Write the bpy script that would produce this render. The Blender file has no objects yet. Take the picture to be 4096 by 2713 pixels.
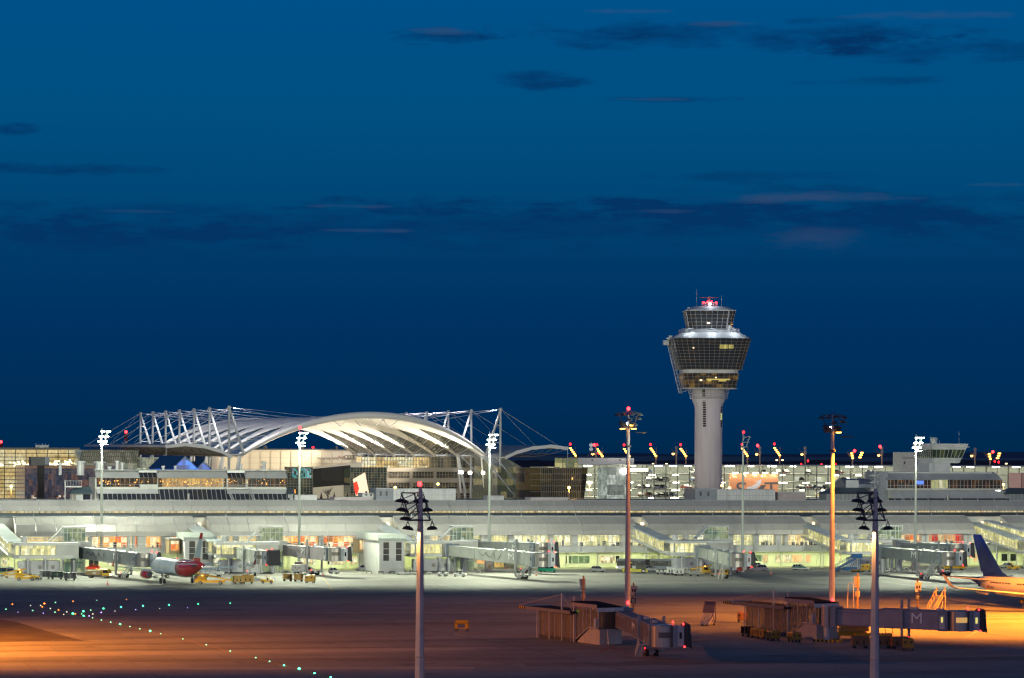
import bpy, math, random
from mathutils import Vector, Matrix
random.seed(7)
C = bpy.context.scene.collection
SC = bpy.context.scene
# ------------------------------------------------------------------ camera
FP = 12288.0; HC = 32.0; V0 = 1790.0; TR = 20.0/4096
RC = math.cos(math.atan(TR)); RS = math.sin(math.atan(TR))
cam = bpy.data.cameras.new('camera'); cam.lens = 108; cam.sensor_width = 36
cam.shift_y = (V0-1356.5)/4096; cam.clip_start = 1; cam.clip_end = 60000
co = bpy.data.objects.new('camera', cam); C.objects.link(co)
m = Matrix(((RC, -RS, 0, 0), (0, 0, -1, 0), (RS, RC, 0, HC), (0, 0, 0, 1)))
co.matrix_world = m
SC.camera = co
# ------------------------------------------------------------------ view
SC.view_settings.view_transform = 'Standard'; SC.view_settings.look = 'None'
SC.view_settings.exposure = 0; SC.view_settings.gamma = 1
SC.cycles.max_bounces = 4; SC.cycles.diffuse_bounces = 2; SC.cycles.glossy_bounces = 2
SC.cycles.transmission_bounces = 2; SC.cycles.transparent_max_bounces = 8
SC.cycles.sample_clamp_indirect = 3.0; SC.cycles.use_denoising = True
SC.cycles.pixel_filter_type = 'BLACKMAN_HARRIS'; SC.cycles.filter_width = 1.35
# ------------------------------------------------------------------ world : dusk sky
W = bpy.data.worlds.new('World'); SC.world = W; W.use_nodes = True
nt = W.node_tree; nt.nodes.clear()
def N(t, k, **kw):
    n = t.nodes.new(k)
    for a, b in kw.items(): setattr(n, a, b)
    return n
def L(t, a, b): t.links.new(a, b)
def math_n(t, op, a, b=None):
    n = N(t, 'ShaderNodeMath', operation=op)
    for i, x in enumerate((a, b)):
        if x is None: continue
        if isinstance(x, (int, float)): n.inputs[i].default_value = x
        else: L(t, x, n.inputs[i])
    return n.outputs[0]
def ramp(t, fac, stops):
    r = N(t, 'ShaderNodeValToRGB'); e = r.color_ramp.elements
    while len(e) < len(stops): e.new(0.5)
    for q, (p, c) in zip(e, stops): q.position = p; q.color = (*c, 1) if len(c) == 3 else c
    L(t, fac, r.inputs[0]); return r.outputs[0]
def mixc(t, fac, a, b, mode='MIX'):
    n = N(t, 'ShaderNodeMix', data_type='RGBA', blend_type=mode)
    for i, x in ((0, fac), (6, a), (7, b)):
        if isinstance(x, (int, float)): n.inputs[i].default_value = x
        elif isinstance(x, tuple): n.inputs[i].default_value = (*x, 1)
        else: L(t, x, n.inputs[i])
    return n.outputs[2]
tc = N(nt, 'ShaderNodeTexCoord'); sx = N(nt, 'ShaderNodeSeparateXYZ'); L(nt, tc.outputs['Generated'], sx.inputs[0])
el = math_n(nt, 'ARCSINE', sx.outputs[2]); az = math_n(nt, 'ARCTAN2', sx.outputs[0], sx.outputs[1])
col = ramp(nt, math_n(nt, 'DIVIDE', el, 0.16), [(0, (0, .022, .075)), (.1, (0, .027, .098)), (.25, (0, .031, .116)), (.38, (0, .042, .142)), (.5, (0, .062, .18)), (.68, (0, .078, .215)), (.92, (.0, .082, .255)), (1, (.002, .085, .265))])
cb = N(nt, 'ShaderNodeCombineXYZ'); L(nt, math_n(nt, 'MULTIPLY', az, 17.0), cb.inputs[0]); L(nt, math_n(nt, 'MULTIPLY', el, 75.0), cb.inputs[1])
mp = N(nt, 'ShaderNodeMapping'); mp.inputs['Location'].default_value = (3.7, 1.35, 0); L(nt, cb.outputs[0], mp.inputs[0])
no = N(nt, 'ShaderNodeTexNoise'); no.inputs['Scale'].default_value = 1.5; no.inputs['Detail'].default_value = 6; no.inputs['Roughness'].default_value = .6; L(nt, mp.outputs[0], no.inputs['Vector'])
no2 = N(nt, 'ShaderNodeTexNoise'); no2.inputs['Scale'].default_value = 4.0; no2.inputs['Detail'].default_value = 6; no2.inputs['Roughness'].default_value = .65; L(nt, mp.outputs[0], no2.inputs['Vector'])
warp = math_n(nt, 'MULTIPLY', math_n(nt, 'SUBTRACT', no.outputs[0], .5), 4.2); warp2 = math_n(nt, 'MULTIPLY', math_n(nt, 'SUBTRACT', no2.outputs[0], .5), 3.6)
def patches(lst):
    tot = None
    for u, v, ru, rv, k in lst:
        x = math_n(nt, 'DIVIDE', math_n(nt, 'SUBTRACT', az, (u-2048)/12288), ru/12288); y = math_n(nt, 'DIVIDE', math_n(nt, 'SUBTRACT', el, (1790-v)/12288), rv/12288)
        d = math_n(nt, 'ADD', math_n(nt, 'ADD', math_n(nt, 'POWER', math_n(nt, 'ABSOLUTE', x), 2), math_n(nt, 'POWER', math_n(nt, 'ABSOLUTE', y), 2)), math_n(nt, 'ADD', warp, warp2))
        f = math_n(nt, 'MULTIPLY', math_n(nt, 'MAXIMUM', math_n(nt, 'SUBTRACT', 1.15, d), 0), k)
        tot = f if tot is None else math_n(nt, 'ADD', tot, f)
    return math_n(nt, 'MINIMUM', tot, 1)
mk = patches([(3000, 150, 950, 62, .5), (3900, 215, 600, 55, .5), (1760, 158, 210, 32, .55), (2180, 328, 190, 42, .6), (2650, 402, 300, 14, .4), (250, 700, 520, 26, .55), (2300, 905, 2900, 95, .55), (400, 965, 800, 75, .5), (3350, 830, 900, 85, .45), (40, 548, 130, 26, .6), (3500, 335, 320, 18, .35), (1900, 830, 900, 40, .35), (3000, 705, 500, 22, .3)])
c2 = mixc(nt, mk, col, (.0008, .034, .128))
mk2 = patches([(3200, 792, 420, 22, .34), (3250, 955, 260, 50, .2), (1760, 138, 130, 14, .3), (3700, 82, 330, 18, .2), (1400, 832, 190, 9, .3), (1480, 928, 170, 9, .3), (2900, 105, 160, 14, .25), (2600, 402, 160, 7, .2), (2500, 55, 200, 10, .15), (3950, 745, 150, 10, .2), (550, 862, 140, 7, .15), (2650, 845, 120, 8, .15)])
c3 = mixc(nt, mk2, c2, (.045, .085, .18))
hi_ = ramp(nt, el, [(.17, (0, 0, 0)), (.5, (1, 1, 1))])
c3 = mixc(nt, hi_, c3, (.010, .028, .080))
# the afterglow of the set sun low in the sky behind the viewer
bk_ = math_n(nt, 'MULTIPLY', math_n(nt, 'MAXIMUM', math_n(nt, 'MULTIPLY', sx.outputs[1], -1.0), 0), 1.2)
glow_ = mixc(nt, 1.0, mixc(nt, math_n(nt, 'MINIMUM', bk_, 1), (0, 0, 0), (.40, .30, .41)), ramp(nt, el, [(.0, (1, 1, 1)), (.15, (.8, .8, .8)), (.5, (0, 0, 0))]), 'MULTIPLY')
c3 = mixc(nt, 1.0, c3, glow_, 'ADD')
bg = N(nt, 'ShaderNodeBackground'); L(nt, c3, bg.inputs[0]); bg.inputs[1].default_value = 1.0
wo = N(nt, 'ShaderNodeOutputWorld'); L(nt, bg.outputs[0], wo.inputs[0])

# ------------------------------------------------------------------ geometry of the place
TH = math.radians(14.8); CT = math.cos(TH); ST = math.sin(TH); TY = 816.0
def und(u, v):
    du = u-2048; dv = v-V0
    return du*RC+dv*RS, dv*RC-du*RS
def at(u, v, Y):
    a, b = und(u, v); return Vector((a/FP*Y, Y, HC-b/FP*Y))
def onG(u, v, z=0.0):
    a, b = und(u, v); Y = (HC-z)*FP/b; return Vector((a/FP*Y, Y, z))
def onT(u, v, d):
    a, b = und(u, v); Y = (d+CT*TY)/(CT-ST*a/FP); X = a/FP*Y
    return Vector((X*CT+(Y-TY)*ST, d, HC-b/FP*Y))
def toW(s, d, z=0.0): return Vector((s*CT-d*ST, TY+s*ST+d*CT, z))
def toT(p): return Vector((p[0]*CT+(p[1]-TY)*ST, -p[0]*ST+(p[1]-TY)*CT, p[2]))

# ------------------------------------------------------------------ materials
MATS = {}
def P(name, col, rough=.55, metal=0.0, var=.12, scale=1.2, spec=.5, emit=None, es=0.0, stretch=None):
    if name in MATS: return MATS[name]
    mt = bpy.data.materials.new(name); mt.use_nodes = True; t = mt.node_tree; b = t.nodes['Principled BSDF']
    b.inputs['Roughness'].default_value = rough; b.inputs['Metallic'].default_value = metal
    b.inputs['Specular IOR Level'].default_value = spec
    tc = N(t, 'ShaderNodeTexCoord'); n = N(t, 'ShaderNodeTexNoise'); n.inputs['Scale'].default_value = scale; n.inputs['Detail'].default_value = 4
    src = tc.outputs['Object']
    if stretch:
        mp = N(t, 'ShaderNodeMapping'); mp.inputs['Scale'].default_value = stretch; L(t, src, mp.inputs[0]); src = mp.outputs[0]
    L(t, src, n.inputs['Vector'])
    lo = tuple(max(0, c*(1-var)) for c in col); hi = tuple(min(1, c*(1+var)) for c in col)
    L(t, ramp(t, n.outputs[0], [(.3, lo), (.7, hi)]), b.inputs['Base Color'])
    if emit: b.inputs['Emission Color'].default_value = (*emit, 1); b.inputs['Emission Strength'].default_value = es
    MATS[name] = mt; return mt
def glow(name, col, s):
    if name in MATS: return MATS[name]
    mt = bpy.data.materials.new(name); mt.use_nodes = True; t = mt.node_tree; b = t.nodes['Principled BSDF']
    b.inputs['Base Color'].default_value = (*[min(1, c) for c in col], 1)
    b.inputs['Emission Color'].default_value = (*col, 1); b.inputs['Emission Strength'].default_value = s
    MATS[name] = mt; return mt
def lit(name, cols, strength, cw, ch, base=(.05, .05, .05), detail=.35, off=0.0, axes=(0, 2), gloss=.25):
    """lit rooms behind glass, also painted reflections: each bay cw x ch gets its own brightness, furniture-sized variation inside"""
    if name in MATS: return MATS[name]
    mt = bpy.data.materials.new(name); mt.use_nodes = True; t = mt.node_tree; b = t.nodes['Principled BSDF']
    b.inputs['Base Color'].default_value = (*base, 1); b.inputs['Roughness'].default_value = gloss; b.inputs['Specular IOR Level'].default_value = .12
    tc = N(t, 'ShaderNodeTexCoord'); sp = N(t, 'ShaderNodeSeparateXYZ'); L(t, tc.outputs['Object'], sp.inputs[0])
    ax = math_n(t, 'FLOOR', math_n(t, 'DIVIDE', math_n(t, 'ADD', sp.outputs[axes[0]], off), cw))
    az = math_n(t, 'FLOOR', math_n(t, 'DIVIDE', sp.outputs[axes[1]], ch))
    cb = N(t, 'ShaderNodeCombineXYZ'); L(t, ax, cb.inputs[0]); L(t, az, cb.inputs[1])
    wn = N(t, 'ShaderNodeTexWhiteNoise'); L(t, cb.outputs[0], wn.inputs['Vector'])
    k = len(cols); stops = [(i/k, c) for i, c in enumerate(cols)]
    r = N(t, 'ShaderNodeValToRGB'); r.color_ramp.interpolation = 'CONSTANT'; e = r.color_ramp.elements
    while len(e) < k: e.new(.5)
    for q, (p, c) in zip(e, stops): q.position = p; q.color = (*c, 1)
    L(t, wn.outputs['Value'], r.inputs[0])
    mp = N(t, 'ShaderNodeMapping'); mp.inputs['Scale'].default_value = (1, 1, .45); L(t, tc.outputs['Object'], mp.inputs[0])
    n = N(t, 'ShaderNodeTexNoise'); n.inputs['Scale'].default_value = 1.6; n.inputs['Detail'].default_value = 3; L(t, mp.outputs[0], n.inputs['Vector'])
    dk = ramp(t, n.outputs[0], [(.35, (1-detail,)*3), (.62, (1, 1, 1))])
    L(t, mixc(t, 1.0, r.outputs[0], dk, 'MULTIPLY'), b.inputs['Emission Color']); b.inputs['Emission Strength'].default_value = strength
    MATS[name] = mt; return mt
def corr(name, col, pitch, ax=0, rough=.5, depth=.35):
    """ribbed metal sheet"""
    if name in MATS: return MATS[name]
    mt = P(name, col, rough, scale=.3); t = mt.node_tree; b = t.nodes['Principled BSDF']
    w = N(t, 'ShaderNodeTexWave', bands_direction='XYZ'[ax]); w.inputs['Scale'].default_value = 1/pitch/math.pi*1.57
    tc = N(t, 'ShaderNodeTexCoord'); L(t, tc.outputs['Object'], w.inputs['Vector'])
    bm_ = N(t, 'ShaderNodeBump'); bm_.inputs['Strength'].default_value = .6; bm_.inputs['Distance'].default_value = depth*.1
    L(t, w.outputs[0], bm_.inputs['Height']); L(t, bm_.outputs[0], b.inputs['Normal'])
    return mt
white = P('white_paint', (.60, .62, .61), .45, scale=.35)
offwhite = P('off_white_cladding', (.52, .53, .51), .5, scale=.25)
grey = P('grey_metal', (.30, .32, .34), .45, .2)
lgrey = P('light_grey_metal', (.48, .50, .52), .42, .15, scale=.5)
dgrey = P('dark_grey_metal', (.08, .085, .095), .5)
black = P('black_rubber', (.02, .02, .022), .7)
dark = P('dark_glass', (.012, .016, .022), .08, spec=.8, var=.3)
steel = P('brushed_steel', (.42, .40, .38), .3, .6, scale=2.5, stretch=(3, 3, .2))
galv = P('galvanised_steel', (.50, .47, .47), .45, .1, scale=.6)
glazing = P('translucent_glazing', (.40, .40, .375), .35, scale=.12, var=.10, emit=(1, .9, .68), es=.035)
glazing_up = P('upper_glazing', (.36, .36, .355), .35, scale=.1, var=.10, emit=(1, .92, .8), es=.02)
roofm = corr('corrugated_roof', (.05, .075, .09), 1.0)
cladm = corr('ribbed_cladding', (.55, .56, .58), 1.6)
clade = P('blue_grey_panel', (.22, .25, .30), .5)
yellow = P('yellow_paint', (.62, .36, .015), .45, scale=2)
yellow2 = P('ochre_paint', (.36, .20, .02), .5, scale=2)
orange = P('orange_paint', (.75, .30, .03), .5)
red = P('red_paint', (.45, .02, .02), .3)
blue = P('blue_paint', (.02, .12, .38), .4)
navy = P('navy_paint', (.008, .03, .30), .28)
green = P('green_paint', (.01, .20, .13), .35)
membrane = P('white_membrane', (.78, .77, .74), .55, scale=.05, var=.05)
roofglass = P('hall_roof_glass', (.10, .12, .12), .25, spec=.6, scale=.5)
silver = P('silver_car_paint', (.45, .47, .50), .3, .4)
tyre = black
redlamp = glow('red_lamp', (1, .015, .02), 5)
redlamp2 = glow('bright_red_lamp', (1, .018, .02), 14)
whitelamp = glow('white_lamp', (1, .97, .78), 14)
floodlamp = glow('flood_lamp', (.93, 1, .82), 30)
sodium = glow('sodium_lamp', (1, .42, .05), 14)
warmlamp = glow('warm_lamp', (1, .72, .35), 6)
headlamp = glow('vehicle_headlamp', (1, .9, .7), 12)
amber = glow('amber_lamp', (1, .4, .05), 10)

# ------------------------------------------------------------------ mesh builder
class MB:
    def __init__(s): s.v = []; s.f = []
    def quad(s, *p):
        n = len(s.v); s.v += [tuple(q) for q in p]; s.f.append(tuple(range(n, n+len(p)))); return s
    def box(s, a, b, M=None):
        x0, y0, z0 = a; x1, y1, z1 = b; n = len(s.v)
        q = [(x0, y0, z0), (x1, y0, z0), (x1, y1, z0), (x0, y1, z0), (x0, y0, z1), (x1, y0, z1), (x1, y1, z1), (x0, y1, z1)]
        if M is not None: q = [tuple(M @ Vector(p)) for p in q]
        s.v += q
        s.f += [tuple(n+i for i in f) for f in ((0, 3, 2, 1), (4, 5, 6, 7), (0, 1, 5, 4), (1, 2, 6, 5), (2, 3, 7, 6), (3, 0, 4, 7))]; return s
    def loft(s, rings, caps=True, closed=True):
        n = len(s.v); k = len(rings[0])
        for r in rings: s.v += [tuple(p) for p in r]
        for i in range(len(rings)-1):
            for j in range(k if closed else k-1):
                a = n+i*k+j; b = n+i*k+(j+1) % k; s.f.append((a, b, b+k, a+k))
        if caps and closed: s.f.append(tuple(n+j for j in range(k))[::-1]); s.f.append(tuple(n+(len(rings)-1)*k+j for j in range(k)))
        return s
    def prism(s, poly, y0, y1):          # poly in x,z ; extruded along y
        return s.loft([[(x, y0, z) for x, z in poly], [(x, y1, z) for x, z in poly]])
    def prismz(s, poly, z0, z1):
        return s.loft([[(x, y, z0) for x, y in poly], [(x, y, z1) for x, y in poly]])
    def prismx(s, poly, x0, x1):         # poly in y,z
        return s.loft([[(x0, y, z) for y, z in poly], [(x1, y, z) for y, z in poly]])
    def tube(s, a, b, r, r1=None, n=6):
        a = Vector(a); b = Vector(b); d = b-a
        if d.length < 1e-6: return s
        d.normalize(); up = Vector((0, 0, 1)) if abs(d.z) < .95 else Vector((1, 0, 0))
        e = d.cross(up).normalized(); g = d.cross(e); r1 = r if r1 is None else r1
        R = lambda c, q: [tuple(c+(e*math.cos(t*2*math.pi/n)+g*math.sin(t*2*math.pi/n))*q) for t in range(n)]
        return s.loft([R(a, r), R(b, r1)])
    def path(s, pts, r, n=5):
        for a, b in zip(pts, pts[1:]): s.tube(a, b, r, n=n)
        return s
    def lathe(s, prof, c=(0, 0, 0), n=16, sx=1, sy=1):
        return s.loft([[(c[0]+r*sx*math.cos(t*2*math.pi/n), c[1]+r*sy*math.sin(t*2*math.pi/n), c[2]+z) for t in range(n)] for r, z in prof])
    def wheel(s, x, y, z, r, w, n=12):   # axis along y
        return s.tube((x, y-w/2, z), (x, y+w/2, z), r, n=n)
    def build(s, name, mat, parent=None, smooth=False, label=None):
        me = bpy.data.meshes.new(name); me.from_pydata(s.v, [], s.f); me.update()
        if smooth:
            for p in me.polygons: p.use_smooth = True
        me.materials.append(mat)
        o = bpy.data.objects.new(name, me); C.objects.link(o)
        if parent is not None: o.parent = parent
        if label: o['label'] = label
        return o
def thing(name, label, cat, loc=(0, 0, 0), rz=0.0, group=None):
    o = bpy.data.objects.new(name, None); C.objects.link(o); o.empty_display_size = .5
    o.location = loc; o.rotation_euler = (0, 0, rz); o['label'] = label; o['category'] = cat
    if group: o['group'] = group
    return o
def tag(o, label, cat, group=None):
    o['label'] = label; o['category'] = cat
    if group: o['group'] = group
    return o
def struct(o, kind='structure'): o['kind'] = kind; return o
def dup(root, loc, rz, label, group=None, scale=None):
    r = root.copy(); C.objects.link(r); r.location = loc; r.rotation_euler = (0, 0, rz); r['label'] = label
    if group: r['group'] = group
    if scale: r.scale = scale
    def rec(src, dst):
        for ch in list(src.children):
            c = ch.copy(); C.objects.link(c); c.parent = dst; rec(ch, c)
    rec(root, r)
    return r
def text(name, s, size, mat, parent, loc, rx=math.pi/2, rz=0, ex=.01, sx=1.0, label=None):
    cu = bpy.data.curves.new(name, 'FONT'); cu.body = s; cu.size = size; cu.extrude = ex; cu.align_x = 'CENTER'; cu.align_y = 'CENTER'
    tmp = bpy.data.objects.new('tmp', cu); C.objects.link(tmp)
    dg = bpy.context.evaluated_depsgraph_get(); me = bpy.data.meshes.new_from_object(tmp.evaluated_get(dg))
    C.objects.unlink(tmp); bpy.data.objects.remove(tmp); me.materials.clear(); me.materials.append(mat)
    o = bpy.data.objects.new(name, me); C.objects.link(o); o.parent = parent; o.location = loc; o.rotation_euler = (rx, 0, rz); o.scale = (sx, 1, 1)
    if label: o['label'] = label
    return o
def lamp(name, kind, loc, power, col, radius=.1, parent=None, rot=None, **kw):
    l = bpy.data.lights.new(name, kind); l.energy = power; l.color = col
    if kind in ('POINT', 'SPOT'): l.shadow_soft_size = radius
    for a, b in kw.items(): setattr(l, a, b)
    o = bpy.data.objects.new(name, l); C.objects.link(o); o.location = loc
    if rot is not None: o.rotation_euler = rot
    if parent is not None: o.parent = parent
    return o
def aim(frm, to): return (Vector(to)-Vector(frm)).to_track_quat('-Z', 'Y').to_euler()
# ================================================================== GROUND
gm = bpy.data.materials.new('apron_concrete'); gm.use_nodes = True; t = gm.node_tree; b = t.nodes['Principled BSDF']
tc = N(t, 'ShaderNodeTexCoord'); mp = N(t, 'ShaderNodeMapping'); mp.inputs['Rotation'].default_value = (0, 0, -TH); L(t, tc.outputs['Object'], mp.inputs[0])
n1 = N(t, 'ShaderNodeTexNoise'); n1.inputs['Scale'].default_value = .035; n1.inputs['Detail'].default_value = 6; n1.inputs['Roughness'].default_value = .6
mpa = N(t, 'ShaderNodeMapping'); mpa.inputs['Scale'].default_value = (.35, 1.3, 1); L(t, mp.outputs[0], mpa.inputs[0]); L(t, mpa.outputs[0], n1.inputs['Vector'])
n2 = N(t, 'ShaderNodeTexNoise'); n2.inputs['Scale'].default_value = .5; n2.inputs['Detail'].default_value = 5; L(t, mp.outputs[0], n2.inputs['Vector'])
br = N(t, 'ShaderNodeTexBrick'); br.offset = 0; br.inputs['Scale'].default_value = .13; br.inputs['Mortar Size'].default_value = .008; br.inputs['Brick Width'].default_value = 1; br.inputs['Row Height'].default_value = 1
br.inputs['Color1'].default_value = (1.0, 1.0, 1.0, 1); br.inputs['Color2'].default_value = (.84, .84, .84, 1); br.inputs['Mortar'].default_value = (.6, .6, .6, 1)
L(t, mp.outputs[0], br.inputs['Vector'])
base = ramp(t, n1.outputs[0], [(.30, (.20, .195, .18)), (.5, (.30, .295, .28)), (.7, (.37, .365, .345))])
base = mixc(t, 1.0, base, ramp(t, n2.outputs[0], [(.3, (.86, .86, .86)), (.65, (1, 1, 1))]), 'MULTIPLY')
base = mixc(t, 1.0, base, br.outputs['Color'], 'MULTIPLY')
n3 = N(t, 'ShaderNodeTexNoise'); n3.inputs['Scale'].default_value = .11; n3.inputs['Detail'].default_value = 4
mp3 = N(t, 'ShaderNodeMapping'); mp3.inputs['Scale'].default_value = (.6, 1.0, 1); L(t, mp.outputs[0], mp3.inputs[0]); L(t, mp3.outputs[0], n3.inputs['Vector'])
base = mixc(t, ramp(t, n3.outputs[0], [(.62, (0, 0, 0)), (.74, (.55, .55, .55))]), base, (.06, .055, .05))
L(t, base, b.inputs['Base Color']); b.inputs['Roughness'].default_value = .75; b.inputs['Specular IOR Level'].default_value = .25
g = MB(); g.quad((-9000, -200, 0), (9000, -200, 0), (9000, 14000, 0), (-9000, 14000, 0)); struct(g.build('ground', gm))
asph = P('taxiway_asphalt', (.115, .10, .075), .8, scale=.15, var=.25, spec=.2)
arc = [(-60, 2478), (0, 2480), (40, 2484), (65, 2488), (105, 2500), (150, 2514), (200, 2528), (245, 2540), (290, 2552), (335, 2563), (350, 2565), (250, 2565.5), (120, 2567), (0, 2569.5), (-60, 2571)]
g = MB(); g.quad(*[(*onG(u, v).xy, .004) for u, v in arc][::-1]); struct(g.build('asphalt_island', asph))
mw = P('white_marking', (.55, .55, .5), .7, scale=.8, var=.25); my = P('yellow_marking', (.50, .30, .02), .7, scale=.8, var=.25); mr = P('red_marking', (.32, .04, .03), .7, scale=.8, var=.25)
mdk = P('dark_joint', (.055, .05, .045), .8)
def stripe(mb, pts, w, z=.005):
    ps = [onG(u, v) for u, v in pts]
    for a, bb in zip(ps, ps[1:]):
        d = (bb-a); d.z = 0; n = Vector((-d.y, d.x, 0)).normalized()*w/2
        mb.quad((a.x-n.x, a.y-n.y, z), (bb.x-n.x, bb.y-n.y, z), (bb.x+n.x, bb.y+n.y, z), (a.x+n.x, a.y+n.y, z))
g = MB(); stripe(g, [(372, 2472), (480, 2498), (600, 2527), (734, 2559), (920, 2606), (1025, 2634), (1200, 2680), (1330, 2716)], .22)
for seg in ([(272, 2483), (312, 2482.6)], [(332, 2482.5), (390, 2482.4)], [(70, 2408), (105, 2408)], [(1450, 2398), (1486, 2398)], [(1540, 2397), (1568, 2397)], [(1838, 2394), (1875, 2393)], [(2010, 2392), (2050, 2392)], [(1640, 2412), (1665, 2412)], [(1418, 2416), (1455, 2416)], [(1728, 2406), (1760, 2406)]): stripe(g, seg, .9)
stripe(g, [(1290, 2310), (1312, 2335), (1332, 2367)], .2)
struct(g.build('yellow_taxi_markings', my))
g = MB()
stripe(g, [(0, 2569), (350, 2563), (1000, 2551), (1400, 2544), (1800, 2538)], .16, .008)
for k in range(9): stripe(g, [(120+k*140, 2572-k*2.6), (200+k*140, 2570.5-k*2.6)], .12)
stripe(g, [(1130, 2398), (1300, 2420)], .15); stripe(g, [(960, 2401), (1060, 2420)], .15); stripe(g, [(1196, 2397), (1360, 2420)], .15); stripe(g, [(1010, 2400), (1160, 2421)], .15)
stripe(g, [(1755, 2340), (1880, 2361), (2100, 2382)], .25); stripe(g, [(1730, 2345), (1800, 2358)], .2)
for k in range(7): stripe(g, [(1895+k*17, 2370+k*1.7), (1905+k*17, 2371+k*1.7)], .2)
stripe(g, [(1975, 2465), (2022, 2464)], .5); stripe(g, [(1818, 2537), (1864, 2545)], .4)
stripe(g, [(2640, 2557), (2710, 2590)], .2); stripe(g, [(2360, 2700), (2900, 2688)], .16); stripe(g, [(2410, 2652), (2660, 2628)], .14)
stripe(g, [(3862, 2550), (3913, 2525)], .2); stripe(g, [(3670, 2540), (3862, 2550)], .16); stripe(g, [(3913, 2525), (4090, 2546)], .14); stripe(g, [(3520, 2625), (3750, 2600)], .16)
stripe(g, [(2750, 2575), (2818, 2588)], .16); stripe(g, [(3540, 2325), (3620, 2340)], .2); stripe(g, [(3470, 2322), (3700, 2347)], .25); stripe(g, [(560, 2347), (640, 2345)], .35); stripe(g, [(430, 2348), (520, 2346)], .35)
struct(g.build('white_apron_markings', mw))
g = MB(); stripe(g, [(2400, 2607), (2440, 2590), (2520, 2615)], .35); stripe(g, [(3660, 2612), (3900, 2588), (3740, 2572)], .3); stripe(g, [(2719, 2642), (2750, 2648)], .5)
struct(g.build('red_apron_markings', mr))
g = MB(); stripe(g, [(1400, 2470), (1660, 2512), (1790, 2535), (2100, 2591), (2300, 2640), (2700, 2720)], .22, .003)
for (u, v, w_) in ((1554, 2482, 50), (1750, 2480, 50), (360, 2587, 40), (990, 2512, 40), (1300, 2576, 60), (1620, 2649, 50), (2180, 2602, 45), (3160, 2634, 60), (2900, 2640, 45), (800, 2462, 40), (3500, 2650, 60)): stripe(g, [(u-w_/2, v), (u+w_/2, v-.4)], .7, .003)
struct(g.build('dark_slab_joints', mdk))
def strip_quad(mb, pts, z): mb.quad(*[(*onG(u, v).xy, z) for u, v in pts])
g = MB()
for a0, a1, b0, b1 in ((2582, 2590, 2552, 2556), (2604, 2609, 2580, 2583), (2640, 2652, 2628, 2640), (2462, 2466, 2455, 2458)): strip_quad(g, [(-150, a1), (2300, b1), (2300, b0), (-150, a0)], .002)
strip_quad(g, [(1500, 2500), (4250, 2478), (4250, 2471), (1500, 2494)], .002); strip_quad(g, [(2100, 2668), (4250, 2640), (4250, 2624), (2100, 2652)], .002)
struct(g.build('darker_pavement_strips', P('old_concrete', (.20, .19, .175), .8, scale=.3, var=.18, spec=.2)))
g = MB()
for a0, a1, b0, b1 in ((2614, 2632, 2590, 2600), (2672, 2684, 2668, 2676)): strip_quad(g, [(-150, a1), (1900, b1), (1900, b0), (-150, a0)], .0025)
struct(g.build('paler_pavement_strips', P('new_concrete', (.36, .35, .33), .8, scale=.3, var=.12, spec=.2)))
# far hills and dark woods beyond the airport
hm = P('haze_blue_hillside', (.07, .085, .16), .9, scale=.002, var=.3); hm2 = P('distant_trees', (.05, .035, .05), .9, scale=.02, var=.5)  # distance haze is put into the blue of the hills
def ridge(name, Y, u0, u1, vf, mat, dep, n=90, kindlab=None):
    mb = MB(); a = []; c = []
    for i in range(n+1):
        u = u0+(u1-u0)*i/n; p = at(u, vf(u), Y); a.append(p); c.append(Vector((p.x, Y+dep, p.z*.98)))
    front = [(p.x, Y-dep*.6, 0) for p in a]
    mb.loft([front, [tuple(p) for p in a], [tuple(p) for p in c], [(p.x, Y+dep*2, 0) for p in a]], caps=False, closed=False)
    o = mb.build(name, mat, smooth=False); struct(o)
ridge('hills', 12500, -3000, 7500, lambda u: 1819+3*math.sin(u*.004)+3*math.sin(u*.0013+1)+(6 if 2700 < u < 3100 else 0)-max(0, min(8, (u-3300)*.02)), hm, 900)
ridge('wood_line', 3200, -3000, 7500, lambda u: 1846+2.2*math.sin(u*.09)+1.8*math.sin(u*.23)+3*math.sin(u*.011)-max(0, 9-abs(u-4080)*.2), hm2, 120, n=420)
for (u, v, c) in ((2612, 1856, warmlamp), (2666, 1856, warmlamp), (3107, 1841, warmlamp), (3130, 1841, warmlamp), (4025, 1855, warmlamp)):
    p = at(u, v, 2600); th = thing('distant_lamp', '# small warm lamp from the left far beyond the car park', 'lamp', (p.x, p.y, 0), group='lamps in the far landscape')
    MB().tube((0, 0, 0), (0, 0, p.z-.3), .25).build('pole', dgrey, th); MB().box((-.8, -.5, p.z-.4), (.8, .5, p.z+.4)).build('lamp_head', c, th)

# ================================================================== TERMINAL
TERM = (0, TY, 0)
def Tthing(name, label, cat, group=None): return thing(name, label, cat, TERM, TH, group)
s_lo = onT(-260, 2200, 0).x; s_hi = onT(4500, 2200, 0).x
tm = Tthing('terminal_building', 'long low white pier terminal with slanted glazing and dark corrugated roof along the apron', 'building')
gapu = [(-60, 0), (776, 834), (1525, 1582), (2530, 2582), (3215, 3267), (3877, 4019)]   # screen gaps in the lower glazing
gaps = [(onT(a, 2090, 3).x, onT(c, 2090, 3).x) for a, c in gapu]
gaps[0] = (gaps[0][0], onT(58, 2090, 3).x)
wallm = P('ground_floor_cladding', (.66, .68, .60), .5, scale=.2)
# core: ground floor wall, upper wall, end
MB().box((s_lo, 0, 0), (s_hi, 40, 4.2)).build('ground_floor_wall', wallm, tm)
MB().box((s_lo, 3.0, 4.25), (s_hi, 40, 8.7)).build('upper_floor_wall', offwhite, tm)
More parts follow.
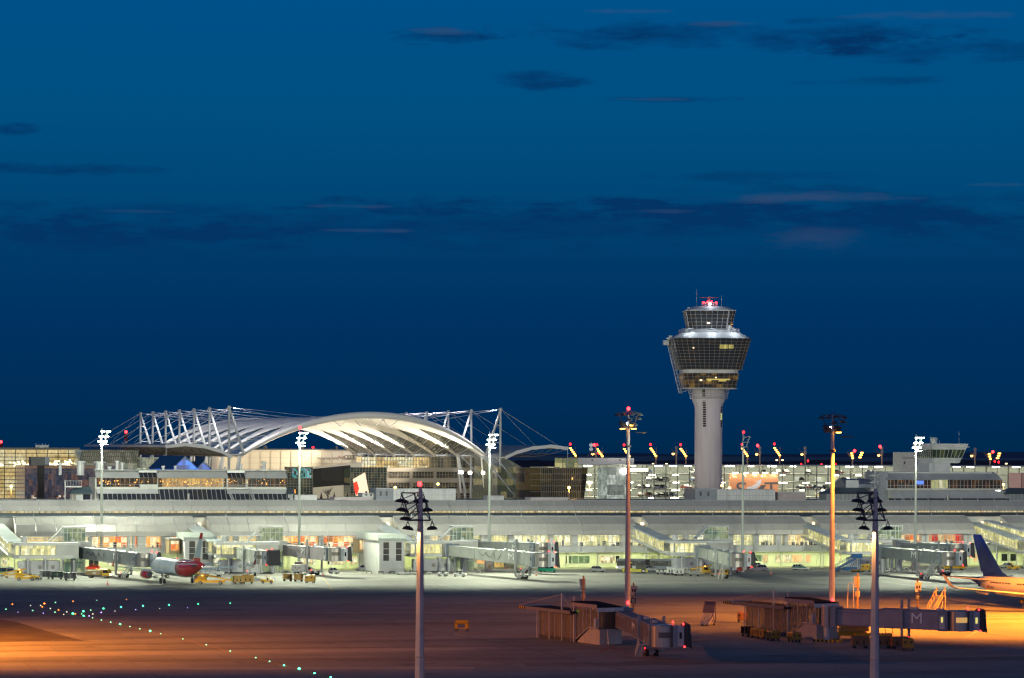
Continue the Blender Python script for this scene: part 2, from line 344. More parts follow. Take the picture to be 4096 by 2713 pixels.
# gallery slab and fascia
MB().box((s_lo, -5.4, 4.2), (s_hi, 3.0, 4.55)).box((s_lo, -5.4, 4.55), (s_hi, -5.15, 5.75)).build('gallery_fascia', white, tm)
mb = MB()
s = s_lo
while s < s_hi:
    mb.box((s, -5.75, 4.3), (s+.25, -5.42, 6.1)); mb.tube((s+.1, -5.3, 5.75), (s+.1, -5.3, 6.75), .05, n=4); s += 7
mb.tube((s_lo, -5.3, 6.75), (s_hi, -5.3, 6.75), .07, n=4); mb.tube((s_lo, -5.3, 6.25), (s_hi, -5.3, 6.25), .04, n=4)
mb.build('gallery_railing', white, tm)
# lower slanted glazing by bay, each with ribs
prof = [(-1.3, 8.7), (-.9, 9.9), (.9, 11.6), (6.2, 13.5)]
segs = [(gaps[i][1], gaps[i+1][0]) for i in range(5)]+[(gaps[5][1], s_hi)]
for (a, c) in segs:
    o = MB().loft([[(a, d, z) for d, z in prof], [(c, d, z) for d, z in prof]], caps=False, closed=False).build('lower_glazing', glazing, tm)
    r = MB(); n = max(2, round((c-a)/5.05)); 
    for i in range(n+1):
        x = a+(c-a)*i/n
        for (d0, z0), (d1, z1) in zip(prof, prof[1:]): r.tube((x, d0-.08, z0+.08), (x, d1-.08, z1+.08), .09, n=4)
        if i < n:
            for q in (.33, .66):
                xx = x+(c-a)/n*q
                for (d0, z0), (d1, z1) in zip(prof, prof[1:]): r.tube((xx, d0-.03, z0+.03), (xx, d1-.03, z1+.03), .03, n=3)
        if i % 3 == 1: r.tube((x, 6.1, 13.5), (x, 6.1, 14.3), .09, n=4)
    r.tube((a, 6.2, 13.62), (c, 6.2, 13.62), .12, n=4); r.tube((a, -1.35, 8.75), (c, -1.35, 8.75), .1, n=4)
    r.build('glazing_ribs', lgrey, o)
    e = MB()
    for x in (a, c): e.quad((x, -1.3, 8.7), (x, -.9, 9.9), (x, .9, 11.6), (x, 6.2, 13.5), (x, 6.2, 8.7))
    e.build('glazing_end', offwhite, o)
# walls in the gaps
MB().box((s_lo, 6.4, 8.75), (s_hi, 8, 13.35)).build('recess_wall', offwhite, tm)
MB().quad((s_lo, 6.2, 13.45), (s_hi, 6.2, 13.45), (s_hi, 22, 14.15), (s_lo, 22, 14.15)).build('corrugated_roof', roofm, tm)
glowstrip = lit('clerestory_glow', [(1, .78, .35), (.9, .78, .45), (1, .85, .45), (.8, .7, .4)], .85, 1.9, 2, detail=.5)
MB().box((s_lo, 22.0, 14.2), (s_hi, 22.3, 14.62)).build('clerestory_strip', glowstrip, tm)
mb = MB(); s = s_lo
while s < s_hi: mb.box((s, 21.8, 14.15), (s+.12, 22.0, 14.66)); s += 1.9
mb.build('clerestory_mullions', dgrey, tm)
pu = [(22.0, 14.68), (23.0, 15.9), (25.3, 17.35)]
o = MB().loft([[(s_lo, d, z) for d, z in pu], [(s_hi, d, z) for d, z in pu]], caps=False, closed=False).build('upper_glazing', glazing_up, tm)
r = MB(); s = onT(0, 2020, 24).x-20
while s < s_hi:
    for (d0, z0), (d1, z1) in zip(pu, pu[1:]): r.tube((s, d0-.08, z0+.06), (s, d1-.08, z1+.06), .09, n=4)
    for (d0, z0), (d1, z1) in zip(pu, pu[1:]): r.tube((s+2.5, d0-.02, z0+.03), (s+2.5, d1-.02, z1+.03), .025, n=3)
    r.tube((s, 25.3, 17.3), (s, 25.3, 17.75), .06, n=4); s += 5.03
r.tube((s_lo, 25.3, 17.5), (s_hi, 25.3, 17.5), .10, n=4); r.build('upper_glazing_ribs', lgrey, o)
MB().box((s_lo, 25.35, 12), (s_hi, 62, 17.3)).build('roof_deck', P('roof_deck', (.25, .26, .27), .8), tm)
# window strips (lit concourse) : pieces by photo column with their own room colour
cream = [(1, .78, .34), (.95, .68, .26), (1, .90, .50), (.8, .62, .28), (1, .84, .42), (.65, .48, .2)]
hot = [(1, .62, .22), (1, .42, .08), (1, .88, .5), (.9, .2, .04), (1, .75, .35), (.45, .16, .05)]
pale = [(.95, .88, .42), (1, .94, .55), (.8, .76, .36), (1, 1, .7), (.58, .58, .26), (.9, .8, .36)]
redroom = [(.95, .07, .04), (1, .78, .35), (.9, .10, .05), (1, .5, .2), (.85, .05, .04)]
lit_cream = lit('concourse_cream', cream, 1.3, 1.3, 1.4, detail=.45); lit_hot = lit('concourse_orange', hot, 1.4, 1.5, 1.4, detail=.45)
lit_pale = lit('concourse_pale', pale, 1.3, 1.1, 1.4, detail=.45); lit_red = lit('concourse_red', redroom, .9, 1.7, 9, detail=.5)
strips = [(-250, 60, 'c'), (60, 358, 'c'), (358, 675, 'h'), (675, 840, 'h'), (840, 1145, 'c'), (1145, 1400, 'h'), (1400, 1500, 'h'), (1500, 1900, 'c'), (1900, 2100, 'p'), (2100, 2540, 'p'), (2540, 2900, 'p'), (2900, 3100, 'p'), (3100, 3250, 'c'), (3250, 3600, 'p'), (3600, 3690, 'h'), (3690, 3870, 'r'), (3870, 4500, 'p')]
mm = {'c': lit_cream, 'h': lit_hot, 'p': lit_pale, 'r': lit_red}
fur = MB(); rail = MB()
for u0, u1, k in strips:
    a = onT(u0, 2165, 0).x; c = onT(u1, 2165, 0).x
    MB().box((a, 2.0, 5.8), (c, 2.6, 8.65)).build('concourse_window', mm[k], tm)
s = s_lo
while s < s_hi:
    rail.box((s, -.62, 5.7), (s+.09, -.5, 8.7))
    if random.random() < .22: rail.box((s, -.6, 5.7), (s+.7+random.random(), 1.5, 8.7))
    if random.random() < .55:
        h = random.uniform(.4, 1.5); fur.box((s+.2, .6, 5.75), (s+.2+random.uniform(.3, 1.0), 1.2, 5.75+h))
    s += 1.25
rail.box((s_lo, -.62, 5.6), (s_hi, -.45, 5.8)).box((s_lo, -.62, 8.15), (s_hi, -.5, 8.25)); rail.build('window_mullions', white, tm)
fur.build('lounge_furniture', P('dark_furniture', (.06, .05, .045), .7), tm)['kind'] = 'stuff'
MB().quad((s_lo, -.4, 5.76), (s_hi, -.4, 5.76), (s_hi, 3, 5.76), (s_lo, 3, 5.76)).build('concourse_floor', lgrey, tm)
# ground floor windows & doors
gw = [(2262, 2286, 'd'), (2268, 2358, 'g'), (2396, 2460, 'w'), (2462, 2478, 'd'), (1977, 2015, 'y'), (1905, 1940, 'o'), (1310, 1360, 'd'), (1318, 1375, 'w'), (1230, 1262, 'w'), (1206, 1228, 'w'), (1400, 1450, 'w'), (1462, 1482, 'w'), (10, 36, 'w'), (195, 214, 'w'), (355, 395, 'd'), (430, 500, 'w'), (848, 880, 'w'), (3000, 3070, 'g'), (3050, 3070, 'o'), (3101, 3162, 'w'), (3166, 3210, 'o'), (3217, 3243, 'o'), (3355, 3365, 'w'), (3845, 3868, 'g'), (3893, 3908, 'o'), (3949, 3970, 'w'), (4005, 4030, 'd'), (4040, 4066, 'd'), (3515, 3530, 'g'), (3745, 3765, 'g'), (3615, 3640, 'w'), (2700, 2790, 'p'), (2580, 2690, 'p')]
lg = {'w': lit('office_window_warm', [(1, .82, .45), (.9, .75, .4), (1, .95, .7), (.5, .42, .22)], 1.1, .8, .9, detail=.6),
      'g': lit('office_window_green', [(.12, .24, .10), (.2, .34, .15), (.08, .16, .08), (.3, .42, .2)], .9, 1.4, 5, detail=.5),
      'o': lit('office_window_orange', [(1, .55, .2), (1, .66, .3), (.9, .5, .22)], 1.1, 1.5, 3, detail=.3),
      'y': lit('gate_door_yellow', [(.95, .62, .18), (.9, .66, .25), (.7, .45, .12)], 1.0, 1.0, 1, detail=.5),
      'p': lit('bus_gate_window', [(.5, .56, .2), (.7, .75, .3), (.4, .45, .18)], .8, 2.4, 2, detail=.5), 'd': dark}
for u0, u1, k in gw:
    a = onT(u0, 2240, 0).x; c = onT(u1, 2240, 0).x
    z0 = .2 if k in 'yp' else 1.15; z1 = 3.1
    o = MB().box((a, -.06, z0), (c, .02, z1)).build('ground_floor_window', lg[k], tm)
    fr = MB(); nb = max(1, round((c-a)/1.6))
    for i in range(nb+1): x = a+(c-a)*i/nb; fr.box((x-.05, -.12, z0-.05), (x+.05, -.062, z1+.05))
    fr.box((a, -.12, z1), (c, -.062, z1+.08)).box((a, -.12, z0-.08), (c, -.062, z0)); fr.build('window_frame', white, o)
s = s_lo
while s < s_hi: MB().box((s, -.35, 0), (s+.55, -.13, 4.2)).build('pilaster', offwhite, tm); s += 15.1
s = s_lo
while s < s_hi: MB().tube((s+3, -4.4, 0), (s+3, -4.4, 4.2), .16, n=6).build('column', offwhite, tm); s += 21.3
MB().box((s_lo, -2.2, 0.0), (s_hi, -.001, .12)).build('plinth_kerb', P('concrete_kerb', (.4, .4, .36), .8), tm)
for u in (160, 660, 1250, 1700, 2280, 2540, 3050, 3240, 3420, 3950):      # canopy strip lamps
    p = onT(u, 2240, -2.6)
    o = MB().box((p.x-5, -2.7, 4.10), (p.x+5, -2.5, 4.18)).build('canopy_lamp', glow('canopy_tube', (.85, 1, .5), 6), tm)
for u in (100, 500, 900, 1300, 1700, 2280, 2500, 3050, 3240, 3450, 3950, 2760):
    p = onT(u, 2240, -3.2)
    lamp('canopy_light', 'AREA', (p.x, -3.2, 3.95), 1100, (.90, 1, .32), parent=tm, shape='RECTANGLE', size=26, size_y=.6)
for u in (805, 1560, 2575, 3262, 3935, 4015):
    p = onT(u-8, 2086, 5.5); MB().box((p.x-.35, 5.0, 11.2), (p.x+.35, 5.3, 11.9)).build('recess_lamp', warmlamp, tm)

# ------------------------------------------------ gate nodes (stair corridor, glass bay, lift tower)
litnode = lit('gate_room', [(.95, .88, .36), (1, .93, .45), (.8, .74, .3), (1, 1, .65), (.6, .58, .25)], 1.2, .9, 1.6, detail=.4)
littower = lit('lift_tower_glass', [(.36, .50, .28), (.5, .62, .3), (.2, .34, .22), (.65, .75, .4)], .6, 1.4, 1.3, detail=.6)
boxm = P('service_box_paint', (.46, .47, .52), .4, scale=.4)
def gate_node(uf, vbase_u, label, seed):
    """uf = photo column of the bay's front left edge; front face at d=-25"""
    random.seed(seed)
    s0 = onT(uf, 2190, -25).x; D0 = -25.0
    t = Tthing('gate_building', label, 'building', 'gate buildings in front of the pier')
    Lb = 14.6
    # bay: floor box, windows, roof
    MB().prismz([(s0-1.1, D0+1.2), (s0, D0), (s0+Lb, D0), (s0+Lb, D0+6.5), (s0-1.1, D0+6.5)], 3.9, 4.75).build('bay_floor', white, t)
    MB().prismz([(s0-1.3, D0+1.1), (s0-.1, D0-.2), (s0+Lb+.4, D0-.2), (s0+Lb+.4, D0+6.7), (s0-1.3, D0+6.7)], 7.15, 7.85).build('bay_roof', white, t)
    w = MB().box((s0+.6, D0+1.5, 4.8), (s0+9.0, D0+1.7, 7.1)).box((s0-.75, D0+1.9, 4.8), (s0+.2, D0+2.1, 7.1)).build('bay_window', litnode, t)
    fr = MB()
    for i in range(8): x = s0+.05+i*1.28; fr.box((x-.05, D0+.02, 4.75), (x+.05, D0+.12, 7.15))
    fr.box((s0, D0+.02, 5.5), (s0+9, D0+.08, 5.58)); fr.tube((s0-.95, D0+1.25, 4.75), (s0-.95, D0+1.25, 7.15), .06).tube((s0, D0+.05, 4.75), (s0, D0+.05, 7.15), .1)
    fr.build('window_frame', white, w)
    MB().box((s0+9.1, D0+.05, 4.75), (s0+Lb, D0+5.5, 7.15)).build('bay_wall', offwhite, t)
    # railing on the roof and roof box
    rl = MB(); k = 0
    pts = [(s0+2.2, D0+5.9, 8.0), (s0+6, D0+4.6, 8.0), (s0+11.5, D0+4.2, 8.0)]
    for (a, c) in zip(pts, pts[1:]):
        for q in range(7):
            p = Vector(a).lerp(Vector(c), q/7); rl.tube(p, p+Vector((0, 0, 1.25)), .05, n=4)
        rl.tube(Vector(a)+Vector((0, 0, 1.25)), Vector(c)+Vector((0, 0, 1.25)), .07, n=4); rl.tube(Vector(a)+Vector((0, 0, .65)), Vector(c)+Vector((0, 0, .65)), .04, n=4)
    rl.build('roof_railing', white, t)
    MB().lathe([(.8, 7.86), (.8, 9.2), (.7, 9.3)], (s0+1.6, D0+5.0, 0), 10).build('roof_vent', white, t)
    # walkway back to the terminal behind the bay
    MB().box((s0+4, D0+6.6, 5.4), (s0+Lb+3.5, D0+9, 7.9)).build('link_corridor', offwhite, t)
    # sloping stair corridor from terminal (d 5, z 9) to the bay
    a = Vector((s0-3.0, 6.0, 8.9)); c = Vector((s0-.6, D0+4.5, 5.0))
    d = c-a; w2 = 1.75; Hh = 2.7
    fl = MB(); fl.loft([[(q.x-w2, q.y, q.z-.6), (q.x+w2, q.y, q.z-.6), (q.x+w2, q.y, q.z), (q.x-w2, q.y, q.z)] for q in (a, c)]); fl.build('stair_floor', white, t)
    rf = MB()
    rf.loft([[(q.x-w2-.15, q.y, q.z+Hh), (q.x+w2+.15, q.y, q.z+Hh), (q.x+w2+.15, q.y, q.z+Hh+.28), (q.x-w2-.15, q.y, q.z+Hh+.28)] for q in (a, c)]); rf.build('stair_roof', corr('stair_roof_sheet', (.50, .56, .58), 1.1, ax=1), t)
    gl = MB(); gl.loft([[(q.x-w2+.7, q.y, q.z), (q.x-w2+.75, q.y, q.z+Hh)] for q in (a, c)], caps=False, closed=False)
    g1 = gl.build('stair_glass', lit('stair_glazing', [(.85, .78, .30), (1, .93, .45), (.55, .52, .2), (.75, .7, .28)], 1.1, 1.7, 1.5, detail=.55, axes=(1, 2)), t)
    sr = MB()
    for sgn in (-1, 1):
        for i in range(19):
            q = a.lerp(c, i/18); th_ = .11 if i % 4 == 0 else .045; sr.tube((q.x+sgn*w2, q.y, q.z-.3), (q.x+sgn*w2, q.y, q.z+Hh), th_, n=4)
        sr.tube((a.x+sgn*w2, a.y, a.z+1.0), (c.x+sgn*w2, c.y, c.z+1.0), .05, n=4)
        sr.tube((a.x+sgn*w2, a.y, a.z+Hh), (c.x+sgn*w2, c.y, c.z+Hh), .2, n=4); sr.tube((a.x+sgn*w2, a.y, a.z-.3), (c.x+sgn*w2, c.y, c.z-.3), .2, n=4)
    for q in (.25, .62):
        p = a.lerp(c, q); sr.tube((p.x-w2, p.y, 0), (p.x-w2, p.y, p.z-.5), .16); sr.tube((p.x+w2, p.y, 0), (p.x+w2, p.y, p.z-.5), .16)
    sr.build('stair_frame', white, t)
    # lift tower
    x0 = s0+Lb-3.0; y0 = D0+7.0
    MB().box((x0+.25, y0+.25, .1), (x0+5.4, y0+4.4, 11.1)).build('lift_tower_core', littower, t)
    tf = MB()
    for zz in (0, 2.6, 5.2, 7.9, 10.0, 11.3): tf.box((x0, y0, zz), (x0+5.6, y0+.18, zz+.18)); tf.box((x0, y0, zz), (x0+.18, y0+4.6, zz+.18))
    for xx in (0, .9, 2.2, 3.5, 4.4, 5.45): tf.box((x0+xx, y0-.002, 0), (x0+xx+.13, y0+.15, 11.4))
    tf.box((x0-.1, y0-.1, 11.4), (x0+5.7, y0+4.7, 11.6)); tf.box((x0+1.8, y0-.8, 0), (x0+2.7, y0-.1, 8.6))
    tf.loft([[(x0-3.4, y0+.3, 8.0), (x0-3.4, y0+3.6, 8.0)], [(x0, y0+.3, 11.4), (x0, y0+3.6, 11.4)]], caps=False, closed=False)
    tf.tube((x0-3.4, y0+.2, 8), (x0, y0+.2, 11.4), .12, n=4)
    tf.build('lift_tower_frame', white, t)
    # legs
    for xx in (2.2, 6.5, 10.6): MB().tube((s0+xx, D0+.9, 0), (s0+xx, D0+.9, 3.9), .28, n=8).box((s0+xx-.45, D0+.5, 3.5), (s0+xx+.45, D0+1.3, 3.9)).build('column', lgrey, t)
    MB().tube((s0+Lb-.8, D0+2.5, 0), (s0+Lb-.8, D0+2.5, 3.9), .45, n=10).build('column', lgrey, t)
    # service container under the bay
    sb = Tthing('service_container', label.split(',')[0].replace('white gate building', 'grey container with portholes under the gate building'), 'container', 'service containers under the gate buildings')
    p0, p1 = s0+1.2, s0+10.3
    body = MB().box((p0, D0+1.8, .25), (p1, D0+4.6, 3.2)).build('body', boxm, sb)
    for xx in (5.2, 8.4): MB().tube((s0+xx, D0+1.72, 1.75), (s0+xx, D0+1.80, 1.75), .52, n=14).build('porthole', P('porthole_metal', (.25, .23, .22), .4), sb)
    v2 = MB().prism([(p0-1.3, .25), (p0-1.3, 3.0), (p0-1.1, 3.25), (p0-.02, 3.25), (p0-.02, .25)], D0+1.7, D0+4.0).build('side_unit', P('side_unit_paint', (.6, .62, .64), .4), sb)
    tr = MB()
    for xx in (1.25, 10.25): tr.box((s0+xx-.08, D0+1.7, 0), (s0+xx+.08, D0+1.79, 3.25))
    tr.box((p0, D0+1.7, 3.2), (p1, D0+4.6, 3.35)); tr.tube((s0+6, D0+1.76, .8), (s0+7.7, D0+1.76, 2.7), .025, n=3).tube((s0+6, D0+1.76, 2.7), (s0+7.7, D0+1.76, .8), .025, n=3); tr.build('trim', lgrey, sb)
    return s0
nodes = []
for i, (u, lab) in enumerate(((78, 'white gate building at the far left, with glass bay and stair corridor'), (884, 'white gate building beside the red-tailed airliner, with glass bay and stair corridor'),
        (1662, 'white gate building behind the left near lamp mast, with glass bay and stair corridor'), (2700, 'white gate building right of the articulated bus, with glass bay and stair corridor'),
        (3407, 'white gate building behind the right near lamp mast, with glass bay and stair corridor'), (4120, 'white gate building cut by the right photo edge, with long glazed stair corridor'))):
    nodes.append(gate_node(u, 0, lab, 11+i))
# second descending corridor at right edge
t = Tthing('glazed_footbridge', 'white glazed footbridge sloping down at the right photo edge beyond the blue tail', 'footbridge')
a = onT(3950, 2092, 2); c = onT(4085, 2140, -16)
a = Vector((a.x, 2, 9.4)); c = Vector((c.x+3, -20, 6.4))
MB().loft([[(q.x-1.6, q.y, q.z+2.7), (q.x+1.6, q.y, q.z+2.7), (q.x+1.6, q.y, q.z+3), (q.x-1.6, q.y, q.z+3)] for q in (a, c)]).loft([[(q.x-1.6, q.y, q.z-.5), (q.x+1.6, q.y, q.z-.5), (q.x+1.6, q.y, q.z), (q.x-1.6, q.y, q.z)] for q in (a, c)]).build('deck_and_roof', white, t)
MB().loft([[(q.x-1.2, q.y, q.z), (q.x-1.2, q.y, q.z+2.7)] for q in (a, c)], caps=False, closed=False).build('glazing', MATS['stair_glazing'], t)
mb = MB()
for i in range(14): q = a.lerp(c, i/13); mb.tube((q.x-1.6, q.y, q.z), (q.x-1.6, q.y, q.z+2.7), .06, n=4)
for i in (4, 9, 13): q = a.lerp(c, i/13); mb.tube((q.x-1.6, q.y, 0), (q.x-1.6, q.y, q.z-.5), .15, n=6)
mb.build('frame', white, t)

# ------------------------------------------------ grey stair towers with tall windows, tan cabins
def stair_block(uL, uF, uR, vb, label):
    pF = onG(uF, vb); tF = toT(pF); d = tF.y; s0 = tF.x; s1 = onT(uR, vb-50, d).x
    t = Tthing('stair_block', label, 'building', 'grey stair blocks on the apron edge')
    dep = -4.6-d
    MB().box((s0, d, 0), (s1, d+dep, 8.4)).build('wall', cladm, t)
    MB().prismx([(d-.4, 8.2), (d-.25, 8.9), (d+2, 9.9), (d+dep, 9.9), (d+dep, 8.2)], s0-.4, s1+.4).build('roof', P('pale_roof', (.42, .47, .45), .5), t)
    for q in (.22, .72):
        x = s0+(s1-s0)*q-.45; w = MB().box((x, d-.05, 3.1), (x+1.5, d+.02, 8.0)).build('window', lit('stair_window', [(.02, .02, .025), (.03, .02, .02), (.015, .015, .02), (.05, .03, .02)], .7, 3, 1.4, detail=.5), t)
        fr = MB()
        for zz in (3.1, 4.75, 6.2, 7.9): fr.box((x, d-.12, zz), (x+1.5, d-.052, zz+.09))
        fr.box((x-.08, d-.12, 3.1), (x, d-.01, 8)).box((x+1.5, d-.12, 3.1), (x+1.58, d-.01, 8)); fr.build('window_frame', white, w)
    return s0, s1, d
stair_block(1490, 1517, 1618, 2295, 'grey stair block with two tall windows left of the near lamp mast')
stair_block(722, 740, 846, 2290, 'grey stair block with two tall windows behind the red aircraft tail')
tan = P('tan_louvre_cladding', (.36, .27, .15), .6); 
def cabin(u0, u1, label):
    t = Tthing('raised_cabin', label, 'cabin', 'tan cabins raised on posts')
    a = onT(u0, 2180, -12).x; c = onT(u1, 2180, -12).x
    MB().box((a, -12, 4.6), (c, -6, 8.2)).build('wall', tan, t)
    MB().box((a-.3, -12.3, 8.2), (c+.1, -6, 8.5)).build('roof', lgrey, t)
    for i in range(4):
        x = a+.4+(c-a-.8)*(i+.2)/4; MB().box((x, -12.06, 5.4), (x+.45, -11.99, 7.8)).build('window', lit_hot, t)
    for x in (a+.6, c-.6): MB().tube((x, -11.5, 0), (x, -11.5, 4.6), .13).build('post', grey, t)
cabin(1431, 1488, 'tan louvred cabin on posts left of the middle grey stair block')
cabin(676, 720, 'tan louvred cabin on posts behind the aircraft fin')
# ================================================================== CONTROL TOWER
p = at(2832.4, 2000, 960); TX = p.x; tz = lambda v: HC+(1794-v)/12.8
t = thing('control_tower', 'tall pale control tower with dark glass cab and flared shaft, red beacons on top', 'control tower', (TX, 960, 0), math.radians(2))
conc = P('tower_concrete', (.70, .65, .66), .7, scale=.5, var=.10, stretch=(1.6, 1.6, .12))
for dx_, dy_, pw_ in ((-26, -46, 5000), (30, -40, 3000)):
    lp = (dx_, dy_, 19); lamp('tower_fill', 'SPOT', lp, pw_, (1, .76, .80), 1.0, t, rot=aim(lp, (0, 0, 44)), spot_size=math.radians(75), spot_blend=.8)  # added unseen fill spots that brighten the shaft
MB().lathe([(4.3, 0), (4.3, 44.2), (4.6, 45.8), (5.2, 47.3), (5.3, 50.7)], n=40).build('shaft', conc, t, smooth=True)
def cham(R, k=.72, n=3):
    """square plan with rounded corners: half width R"""
    pts = []
    for q in range(4):
        a0 = q*math.pi/2
        c = k; r = 1-c
        for j in range(n+1):
            a = a0+j*math.pi/2/n; cx = c*R*(1 if math.cos(a0+math.pi/4) > 0 else -1); cy = c*R*(1 if math.sin(a0+math.pi/4) > 0 else -1)
            pts.append((cx+r*R*math.cos(a), cy+r*R*math.sin(a)))
    return pts
def decks(parent, z0, r0, z1, r1, rows, cols, k, name, glassmat, n=3, thick=.10):
    A = cham(r0, k, n); B = cham(r1, k, n)
    g = MB().loft([[(x, y, z0) for x, y in A], [(x, y, z1) for x, y in B]]).build(name, glassmat, parent)
    fr = MB()
    def ptat(ring, sfrac):
        per = [math.dist(ring[i], ring[(i+1) % len(ring)]) for i in range(len(ring))]; T = sum(per); s_ = sfrac*T
        for i, l in enumerate(per):
            if s_ <= l: a = ring[i]; b2 = ring[(i+1) % len(ring)]; f = s_/l; return (a[0]+(b2[0]-a[0])*f, a[1]+(b2[1]-a[1])*f)
            s_ -= l
        return ring[0]
    for j in range(rows+1):
        f = j/rows; z = z0+(z1-z0)*f; R = [(a[0]+(b2[0]-a[0])*f, a[1]+(b2[1]-a[1])*f) for a, b2 in zip(A, B)]
        for i in range(len(R)): a = R[i]; b2 = R[(i+1) % len(R)]; fr.tube((a[0]*1.005, a[1]*1.005, z), (b2[0]*1.005, b2[1]*1.005, z), thick*.45, n=4)
    for i in range(cols):
        a = ptat(A, i/cols); b2 = ptat(B, i/cols); fr.tube((a[0]*1.005, a[1]*1.005, z0), (b2[0]*1.005, b2[1]*1.005, z1), thick*(1.8 if i % (cols//4) == 0 and n < 3 else .48), n=4)
    fr.build(name+'_mullions', P('mullion_grey', (.34, .32, .32), .5), g)
    return g
tglass = lit('tower_glass', [(.006, .007, .009), (.008, .008, .009), (.006, .008, .01), (.03, .018, .007), (.006, .006, .008), (.012, .01, .007)], .8, 2.3, 1.05, base=(.03, .035, .04), detail=.8, gloss=.06)
decks(t, tz(1322), 145/22.3, tz(1247), 172/22.3, 5, 32, .72, 'cab_glass', tglass, n=1, thick=.13)
MB().loft([[(x, y, tz(1247)) for x, y in cham(7.9, .72, 1)], [(x, y, tz(1244)) for x, y in cham(7.9, .72, 1)], [(x, y, tz(1230)) for x, y in cham(5.2, .72, 1)], [(x, y, tz(1228)) for x, y in cham(4.4, .72, 1)]]).build('cab_roof', white, t)
MB().loft([[(x, y, tz(1322)) for x, y in cham(6.9, .72, 1)], [(x, y, tz(1334)) for x, y in cham(7.4, .72, 1)]]).build('cab_base', white, t)
MB().loft([[(x, y, tz(1358)) for x, y in cham(12.5, .62)], [(x, y, tz(1356)) for x, y in cham(12.3, .62)], [(x, y, tz(1333)) for x, y in cham(9.1, .66)]]).build('deck_roof', white, t)
decks(t, tz(1480), 218/22.3, tz(1358), 276/22.3, 10, 52, .62, 'main_deck_glass', tglass)
MB().loft([[(x, y, tz(1496)) for x, y in cham(8.7, .62)], [(x, y, tz(1482)) for x, y in cham(8.7, .62)], [(x, y, tz(1480)) for x, y in cham(10.2, .62)]]).build('white_belt', white, t)
tglass2 = lit('tower_lower_glass', [(.010, .008, .006), (.10, .055, .012), (.02, .014, .008), (.20, .115, .02), (.012, .01, .008), (.05, .03, .01)], 1.0, 1.7, 1.3, base=(.03, .03, .03), detail=.75, gloss=.06)  # amber reflections painted in as emitting cells
decks(t, tz(1554), 178/22.3, tz(1496), 200/22.3, 4, 40, .62, 'lower_deck_glass', tglass2)
for dx_, dz_, pw_ in ((-7, tz(1318), 420), (0, tz(1318), 420), (7, tz(1318), 420), (0, tz(1210), 260)): lamp('deck_light', 'POINT', (dx_, -11.2 if dz_ < 73 else -6, dz_), pw_, (.80, .88, 1), .3, t)  # added unseen lamps that brighten the white roofs and rims
MB().loft([[(x, y, tz(1557)) for x, y in cham(8.5, .62)], [(x, y, tz(1554)) for x, y in cham(8.5, .62)]]).build('lower_deck_floor', white, t)
sc = MB()
for i in range(32):
    a = i/32*2*math.pi; sc.tube((6.5*math.cos(a), 6.5*math.sin(a), tz(1558)), (5.7*math.cos(a), 5.7*math.sin(a), tz(1597)), .06, n=4)
for v, r in ((1562, 6.45), (1575, 6.2), (1586, 5.95), (1594, 5.8)):
    for i in range(32):
        a = i/32*2*math.pi; a2 = (i+1)/32*2*math.pi; sc.tube((r*math.cos(a), r*math.sin(a), tz(v)), (r*math.cos(a2), r*math.sin(a2), tz(v)), .06 if v < 1590 else .16, n=4)
sc.build('maintenance_cage', lgrey, t)
# lit rooms
mb = MB().box((2.2, -12.1, tz(1400)), (4.7, -11.3, tz(1384))).box((5.0, -12.0, tz(1399)), (6.5, -11.2, tz(1384)))
mb.build('lit_office', lit('tower_office_light', [(.5, .42, .10), (.62, .52, .13), (.35, .3, .08)], .9, .6, 2, detail=.3), t)
MB().box((-1.5, -8.62, tz(1522)), (5.8, -8.2, tz(1518))).box((-1.2, -8.65, tz(1528)), (0, -8.2, tz(1524))).box((2.2, -8.6, tz(1528)), (4.6, -8.2, tz(1524))).build('lit_room', glow('tower_room_light', (.62, .48, .12), .8), t)
mb = MB().box((-3.6, -8.75, tz(1527)), (-2.9, -8.3, tz(1521))).box((1.1, -8.8, tz(1515)), (1.6, -8.3, tz(1511))).box((-6.2, -12.25, tz(1399)), (-5.7, -11.8, tz(1396)))
mb.box((-1.3, -7.3, tz(1299)), (-.5, -6.9, tz(1294))); mb.build('bright_lamp', glow('tower_lamp', (1, .75, .4), 2), t)
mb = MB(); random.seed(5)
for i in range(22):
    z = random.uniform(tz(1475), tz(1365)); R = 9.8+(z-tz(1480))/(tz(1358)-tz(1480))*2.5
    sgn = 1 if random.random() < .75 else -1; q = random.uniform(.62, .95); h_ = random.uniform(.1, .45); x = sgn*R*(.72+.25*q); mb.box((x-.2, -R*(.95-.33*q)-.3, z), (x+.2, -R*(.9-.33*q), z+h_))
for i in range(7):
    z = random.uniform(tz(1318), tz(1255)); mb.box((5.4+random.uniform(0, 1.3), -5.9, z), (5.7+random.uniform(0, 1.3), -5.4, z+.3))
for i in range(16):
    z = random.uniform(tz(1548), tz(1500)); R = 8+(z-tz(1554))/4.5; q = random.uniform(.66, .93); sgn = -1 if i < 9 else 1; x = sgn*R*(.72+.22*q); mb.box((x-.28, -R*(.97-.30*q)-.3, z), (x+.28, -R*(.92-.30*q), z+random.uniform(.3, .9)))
mb.build('painted_sodium_reflections', glow('amber_reflection', (.62, .30, .04), .5), t)  # glowing boxes painted as sodium light reflected in the glass
